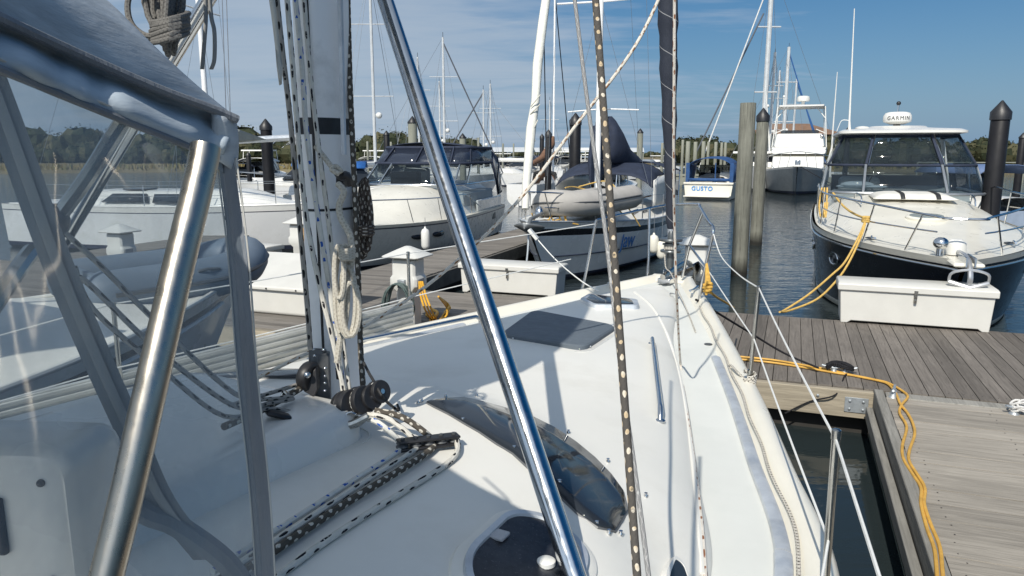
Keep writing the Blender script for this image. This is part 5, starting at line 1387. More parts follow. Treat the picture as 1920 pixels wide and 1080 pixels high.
for k in range(3): mb.tube(spline([pd(1541 + 5*k, 352, 14.5), pd(1536 + 7*k, 385, 14.4), pd(1540 + 4*k, 408, 14.3), pd(1546 + 3*k, 380, 14.4)], 5), .016, 6)
tag(mb.build("dock_line", MATS["amber_line"]), "amber line looped over the aft end of the hardtop motorboat's rail", "dock line")

# ---------- grey-cream motor yacht with navy canvas, left of the strut
ang = R(13); sdir = V((math.sin(ang), math.cos(ang), 0)); L = 10.8
c2 = place("motorboat", (-4.35, 16.2), -sdir, L, "cream motor yacht with navy canvas enclosure moored left of the far finger pier", "motorboat")
H = Hull(L, 3.7, 1.14, .98, .93, 1.3, 2.5, .03, .5)
yh = std("yacht_topside", (.70, .68, .63), .3, var=.05, coat=.2); H.build(c2, [1.0, .93, .90, .55, .05, -.2], [cream, boot, yh, yh, bottom])
def zf(x, y, h):
    tr = .86*(1 - sstep(5.2, 10.0, x)); w_ = max(.05, h - .20 - .2*sstep(5, 9, x))
    return tr*max(0, 1 - abs(y/w_)**3.2)**.8 if abs(y) < w_ else 0
H.deck(c2, cream, zf, .04, 0.2)
ZB, ZM, ZT = 1.86, 2.46, 2.93
rb, rm, rt = arc(ZB, 1.62, 5.3, 1.2, .9), arc(ZM, 1.52, 4.35, 1.1, .75), arc(ZT, 1.38, 3.6, .6, .5)
for (i0, i1) in ((0, 1), (1, 5), (5, 9), (9, 17), (17, 21), (21, 25), (25, 26)):
    tri("windscreen_pane", rb, rm, pane2, c2, i0, i1)
for (i0, i1) in ((1, 7), (7, 13), (13, 19), (19, 25), (0, 1), (25, 26)):
    tri("enclosure_panel", rm, rt, glass("navy_vinyl", (.03, .038, .06), .22, .12, dust=.1, bump=.4, bscale=2), c2, i0, i1)
for i in (1, 5, 9, 17, 21, 25):
    mb = MB(); mb.bar(rb[i], rm[i], .035, .05, up=(1, 0, 0)); mb.build("windscreen_frame", steel, c2, world=False)
for i in (1, 7, 13, 19, 25):
    mb = MB(); mb.bar(rm[i], rt[i], .04, .12, up=(1, 0, 0)); mb.build("enclosure_frame", navy_canvas, c2, world=False)
for ring, r_ in ((rb, .03), (rm, .045), (rt, .05)):
    mb = MB(); mb.tube(ring, r_, 8); mb.build("windscreen_frame" if ring is rb else "enclosure_hem", steel if ring is rb else navy_canvas, c2, world=False)
mb = MB(); mb.grid(lambda a, b: V((3.62 - .5*abs(2*b-1)**2.4*1.0*(1-a) - 3.0*a, (2*b-1)*1.4*1.0, ZT + .02 + .13*(1-(2*b-1)**2) + .05*math.sin(a*3.14) - .25*a*a)), 12, 16); mb.build("canvas_top", navy_canvas, c2, world=False, smooth=80, thick=.02)
for s in (1, -1):   # aft side curtains
    mb = MB(); mb.loft([[V((1.2, s*1.52, 2.46)), V((.6, s*1.38, 2.85)), ], [V((.9, s*1.60, 1.85)), V((-.1, s*1.45, 2.6))], [V((.7, s*1.62, 1.35)), V((-.35, s*1.52, 1.4))]], closed=False, cap=False)
    sc_ = mb.build("side_curtain", navy_canvas, c2, world=False, thick=.015)
    mb = MB(); mb.poly([V((1.0, s*1.575, 2.40)), V((.55, s*1.42, 2.72)), V((.15, s*1.50, 2.4)), V((.80, s*1.625, 1.92))]); mb.build("curtain_window", glass("curtain_clear", (.35, .36, .36), .4, .08), sc_, world=False, thick=.012)
    mb = MB(); mb.poly([V((.75, s*1.645, 1.85)), V((.10, s*1.535, 2.28)), V((-.2, s*1.56, 1.5)), V((.55, s*1.66, 1.42))]); mb.build("curtain_window", MATS["curtain_clear"], sc_, world=False, thick=.012)
lbox("cockpit_liner", (2.6, 0, 1.35), (3.4, 3.0, .5), seat_v, c2, .05); lbox("helm_seat", (2.6, -.6, 1.9), (.5, .8, .8), seat_v, c2, .1); lbox("helm_console", (3.6, -.6, 1.95), (.4, .9, .5), dark_in, c2, .05)
for s in (1, -1):
    tp = [H.sheer(x, s, .08, .58) for x in (3.4, 5, 6.5, 8, 9.4, 10.3)]; tp[0].z -= .45
    lt("bow_rail", tp + [V((10.75, .0, tp[-1].z))], .016, steel, c2, k=5)
    for x in (4.6, 5.9, 7.2, 8.5, 9.7): lt("rail_stanchion", [H.sheer(x-.2, s, .08, 0), H.sheer(x, s, .08, .57)], .013, steel, c2)
    for x in (7.2, 8.1):
        p = H.pt(x/L, .66, s); q_ = H.pt(x/L+.01, .66, s); X_ = (q_-p).normalized(); n_d = X_.cross(V((0, 0, 1))); n_d = n_d if n_d.y*s > 0 else -n_d
        Z_ = V((0, 0, 1)) - n_d*n_d.z
        mb = MB(); mb.poly([p + X_*(.30*math.cos(a*.314)) + Z_*(.085*math.sin(a*.314)) + n_d*.008 for a in range(20)]); mb.build("porthole", smoke, c2, world=False, thick=.012)
    p = H.pt(.16, .75, s); lbox("vent_grille", p, (.34, .03, .22), grey_pl, c2, .01)
    lbox("cockpit_opening", H.sheer(1.8, s, .16, .19), (1.0, .03, .24), dark_in, c2, .03); lbox("bulwark", H.sheer(1.8, s, .18, .17), (3.0, .08, .36), gel, c2, .03)
lt("hatch_bars", [(7.2, -.9, 1.95), (8.2, -.4, 1.86)], .015, grey_pl, c2)
fender(pd(798, 468, 17.3), .10, .50, "white fender hanging on the cream motor yacht's side above the white pedestal", up=.25)

# ---------- grey sailboat with dinghy on deck, bow over the dock
L = 11.5; c3 = place("sailboat", (.30, 14.5), -E2, L, "pale grey sailboat with navy stripe and a dinghy lashed on its foredeck", "sailboat")
H = Hull(L, 3.35, 1.42, 1.12, .62, 1.35, 2.0, .12, .45)
gh = std("pale_grey_topside", (.80, .80, .78), .25, var=.08, vscale=.8, coat=.3); H.build(c3, [1.0, .93, .90, .79, .10, .05, -.2], [gel, gh, navy, gh, boot, bottom])
def zf(x, y, h):
    tr = .34*(sstep(1.5, 2.5, x))*(1 - sstep(7.2, 9.2, x)); w_ = max(.05, h - .42)
    return (tr*max(0, 1 - abs(y/w_)**5)**.6 if abs(y) < w_ else 0) + .03
H.deck(c3, gel_deck, zf, .03, 0.1)
for s in (1, -1):
    lt("toe_rail", [H.sheer(L*i/40, s, .02, .02) for i in range(1, 41)], .022, alu, c3)
    lt("bow_rail", [H.sheer(x, s, .06, .60) for x in (9.6, 10.4, 11.0, 11.35)] + [V((11.55, 0, H.z(1)+.60))], .015, steel, c3, k=5)
    lt("bow_rail", [H.sheer(9.6, s, .06, .60), H.sheer(9.45, s, .06, 0)], .014, steel, c3); lt("bow_rail", [H.sheer(11.0, s, .06, .60), H.sheer(10.8, s, .06, 0)], .014, steel, c3)
    lt("bow_rail", [H.sheer(x, s, .06, .30) for x in (9.5, 10.4, 11.0)], .012, steel, c3)
    for x in (1.6, 3.4, 5.2, 7.2): lt("stanchion", [H.sheer(x, s, .06, 0), H.sheer(x, s, .06, .60)], .013, steel, c3)
    for z in (.32, .6): lt("lifeline", [H.sheer(x, s, .06, z) for x in (1.6, 3.4, 5.2, 7.2, 9.5)], .005, wire_g, c3, 5)
    lt("hull_moulding", [H.pt(t, .44, s) + V((0, s*.012, 0)) for t in [.05 + .9*i/24 for i in range(25)]], .013, boot, c3, 6)
    for x in (3.2, 4.3, 5.4, 6.4): lbox("cabin_window", (x, s*(H.hb(x/L)-.50), H.z(x/L)+.17), (.62, .03, .13), smoke, c3, .03)
lt("handrail", [(3, .9, 1.52), (6.5, .85, 1.55)], .02, std("teak", (.22, .12, .06), .6), c3)
W3 = WM(c3)
p = H.pt(.70, .62, 1); q_ = H.pt(.66, .62, 1); X_ = (q_-p).normalized(); N_ = X_.cross(V((0, 0, 1)))
N_ = N_ if N_.y > 0 else -N_; Z_ = N_.cross(X_); Z_ = Z_ if Z_.z > 0 else -Z_
Mt = Matrix((( X_.x, Z_.x, N_.x, p.x + N_.x*.035), (X_.y, Z_.y, N_.y, p.y + N_.y*.035), (X_.z, Z_.z, N_.z, p.z), (0, 0, 0, 1)))
textmesh("Jaw", .52, Mt, c3, "boat_name", std("blue_lettering", (.05, .17, .42), .5), .006, shear=.35)
# mast, boom with navy cover, navy dodger and bimini, pale coaming cloth
def mastset(root, x, h, r, spread, m=mast_paint, zs=(.38, .7), stays=True, bowx=None, sternx=0, z0=1.2, hbm=1.5):
    lt("mast", [(x, 0, z0), (x, 0, h)], [r, r*.85], m, root, 10)
    for f in zs:
        z = z0 + (h-z0)*f; lt("spreader", [(x, -spread, z), (x, 0, z-.02), (x, spread, z)], r*.32, m, root, 6)
    if stays:
        z1, z2 = z0 + (h-z0)*zs[0], z0 + (h-z0)*zs[-1]
        for s in (1, -1):
            lt("shroud", [(x-.1, s*hbm, z0*.9), (x, s*spread, z1), (x, s*spread*.9, z2), (x, 0, h)], max(.005, r*.07), wire_g, root, 5); lt("shroud", [(x-.4, s*hbm, z0*.9), (x, 0, z1)], max(.005, r*.07), wire_g, root, 5)
        if sternx is not None: lt("backstay", [(x, 0, h), (sternx, 0, z0)], max(.005, r*.07), wire_g, root, 5)
mastset(c3, 6.0, 15.5, .075, 1.15, hbm=1.45, z0=1.5, zs=(.36, .68))
Wi = W3.inverted()
lf = lambda px, py, d: Wi @ pd(px, py, d)
lt("radar_spreader", [lf(1065, 210, 20.5), lf(1130, 204, 20.0), lf(1198, 206, 19.6)], .018, mast_paint, c3)
mb = MB(); rings = []
for (cx, y0, y1, d, w_) in ((1128, 215, 258, 19.9, .20), (1132, 220, 296, 19.9, .26), (1142, 218, 305, 20.0, .30), (1158, 245, 308, 20.4, .28), (1172, 276, 316, 20.9, .24), (1188, 288, 324, 21.4, .18), (1200, 300, 326, 21.9, .14)):
    a, b = lf(cx, y0, d), lf(cx, y1, d); c = (a+b)/2; hh = (a-b).length/2
    rings.append([c + V((.05*math.cos(t), w_*math.cos(t), hh*math.sin(t))) for t in [2*math.pi*k/14 for k in range(14)]])
mb.loft(rings); mb.build("sail_cover", navy_canvas, c3, world=False, smooth=60)
mb = MB(); mb.tube([lf(1120, 238, 19.8), lf(1116, 300, 19.7), lf(1117, 345, 19.7)], [.14, .2, .16], 10); mb.build("mast_boot_cover", navy_canvas, c3, world=False)
mb = MB(); mb.grid(lambda a, b: V((5.4 - 1.9*a, -1.35 + 2.7*b, 1.85 + .35*(1-(2*b-1)**4) + .30*sstep(0, .4, a))), 8, 14); mb.build("dodger", navy_canvas, c3, world=False, smooth=80, thick=.02)
mb = MB(); mb.grid(lambda a, b: V((3.6 - 2.6*a, -1.45 + 2.9*b, 2.30 + .24*(1-(2*b-1)**4) - .08*a*a)), 8, 14); mb.build("bimini", navy_canvas, c3, world=False, smooth=80, thick=.02)
for s in (1, -1):
    mb = MB(); mb.grid(lambda a, b: V((5.3 - 3.6*a, s*(1.36 + .06*math.sin(a*3)), 1.30 + (.75 + .12*math.sin(a*3.1))*b)), 10, 4); wc = mb.build("weather_cloth", white_pl, c3, world=False, smooth=80, thick=.02)
    mb = MB(); mb.bar((3.9, s*1.46, 1.3), (3.75, s*1.46, 2.1), .06, .012, up=(0, 1, 0)); mb.build("cloth_strap", navy_canvas, wc, world=False)
    for x in (1.0, 3.2): lt("bimini_pole", [(x+.4, s*1.45, 1.2), (x, s*1.42, 2.34)], .016, steel, c3)
lbox("outboard_panel", (.15, .9, 1.65), (.06, .8, .5), std("panel_grey", (.16, .17, .18), .5), c3, .03)
# anchors on the bow
mb = MB(); mb.tube([V((10.9, .1, 1.55)), V((11.6, .1, 1.5)), V((11.85, .1, 1.3))], .03, 8)
mb.grid(lambda a, b: V((11.55 + .42*a - .1*abs(b-.5), .1 + (b-.5)*.62*math.sin(math.pi*min(1, a*.8+.2)), 1.18 + .16*a + .12*abs(b-.5)*2)), 8, 8); mb.build("anchor", std("dull_anchor", (.22, .23, .235), .45, .6), c3, world=False, thick=.02)
mb = MB(); mb.lathe([(.10, 0), (.11, .1), (.07, .2), (.03, .24)], (10.75, .0, 1.45), 14); mb.build("windlass", steel, c3, world=False)
lt("anchor_chain", spline([V((11.55, .05, 1.38)), V((11.75, .1, .9)), V((11.9, .1, .45))], 5), .02, galv, c3)
mb = MB(); mb.tube([pd(985, 392, 14.7), pd(987, 345, 14.8), pd(996, 240, 15.0), pd(1004, 190, 15.1), pd(1008, 120, 15.25), pd(1018, 40, 15.4), pd(1032, -60, 15.7)], [.07, .085, .10, .085, .10, .095, .085], 12)
fj = mb.build("furled_jib", std("white_sailcloth", (.70, .69, .62), .75, var=.08, vscale=3, bump=.5, bscale=9, bdist=.02), c3)
for y0, y1 in ((178, 200), (196, 214), (225, 262), (262, 300), (320, 336)):
    d0 = 15.05; xs = lambda y: 1004 - (y-190)*.13 if y > 190 else 1004
    mb = MB(); mb.tube([pd(xs(y0)-9, y1, d0-.09), pd(xs(y0), (y0+y1)/2, d0-.13), pd(xs(y0)+9, y0, d0-.09)], .012, 6); mb.build("sail_tie", std("tie_cream", (.5, .49, .43), .8), fj)
lt("forestay_wire", [lf(1025, 330, 15.2), lf(1018, -40, 16.2)], .012, black_pl, c3); 
mb = MB(); rnd = random.Random(17)
for k in range(10):
    x0 = 995 + rnd.uniform(0, 70); mb.tube(spline([pd(x0, 400 + rnd.uniform(-8, 12), 15.4), pd(x0 + rnd.uniform(-12, 12), 415, 15.4), pd(x0 + rnd.uniform(5, 25), 421, 15.5)], 4), .014, 6)
tag(mb.build("dock_line", MATS["gold_line"]), "gold and tan lines heaped on the grey sailboat's foredeck beside its anchor", "dock line")
mb = MB(); mb.tube(spline([pd(1085, 350, 17.2), pd(1140, 340, 17.0), pd(1165, 372, 16.6), pd(1185, 400, 16.8), pd(1200, 424, 17.0)], 5), .015, 6); mb.tube(spline([pd(1145, 375, 16.4), pd(1168, 402, 16.6)], 3), .015, 6); mb.tube(spline([pd(1060, 352, 16.6), pd(1075, 350, 17), pd(1100, 356, 17.2)], 3), .015, 6)
tag(mb.build("lashing_line", MATS["amber_line"]), "amber straps holding the inflatable dinghy on the grey sailboat's deck", "strap")
fender(pd(1225, 475, 16.5), .11, .42, "left of two cream fenders hanging at the grey sailboat's side", cream, .5); fender(pd(1240, 486, 16.5), .11, .42, "right of two cream fenders hanging at the grey sailboat's side", cream, .6)
def dinghy(M, label, mtube, mfloor, Ld=2.7, Bd=1.35, r=.21, upside=False):
    e = empty("inflatable_dinghy", M.translation, 0, label, "dinghy"); e.matrix_basis = M
    hw = Bd/2 - r
    path = [(-Ld*.5, -hw, 0), (-Ld*.2, -hw, 0), (Ld*.12, -hw, .01), (Ld*.32, -hw*.82, .05), (Ld*.43, -hw*.4, .11), (Ld*.455, 0, .13), (Ld*.43, hw*.4, .11), (Ld*.32, hw*.82, .05), (Ld*.12, hw, .01), (-Ld*.2, hw, 0), (-Ld*.5, hw, 0)]
    P_ = spline(path, 5); n = len(P_); rr = [r*(.55 if i in (0, n-1) else .85 if i in (1, n-2) else 1) for i in range(n)]
    mb = MB(); mb.tube(P_, rr, 16); tb = mb.build("inflated_tube", mtube, e, world=False, smooth=60)
    mb = MB(); mb.tube([V((p.x, p.y + (r*.98 if p.y > 0 else -r*.98)*min(1, abs(p.y)/hw*1.2) if abs(p.y) > .02 else p.y, p.z + .02)) + V((r*.98*max(0, (p.x-Ld*.30)/(Ld*.155)), 0, 0)) for p in P_[2:-2]], .022, 6); mb.build("rub_strake", grey_pl, tb, world=False)
    mb = MB(); mb.grid(lambda a, b: V((-Ld*.46 + Ld*.80*a, (2*b-1)*hw*(1 - .5*a**4), (r*.75 if upside else -r*.5) + .05*a*a)), 10, 4); mb.build("floor", mfloor, e, world=False, thick=.02)
    mb = MB(); mb.box((-Ld*.44, 0, 0), (.04, hw*2, r*1.7)); mb.build("transom", mfloor, e, world=False)
    for s in (1, -1):
        mb = MB(); mb.tube([V((Ld*.02, s*(hw + r*.8), r*.62)), V((Ld*.06, s*(hw + r*.95), r*.72)), V((Ld*.14, s*(hw + r*.8), r*.62))], .016, 6); mb.build("grab_handle", grey_pl, tb, world=False)
    return e
mt_ = std("beige_hypalon", (.40, .38, .35), .6, var=.08, vscale=4); mf_ = std("dinghy_floor", (.20, .20, .20), .7)
Cd = pd(1098, 380, 16.4)
dinghy(Matrix.Translation(Cd) @ Matrix.Rotation(math.atan2(-E2.y, -E2.x) + R(-20), 4, 'Z') @ Matrix.Rotation(R(5), 4, 'X') @ Matrix.Rotation(R(3), 4, 'Y'), "beige inflatable dinghy lashed on the grey sailboat's foredeck", mt_, mf_, 2.8, 1.5, .27, True)

# ---------- sailboat in the port slip, seen through the dodger
L = 10.8; ndir = V((math.sin(R(24)), math.cos(R(24)), 0))
c4 = place("sailboat", (-3.08, 8.35), ndir, L, "white and grey sailboat in the next slip, seen through the clear dodger window", "sailboat")
H = Hull(L, 3.3, 1.42, 1.2, .7, .9, 2.4, .05, .45)
H.build(c4, [1.0, .93, .88, .12, .05, -.2], [gel, navy, hull_white, boot, bottom])
def zf(x, y, h):
    tr = .22*(1 - sstep(8.0, 9.6, x)); w_ = max(.05, h - .35)
    return (tr*max(0, 1 - abs(y/w_)**5)**.6 if abs(y) < w_ else 0) + .02
H.deck(c4, gel_deck, zf, .03, .1)
for s in (1, -1):
    lt("toe_rail", [H.sheer(L*i/40, s, .02, .02) for i in range(1, 41)], .024, gel, c4); lt("hull_moulding", [H.pt(t, .86, s) + V((0, s*.01, 0)) for t in [.03 + .92*i/24 for i in range(25)]], .02, gel, c4, 6)
    mb = MB(); 
    pts = [H.pt((x)/L, f, s) + V((0, s*.012, 0)) for x, f in ((3.0, .42), (3.1, .36), (4.7, .36), (4.8, .42), (4.8, .62), (4.7, .68), (3.1, .68), (3.0, .62))]
    mb.poly(pts); mb.build("hull_window", smoke, c4, world=False, thick=.015)
house_m = std("blue_grey_house", (.17, .22, .28), .4, var=.1, vscale=1.2)
xh0, xh1 = 3.2, 7.05
mb = MB(); mb.loft([[V((xh0, y, 1.35)) for y in (-1.02, 1.02)] + [V((xh1, y, 1.35)) for y in (1.02, -1.02)], [V((xh0, y, 2.62)) for y in (-.95, .95)] + [V((xh1 - .03, y, 2.62)) for y in (.95, -.95)]])
hs = mb.build("deckhouse", house_m, c4, world=False, bevel=.05, seg=3)
mb = MB(); mb.loft([[V((xh0-.1, y, 2.63)) for y in (-1.0, 1.0)] + [V((xh1+.05, y, 2.63)) for y in (1.0, -1.0)], [V((xh0-.1, y, 2.70)) for y in (-1.0, 1.0)] + [V((xh1+.05, y, 2.70)) for y in (1.0, -1.0)]]); mb.build("roof", gel, hs, world=False, bevel=.03)
mb = MB(); mb.loft([[V((xh0, y, 2.71)) for y in (-.95, .95)] + [V((xh1-.2, y, 2.71)) for y in (.95, -.95)], [V((xh0+.2, y, 3.22)) for y in (-.5, .5)] + [V((xh1-.5, y, 3.15)) for y in (.5, -.5)]]); mb.build("canvas_cover", navy_canvas, hs, world=False, bevel=.08, seg=3)
mb = MB()
c = V((6.4, -1.015, 1.66)); rg = round_poly([c + V((a*.20, 0, b*.12)) for a, b in ((-1, -1), (1, -1), (1, 1), (-1, 1))], .11, 6)
mb.tube(rg, .03, 8, closed=True); ph = mb.build("porthole", steel, hs, world=False); mb = MB(); mb.poly(rg); mb.build("pane", smoke, ph, world=False, thick=.02)
lt("mast", [(L-3.05, 0, 1.5), (L-3.05, 0, 13)], .045, mast_paint, c4, 12); lt("furler_foil", [(L-3.0, -.2, 2.6), (L-3.05, -.08, 12)], .02, alu, c4)
for px in (424, 432): lt("shroud", [Wi2 for Wi2 in (WM(c4).inverted() @ pd(px, 215, 9), WM(c4).inverted() @ pd(px - 10, -80, 9.6))], .006, wire_g, c4, 5)
Cn = pd(455, 505, 9.0)
gt_ = std("grey_hypalon", (.12, .155, .20), .55, var=.1, vscale=4)
dinghy(Matrix.Translation(pd(316, 518, 7.5)) @ Matrix.Rotation(math.atan2(ndir.y, ndir.x) - R(14), 4, 'Z') @ Matrix.Rotation(R(4), 4, 'X'), "dark grey inflatable dinghy on the neighbouring sailboat's foredeck beside the dodger edge", gt_, gt_, 1.9, 1.1, .21)

# ---------- white sailboat lying across at the left, behind the dock
cr = V((math.cos(R(12)), -math.sin(R(12)), 0)); L = 10.5
bp_ = pY(655, 400, 21.0)
c5 = place("sailboat", (bp_.x, bp_.y), cr, L, "white sailboat with dark cabin windows lying between the dodger and the mast", "sailboat")
H = Hull(L, 3.2, 1.40, 1.30, .75, .9, 2.1, .05, .45); H.build(c5, [1.0, .88, .86, .14, .05, -.2], [gel, boot, hull_white, boot, bottom])
def zf(x, y, h):
    tr = .42*sstep(1.6, 2.8, x)*(1 - sstep(7.0, 9.0, x)); w_ = max(.05, h - .35); return (tr*max(0, 1 - abs(y/w_)**6)**.5 if abs(y) < w_ else 0) + .02
H.deck(c5, gel, zf, .03, .1)
for s in (1, -1):
    lt("toe_rail", [H.sheer(L*i/30, s, .02, .01) for i in range(1, 31)], .03, gel, c5)
    for x0, x1 in ((3.5, 5.0), (5.15, 6.6)):
        w_ = H.hb(.5)-.35; z = H.z(.5); yt, yb = s*(w_*.90), s*(w_*.995+.01); mb = MB(); mb.poly([V((x0 + .3*(x0 < 4), yt, z+.33)), V((x1 - .1, yt, z+.34)), V((x1, yb, z+.12)), V((x0, yb, z+.10))]); mb.build("cabin_window", smoke, c5, world=False, thick=.07)
    for x in (1.5, 3.3, 5.1, 6.9, 8.7): lt("stanchion", [H.sheer(x, s, .06, 0), H.sheer(x, s, .06, .6)], .014, steel, c5)
    for z in (.3, .6): lt("lifeline", [H.sheer(x, s, .06, z) for x in (1.5, 3.3, 5.1, 6.9, 8.7, 10.3)], .006, wire_g, c5, 5)
lbox("deck_hatch", (4.2, -.5, H.z(.4) + .46), (.7, .6, .04), smoke, c5, .01)
mastset(c5, 6.2, 15, .08, 1.0, z0=1.7); Wi5 = WM(c5).inverted()
lt("boom", [Wi5 @ pd(372, 268, 19.5), Wi5 @ pd(580, 256, 20.5)], .085, alu, c5)
lbox("hull_vent", V((7.6, -1.38, 1.02)), (.28, .08, .12), black_pl, c5, .03)
mb = MB(); mb.grid(lambda a, b: pd(440 + 60*a, 240 + 22*a + 28*b*(1 - a), 17 + 1.5*a), 6, 4); mb.build("drooping_cover", std("old_canvas", (.30, .31, .28), .9), c5, thick=.01)
# ------------------------------------------------------------------ boats further off
def facing(px, Y, z=0): p = pY(px, 300, Y); p.z = z; return p
# stern-to express cruiser with a blue canvas
gcan = std("royal_canvas", (.015, .062, .18), .75, var=.2)
L = 8.5; P = facing(1330, 45); d = V((P.x, P.y, 0)).normalized(); d = (d + V((.16, 0, 0))).normalized()
g = empty("motorboat", P, math.atan2(d.y, d.x), "small cream motorboat with blue canvas, stern towards us, name on its transom", "motorboat")
H = Hull(L, 3.05, 1.25, 1.02, .95, .9, 2.4, 0, .5); H.build(g, [1.0, .9, .84, .1, .03, -.2], [gel, cream, cream, cream, bottom])
H.deck(g, gel, lambda x, y, h: .45*sstep(2.6, 3.4, x)*(1-sstep(5, 8, x))*max(0, 1-abs(y/max(.1, h-.2))**4) if abs(y) < h-.2 else 0, .03, .9)
lbox("swim_platform", (-.35, 0, .22), (.7, 2.7, .08), cream, g, .03)
lbox("transom_top", (.06, 0, .98), (.3, 2.95, .12), cream, g, .03)
textmesh("GUSTO", .36, Matrix(((0, 0, -1, -.03), (-1, 0, 0, .35), (0, 1, 0, .66), (0, 0, 0, 1))), g, "boat_name", std("blue_lettering2", (.05, .26, .62), .5), .012, bold=True, spacing=1.1)
mb = MB(); mb.grid(lambda a, b: V((3.6 - 3.3*a, -1.3 + 2.6*b, 2.15 + .42*(1-abs(2*b-1)**3) - .1*a)), 8, 12); mb.build("canvas_top", gcan, g, world=False, thick=.03)
for y in (-1.3, -.35, 1.3):
    mb = MB(); mb.bar((.3, y, 1.05), (.3, y, 2.2), .05, .22 if abs(y) > 1 else .06); mb.build("canvas_side", gcan, g, world=False)
for s in (1, -1):
    mb = MB(); mb.loft([[V((.3, s*1.35, 1.1)), V((.35, s*1.3, 2.1))], [V((3.4, s*1.42, 1.15)), V((3.5, s*1.28, 2.1))]], closed=False); mb.build("side_curtain", gcan, g, world=False, thick=.02)
mb = MB(); mb.grid(lambda a, b: V((.28, -1.25 + 2.5*b, 1.1 + .18*a)), 2, 4); mb.build("canvas_lower", gcan, g, world=False, thick=.02)
lbox("windscreen", (3.4, 0, 1.75), (.03, 2.2, .6), pane, g, .01); lbox("cabin_bulkhead", (3.5, -.1, 1.2), (.05, 2.5, .7), dark_in, g, .0); lbox("companion_door", (3.44, .1, 1.35), (.05, .6, 1.0), dark_in, g, .0)
lbox("helm_seat", (1.6, -.8, 1.25), (.5, .7, .75), white_pl, g, .08); lbox("engine_box", (.8, -.55, 1.08), (.7, .8, .25), white_pl, g, .08); mb = MB(); mb.ball((.8, -.6, 1.26), (.2, .25, .12)); mb.build("seat_cushion", black_pl, g, world=False)
# bow-on sport-fishing boat with a tuna tower
L = 14; P = facing(1496, 49.0); d = V((P.x, P.y, 0)).normalized()
g = place("sportfishing_boat", (P.x, P.y), -d, L, "white sportfishing boat with flybridge, hardtop tower and radar, seen bow-on", "fishing boat")
H = Hull(L, 4.5, 1.95, 1.25, .92, 1.6, 2.6, 0, .5); H.build(g, [1.0, .95, .93, .12, .04, -.2], [gel, hull_white, std("sportfish_topside", (.25, .27, .28), .35), boot, bottom])
H.deck(g, gel, lambda x, y, h: (.25*(1-sstep(9, 13, x))*max(0, 1-abs(y/max(.1, h-.2))**4) if abs(y) < h-.2 else 0), .03, .2)
def slab(name, x0, x1, hw0, hw1, z0, z1, m, par, rk=.6, bevel=.06, hx=None):
    mb = MB(); a = [V((x0, -hw0, z0)), V((x0, hw0, z0)), V((x1, hw0*.86, z0)), V((x1, -hw0*.86, z0))]; b = [V((x0+.1, -hw1, z1)), V((x0+.1, hw1, z1)), V((x1-rk, hw1*.9, z1)), V((x1-rk, -hw1*.9, z1))]
    mb.loft([a, b]); return mb.build(name, m, par, world=False, bevel=bevel, seg=3)
slab("foredeck_cabin", 3.5, 10.6, 2.0, 1.9, 1.4, 2.55, gel, g, 1.6, .12); slab("cabin_shade_band", 3.6, 8.75, 2.02, 2.0, 2.55, 2.72, std("shade_cloth", (.28, .27, .22), .7), g, .3, .02); cb_ = slab("cabin", 3.4, 8.9, 2.08, 2.05, 2.72, 3.05, gel, g, .3, .1)
slab("flybridge_eyebrow", 3.4, 8.5, 2.1, 2.05, 3.05, 3.2, gel, g, .2, .05); fb_ = slab("flybridge", 3.6, 8.1, 2.0, 1.75, 3.2, 4.2, gel, g, .8, .15)
lbox("bridge_windscreen", (6.9, 0, 4.32), (.05, 2.6, .25), pane, fb_, .01)
slab("hardtop", 3.4, 7.6, 1.75, 1.72, 6.12, 6.24, gel, g, .2, .05)
for s in (1, -1):
    for x, xb in ((3.8, 3.6), (7.0, 7.9)):
        lt("tower_leg", [(xb, s*1.85, 3.2), (x, s*1.62, 6.12)], .035, white_pl, g)
    lt("tower_brace", [(7.4, s*1.75, 4.2), (7.2, s*1.1, 4.5)], .025, white_pl, g); lt("tower_brace", [(7.1, s*1.65, 5.3), (6.9, s*1.0, 6.12)], .03, white_pl, g)
    tp = [H.sheer(x, s, .1, .95) for x in (7.5, 9.5, 11.5, 13, 13.7)] + [V((14.0, 0, 2.9))]; lt("bow_rail", tp, .022, steel, g, k=4)
    for x in (8, 9.5, 11, 12.3, 13.3): lt("rail_stanchion", [H.sheer(x-.3, s, .1, 0), H.sheer(x, s, .1, .95)], .016, steel, g)
mb = MB(); mb.lathe([(.42, 0), (.46, .1), (.42, .32), (.3, .38), (.02, .4)], (6.2, .1, 6.55), 20); mb.build("radar_dome", white_pl, g, world=False); lt("radar_post", [(6.2, .1, 6.24), (6.2, .1, 6.56)], .12, white_pl, g)
lt("antenna", [(4.5, -1.3, 6.2), (4.5, -1.3, 7.0)], .03, white_pl, g); mb = MB(); mb.ball((4.5, -1.3, 7.05), .09); mb.build("antenna_dome", white_pl, g, world=False)
mb = MB(); mb.ball((7.6, 1.5, 4.0), .14); mb.build("searchlight", steel, g, world=False)
lt("outrigger", [(3.6, -2.1, 2.6), (3.3, -2.3, 4.4), (3.0, -2.8, 8.4)], [.07, .05, .025], white_pl, g)
lt("bow_line", spline([V((13.7, .2, 1.9)), V((13.4, 1.6, 1.1)), V((12.5, 2.8, .4)), V((12.2, 3.2, -.1))], 6), .03, black_pl, g, 6)
mb = MB(); mb.box((13.9, 0, 1.95), (.9, .55, .1)); mb.build("bow_pulpit", gel, g, world=False, bevel=.03); lbox("windlass", (13.0, 0, 2.15), (.35, .35, .35), steel, g, .05)
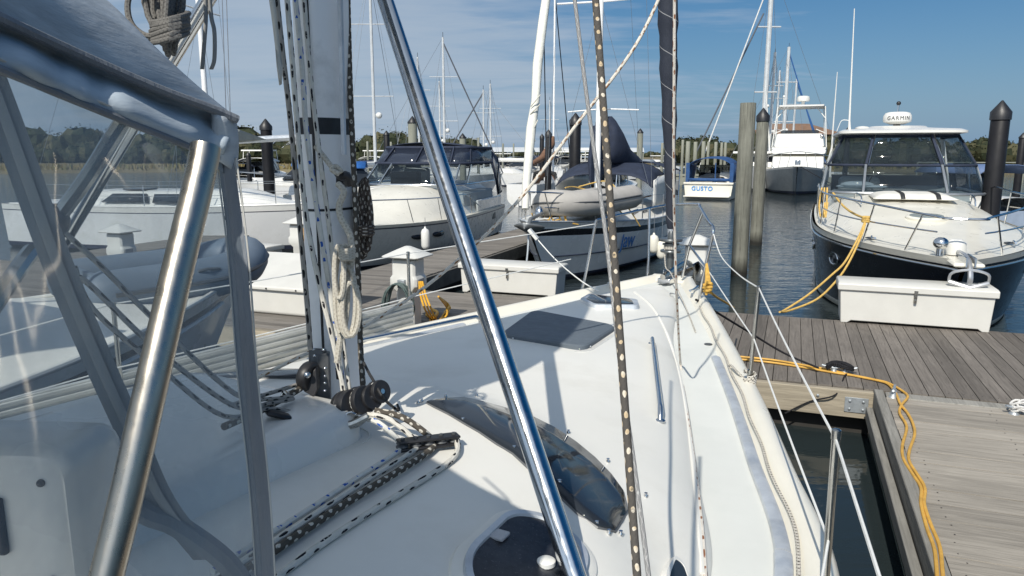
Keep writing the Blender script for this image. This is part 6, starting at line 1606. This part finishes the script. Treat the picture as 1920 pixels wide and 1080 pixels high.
# white trawler between and behind the two grey pilings
L = 11; P = facing(1404, 54); g = place("trawler_yacht", (P.x, P.y), -V((P.x, P.y, 0)).normalized() + V((-.25, 0, 0)), L, "white trawler yacht mostly hidden behind the two grey pilings", "motor yacht")
H = Hull(L, 3.9, 1.9, 1.3, .9, 1.0, 2.5, 0, .5); H.build(g, [1.0, .94, .12, .04, -.2], [gel, hull_white, boot, bottom]); H.deck(g, gel, lambda x, y, h: 0.02, .03, .2)
slab("deckhouse", 1.5, 8.6, 1.7, 1.6, 1.5, 2.75, gel, g, .5, .06); slab("roof", 1.2, 8.9, 1.95, 1.9, 2.76, 2.92, gel, g, .2, .05)
for s in (1, -1):
    for x in (2.4, 4.2, 6.0): lbox("window", (x, s*1.66, 2.25), (1.3, .05, .5), smoke, g, .02)
for y in (-.95, 0, .95): lbox("window", (8.32, y, 2.3), (.06, .8, .45), smoke, g, .02)
lt("light_mast", [(4, 0, 2.9), (4, 0, 4.3)], .04, white_pl, g); mb = MB(); mb.ball((4, .7, 3.6), .14); mb.build("dome", white_pl, g, world=False); lt("dome_post", [(4, .7, 2.9), (4, .7, 3.5)], .03, white_pl, g)
# small white sailboat, stern to us, with a brown canvas
L = 8.5; P = facing(978, 39); d = V((.42, 1, 0)).normalized(); g = empty("sailboat", P, math.atan2(d.y, d.x), "small white sailboat with brown canvas, rounded stern towards us, beyond the white furled jib", "sailboat")
mb = MB(); rings = []
for i in range(15):
    t = i/14; x = L*t; hw = 1.0*(hbf(t, .82, 2.2, .4)) + .03; rings.append([V((x - .25*math.cos(a)*0, hw*math.sin(a), .55 + (.62 if abs(a) >= 1.5 else -.62*math.cos(a)))) for a in [-math.pi/2 + math.pi*k/12 for k in range(13)]] )
mb.loft(rings, closed=False, cap=False); mb.poly(rings[0]); mb.build("hull", hull_white, g, world=False, smooth=60)
mb = MB(); mb.loft([[V((L*i/14, s*(1.0*hbf(i/14, .82, 2.2, .4) + .03), .56)) for s in (-1, 1)] for i in range(15)], closed=False, cap=False); mb.build("deck", gel, g, world=False)
lbox("coaming", (2.0, 0, .75), (3.4, 1.5, .4), gel, g, .1); lbox("cabin", (5.0, 0, .8), (2.6, 1.3, .45), gel, g, .1)
br_c = std("brown_canvas", (.16, .085, .05), .85, var=.25)
mb = MB(); mb.tube([V((3.6, -.75, .9)), V((3.5, -.6, 1.65)), V((3.45, 0, 1.8)), V((3.5, .6, 1.65)), V((3.6, .75, .9))], .11, 8); mb.build("dodger_frame", dark_in, g, world=False)
mb = MB(); mb.grid(lambda a, b: V((3.5 + .9*a, -.7 + 1.4*b, 1.05 + .75*(1-abs(2*b-1)**2.2)*(1 - .35*a))), 4, 10); mb.build("dodger", br_c, g, world=False, thick=.03)
mb = MB(); mb.tube([V((1.2, .1, 2.1)), V((3.0, 0, 2.5)), V((4.6, 0, 3.3)), V((4.8, 0, 3.7))], [.10, .18, .2, .1], 10); mb.build("sail_cover", br_c, g, world=False)
lt("mast", [(4.9, 0, .9), (4.9, 0, 12)], .055, mast_paint, g); lt("forestay", [(L, 0, .9), (4.9, 0, 11.5)], .03, black_pl, g); mb = MB(); mb.tube([V((.9, .35*math.cos(t*.42), .95 + .35*math.sin(t*.42))) for t in range(15)], .03, 6, closed=True); mb.build("steering_wheel", black_pl, g, world=False)
for s in (1, -1): lt("stern_rail", [(.1, s*.85, .6), (.1, s*.8, 1.15), (1.5, s*.95, 1.15)], .018, steel, g)
lt("ladder", [(-.03, -.2, .5), (-.03, -.2, .05), (-.03, .15, .05), (-.03, .15, .5)], .02, steel, g)

# prototypes for the many small craft of the far marina
def cruiser_proto(name, P, ang, L, B, canvas, label, grp, hullm=None, tower=False):
    e = empty(name, P, ang, label, "motorboat", grp)
    H = Hull(L, B, 1.35, 1.0, .92, .9, 2.4, 0, .5); H.build(e, [1.0, .92, .1, .03, -.2], [gel, hullm or hull_white, boot, bottom], n=14)
    H.deck(e, gel, lambda x, y, h: (.4*(1-sstep(L*.55, L*.9, x))*max(0, 1-abs(y/max(.1, h-.2))**4) if abs(y) < h-.2 else 0), .03, .2, n=12, nv=8)
    slab("windscreen", L*.3, L*.58, B*.40, B*.34, 1.45, 2.1, smoke, e, .7, .02)
    mb = MB(); mb.grid(lambda a, b: V((L*.5 - L*.42*a, (b-.5)*B*.82, 2.12 + .28*(1-abs(2*b-1)**3))), 4, 8); mb.build("canvas_top", canvas, e, world=False, thick=.03)
    for s in (1, -1):
        lt("canvas_pole", [(L*.12, s*B*.4, 1.1), (L*.15, s*B*.4, 2.15)], .025, steel, e, 5); lt("bow_rail", [H.sheer(x, s, .08, .5) for x in (L*.5, L*.7, L*.88, L*.98)], .02, steel, e, 5)
    if tower:
        slab("hardtop", L*.2, L*.55, B*.36, B*.36, 2.9, 3.0, gel, e, .1, .03)
        for s in (1, -1): lt("tower_leg", [(L*.25, s*B*.38, 1.2), (L*.27, s*B*.34, 2.9)], .03, white_pl, e, 5); lt("tower_leg", [(L*.5, s*B*.38, 1.2), (L*.48, s*B*.34, 2.9)], .03, white_pl, e, 5)
    return e
rnd = random.Random(31)
far_l = "small distant white motorboat in the packed far marina rows"; far_g = "motorboats in the far marina"
p1 = cruiser_proto("far_motorboat", facing(905, 88), R(100), 7.5, 2.7, navy_canvas, far_l, far_g); p2 = cruiser_proto("far_motorboat", facing(1080, 92), R(250), 8.5, 3.0, white_pl, far_l, far_g, tower=True); p3 = cruiser_proto("far_motorboat", facing(960, 84), R(280), 7, 2.6, grey_canvas, far_l, far_g)
i = 0
for px in [448, 470, 540, 660, 690, 845, 880, 893, 918, 935, 948, 972, 995, 1012, 1030, 1046, 1060, 1066, 1092, 1104, 1128, 1150, 1212, 1226]:
    Y = rnd.uniform(80, 108) if px > 800 else rnd.uniform(54, 75)
    o = copy_tree((p1, p2, p3)[i % 3]); o.location = facing(px, Y); o.rotation_euler = (0, 0, R(rnd.choice([95, 110, 260, 275, 200, 20]) + rnd.uniform(-15, 15))); k = rnd.uniform(.8, 1.1); o.scale = (k, k, k); i += 1
# covered slips with pale roofs
for px, Y, w_ in ((945, 116, 9), (1010, 122, 10), (1090, 118, 9), (1160, 124, 8)):
    P = facing(px, Y); e = empty("boat_shed", P, R(-8), "long low boat shed with a pale roof on posts at the far marina", "boat shed", "covered slips at the far marina")
    mb = MB(); mb.loft([[V((-w_/2, -4, 3.0)), V((w_/2, -4, 3.0)), V((w_/2, 4, 3.0)), V((-w_/2, 4, 3.0))], [V((-w_/2, -.2, 3.7)), V((w_/2, -.2, 3.7)), V((w_/2, .2, 3.7)), V((-w_/2, .2, 3.7))]]); mb.build("roof", std("pale_roof", (.55, .57, .58), .6), e, world=False)
    for x in (-1, 0, 1):
        lt("post", [(x*w_*.48, -3.8, -.5), (x*w_*.48, -3.8, 3.0)], .12, pile_far, e, 6)
# named near-far craft on the left and right edges
e = cruiser_proto("motorboat", facing(535, 33), R(8), 7.0, 2.5, blue_canvas, "white motorboat under a bright blue awning left of the mast", None); e["group"] = ""
e = cruiser_proto("motorboat", facing(668, 40), R(190), 6.5, 2.5, blue_canvas, "white motorboat whose bright blue awning shows just right of the mast", None)
def far_del(e):
    if "group" in e and not e["group"]: del e["group"]
e = cruiser_proto("motorboat", facing(1925, 23), R(100), 7, 2.6, std("faded_blue_canvas", (.10, .15, .27), .7), "boat with a faded blue top cut by the right edge of the picture", None, std("pale_blue_hull", (.30, .36, .45), .4)); far_del(e)
e = cruiser_proto("motorboat", facing(1098, 35), R(70), 8.5, 3.1, white_pl, "white flybridge boat behind the thick black piling and sail cover", None, tower=True); far_del(e)
# sailing yachts whose masts fill the skyline
far_mast = std("far_mast_paint", (.50, .52, .53), .5)
def yacht(px, top, Y, wpx, label, ang=70, L=10.5, blue=None, grp="sailing yachts in the far marina", fore=None, sz=(.4, .72)):
    P = facing(px, Y); h = pY(px, top, Y).z; e = empty("sailing_yacht", P, R(ang), label, "sailboat", grp)
    r = max(.05, wpx/FOC*Y/2)
    H = Hull(L, 3.0, 1.3, 1.1, .7, .9, 2.1, .05, .45); o = H.build(e, [1.0, .9, .1, .03, -.2], [gel, hull_white, boot, bottom], n=14)
    for ob in (o,): ob.data.transform(Matrix.Translation((-L*.57, 0, 0)))
    d_ = H.deck(e, gel, lambda x, y, hh: (.4*sstep(2, 3, x)*(1-sstep(7, 9, x))*max(0, 1-abs(y/max(.1, hh-.3))**4) if abs(y) < hh-.3 else 0), .03, .2, n=14, nv=8); d_.data.transform(Matrix.Translation((-L*.57, 0, 0)))
    lt("mast", [(0, 0, 1.2), (0, 0, h)], [r, r*.8], far_mast, e, 8)
    side = Matrix.Rotation(-R(ang), 3, 'Z') @ V((1, 0, 0))
    for f in sz: lt("spreader", [V((0, 0, 1.2 + (h-1.2)*f)) - side*1.0, V((0, 0, 1.2 + (h-1.2)*f)) + side*1.0], r*.3, far_mast, e, 5)
    for s in (1, -1): lt("shroud", [side*(s*1.3) + V((0, 0, 1.1)), side*(s*1.0) + V((0, 0, 1.2 + (h-1.2)*sz[0])), V((0, 0, h))], max(.006, .00022*Y), wire_g, e, 5)
    lt("boom", [(0, 0, 2.2), (-3.8, 0, 2.2)], .16, blue or white_pl, e, 8)
    lt("forestay", [(L*.43, 0, 1.3), (0, 0, h*.97)], max(.02, .0009*Y) if fore else max(.006, .0003*Y), fore or wire_g, e, 6); lt("backstay", [(-L*.57, 0, 1.1), (0, 0, h)], max(.006, .00022*Y), wire_g, e, 5)
    lt("wind_vane", [(0, 0, h), (0, 0, h+.35)], .02, black_pl, e, 5)
    mb = MB(); mb.ball(side*.25 + V((0, 0, 1.2 + (h-1.2)*.33)), .16); mb.build("deck_light", white_pl, e, world=False)
    return e
grey_sail = std("furled_grey", (.10, .11, .13), .8); blue_sail = std("furled_blue", (.03, .11, .30), .8); wsail = std("furled_white", (.62, .62, .60), .8)
yacht(704, -60, 38, 6.5, "sailing yacht with the tall pale mast just right of our own mast", 80, sz=(.42, .75))
yacht(787, 107, 62, 4, "far sailing yacht with the shorter mast behind the steel mast strut", 75)
yacht(834, 70, 55, 5, "far sailing yacht whose tall mast stands right of the strut above the navy canvas", 20, fore=grey_sail)
yacht(826, 152, 75, 3.5, "far sailing yacht with the short mast left of the tall mast by the strut", 80)
yacht(907, 168, 66, 3.5, "left of the two far sailing yachts with short masts near the white furled jib", 160, fore=grey_sail)
yacht(920, 157, 70, 3.8, "right of the two far sailing yachts with short masts near the white furled jib", 100)
yacht(1030, 188, 80, 3, "far sailing yacht with a thin mast just right of the white furled jib", 90)
yacht(1428, -60, 68, 10, "sailing yacht with the tallest mast beside the capped grey piling and two furled headsails", 176, L=13, fore=wsail)
yacht(1441, 98, 74, 6, "sailing yacht mast just right of the tallest mast behind the pilings", 90)
yacht(1452, 132, 78, 4, "sailing yacht with the short mast left of the sportfishing boat's tower", 90)
yacht(1466, 88, 72, 7, "sailing yacht with blue furled headsail behind the sportfishing boat's tower", 10, fore=blue_sail)
yacht(1484, 148, 80, 4, "sailing yacht with the shortest mast rising over the sportfishing boat's bridge", 15, fore=blue_sail)
mb = MB(); mb.tube([pY(1306, 285, 70), pY(1432, 25, 68)], .07, 8); 
W_ = bpy.data.objects["sailing_yacht.007"]; mb.build("furled_staysail", grey_sail, W_)
# tall slim antennas and masts in the gaps
lt_w = MB(); lt_w.tube([pY(1556, 330, 40), pY(1562, 240, 40), pY(1570, 135, 40)], [.05, .04, .018], 8); e = empty("antenna_mast", pY(1556, 330, 40), 0, "slim white antenna mast between the sportfishing boat and the hardtop motorboat", "antenna")
lt_w.build("antenna", white_pl, e)
# house with a tan roof behind the sportfishing boat, white house at left
e = empty("house", facing(1480, 150), R(10), "house with a tan hipped roof behind the far yachts' masts", "house")
mb = MB(); mb.box((0, 0, 3.2), (15, 9, 6.4)); mb.build("wall", std("house_wall", (.5, .47, .42), .8), e, world=False)
mb = MB(); mb.loft([[V((-8.6, -5.5, 6.4)), V((8.6, -5.5, 6.4)), V((8.6, 5.5, 6.4)), V((-8.6, 5.5, 6.4))], [V((-3.5, -.2, 8.6)), V((3.5, -.2, 8.6)), V((3.5, .2, 8.6)), V((-3.5, .2, 8.6))]]); mb.build("roof", std("tan_roof", (.22, .13, .08), .85, var=.2, vscale=1), e, world=False)
for x in (-4.5, -1.5, 1.5, 4.5):
    mb = MB(); mb.box((x, -4.52, 4.4), (1.2, .1, 1.5)); mb.build("window", smoke, e, world=False)
e = empty("house", facing(566, 165), R(-6), "small white gabled house seen left of our mast on the far shore", "house")
mb = MB(); mb.box((0, 0, 2), (6, 5, 4)); mb.build("wall", gel, e, world=False); mb = MB(); mb.prism([V((-3.3, -2.8, 4)), V((3.3, -2.8, 4)), V((0, -2.8, 6.4))], (0, 5.6, 0)); mb.build("roof", std("grey_roof", (.35, .36, .37), .8), e, world=False)
for x in (-1.4, 1.4):
    mb = MB(); mb.box((x, -2.52, 2.2), (.9, .1, 1.2)); mb.build("window", smoke, e, world=False)
# far piers
mb = MB(); 
mb.box((6, 112, .9), (70, 1.6, .14)); 
for i in range(36): mb.box((-28 + 2*i, 111.4, .3), (.22, .22, 1.4))
tag(mb.build("pier", pile_far), "long low pale timber pier across the far marina", "pier")
mb = MB(); mb.box((22, 62, 1.0), (20, 1.6, .14)); mb.box((22, 61.3, .55), (20, .1, .6)); tag(mb.build("pier", pile_far), "timber bulkhead pier behind the blue-canvas boat and grey pilings", "pier")
mb = MB(); mb.bar((40, 74, 1.9), (95, 66, 1.9), .10, .10); mb.bar((40, 74, 1.4), (95, 66, 1.4), .08, .08)
for i in range(24): p = V((40, 74, .9)).lerp(V((95, 66, .9)), i/23); mb.box(p, (.14, .14, 2.0))
tag(mb.build("fence", pile_far), "low pale post and rail fence along the marsh at the right", "fence")
# ---------- tree line and marsh grass (far masses)
def tree_mat():
    m, nt, p = newmat("tree_line_leaves")
    g = nd(nt, 'ShaderNodeNewGeometry')
    c = ramp(nt, g.outputs['Random Per Island'], [(.0, (.018, .024, .012)), (.5, (.036, .043, .021)), (.8, (.056, .058, .030)), (1.0, (.085, .078, .043))])
    nt.links.new(c, p.inputs['Base Color']); p.inputs['Roughness'].default_value = .8; p.inputs['Specular IOR Level'].default_value = .2; return m
rnd = random.Random(77); mb = MB()
def crown(c, r, h, n):
    rings = []
    for j in range(1, 6):            # dense lumpy heart of the crown
        a = math.pi*j/6 - math.pi/2
        rings.append([c + V((r*.90*math.cos(a)*math.cos(b)*rnd.uniform(.75, 1.1), r*.90*math.cos(a)*math.sin(b)*rnd.uniform(.75, 1.1), h*(.48 + .46*math.sin(a)*rnd.uniform(.85, 1.1)))) for b in [2*math.pi*k/9 for k in range(9)]])
    vs = [[mb.v(p) for p in q] for q in rings]
    for a, b in zip(vs, vs[1:]):
        for k in range(9):
            q4 = [mb.v(v.co) for v in (a[k], a[(k+1) % 9], b[(k+1) % 9], b[k])]; mb.face(q4)
    for _ in range(n):
        a = rnd.uniform(0, 6.283); u = rnd.uniform(-1, 1); q_ = rnd.uniform(.72, .98)
        k = math.sqrt(1-u*u); lob = 1 + .07*math.sin(3*a + c.x) + .05*math.sin(5*u + c.y)
        p = c + V((r*k*math.cos(a)*q_*lob, r*k*math.sin(a)*q_*lob, h*(.5 + .5*u*q_*lob)))
        s = rnd.uniform(.05, .15)*min(r, 3.2)*.62; x = V((rnd.uniform(-1, 1), rnd.uniform(-1, 1), rnd.uniform(-.6, .6))).normalized(); y = x.orthogonal().normalized(); y = (Matrix.Rotation(rnd.uniform(0, 6.28), 3, x) @ y)
        mb.face([mb.v(p - x*s - y*s*.4), mb.v(p + x*s*.3 - y*s*.7), mb.v(p + x*s + y*s*.5), mb.v(p - x*s*.2 + y*s*.7)])
def belt(px0, px1, Y0, Y1, h0, h1, step, dens=300):
    px = px0
    while px < px1:
        Y = rnd.uniform(Y0, Y1); P = facing(px, Y); h = rnd.uniform(h0, h1)*(1 + .18*math.sin(px*.045) + .1*math.sin(px*.13)); r = h*rnd.uniform(.38, .6)
        crown(P + V((0, 0, .3)), r, h, dens); px += step*rnd.uniform(.6, 1.3)
belt(-200, 860, 165, 200, 5.5, 8.2, 9); belt(-200, 860, 150, 165, 3.0, 5.0, 8, 200)
belt(850, 900, 210, 240, 5, 7, 9); belt(900, 1270, 330, 380, 3.6, 5.0, 7, 120)
belt(1262, 1420, 125, 150, 3.8, 5.6, 8); belt(1420, 1620, 130, 160, 3.8, 5.8, 9); belt(1600, 2300, 120, 145, 4.0, 5.6, 8, 320)
tag(mb.build("tree_line", tree_mat(), smooth=0), kind="stuff")
mb = MB()
for _ in range(16000):
    px = rnd.choice([rnd.uniform(1250, 2300), rnd.uniform(-250, 900)]); Y = rnd.uniform(72, 140); P = facing(px, Y)
    if Y < max(70, shoreY(P.x)) + 1: continue
    h = rnd.uniform(.5, 1.1); w_ = rnd.uniform(.1, .3); a = rnd.uniform(0, 3.14); dx = V((math.cos(a)*w_, math.sin(a)*w_, 0)); P.z = .2
    mb.face([mb.v(P - dx), mb.v(P + dx), mb.v(P + dx*.3 + V((rnd.uniform(-.1, .1), 0, h)))])
def gm():
    m, nt, p = newmat("marsh_grass_blades"); g = nd(nt, 'ShaderNodeNewGeometry')
    nt.links.new(ramp(nt, g.outputs['Random Per Island'], [(0, (.16, .125, .05)), (.6, (.26, .20, .09)), (1, (.15, .16, .06))]), p.inputs['Base Color']); p.inputs['Roughness'].default_value = .9; return m
tag(mb.build("marsh_grass", gm(), smooth=0), kind="stuff")
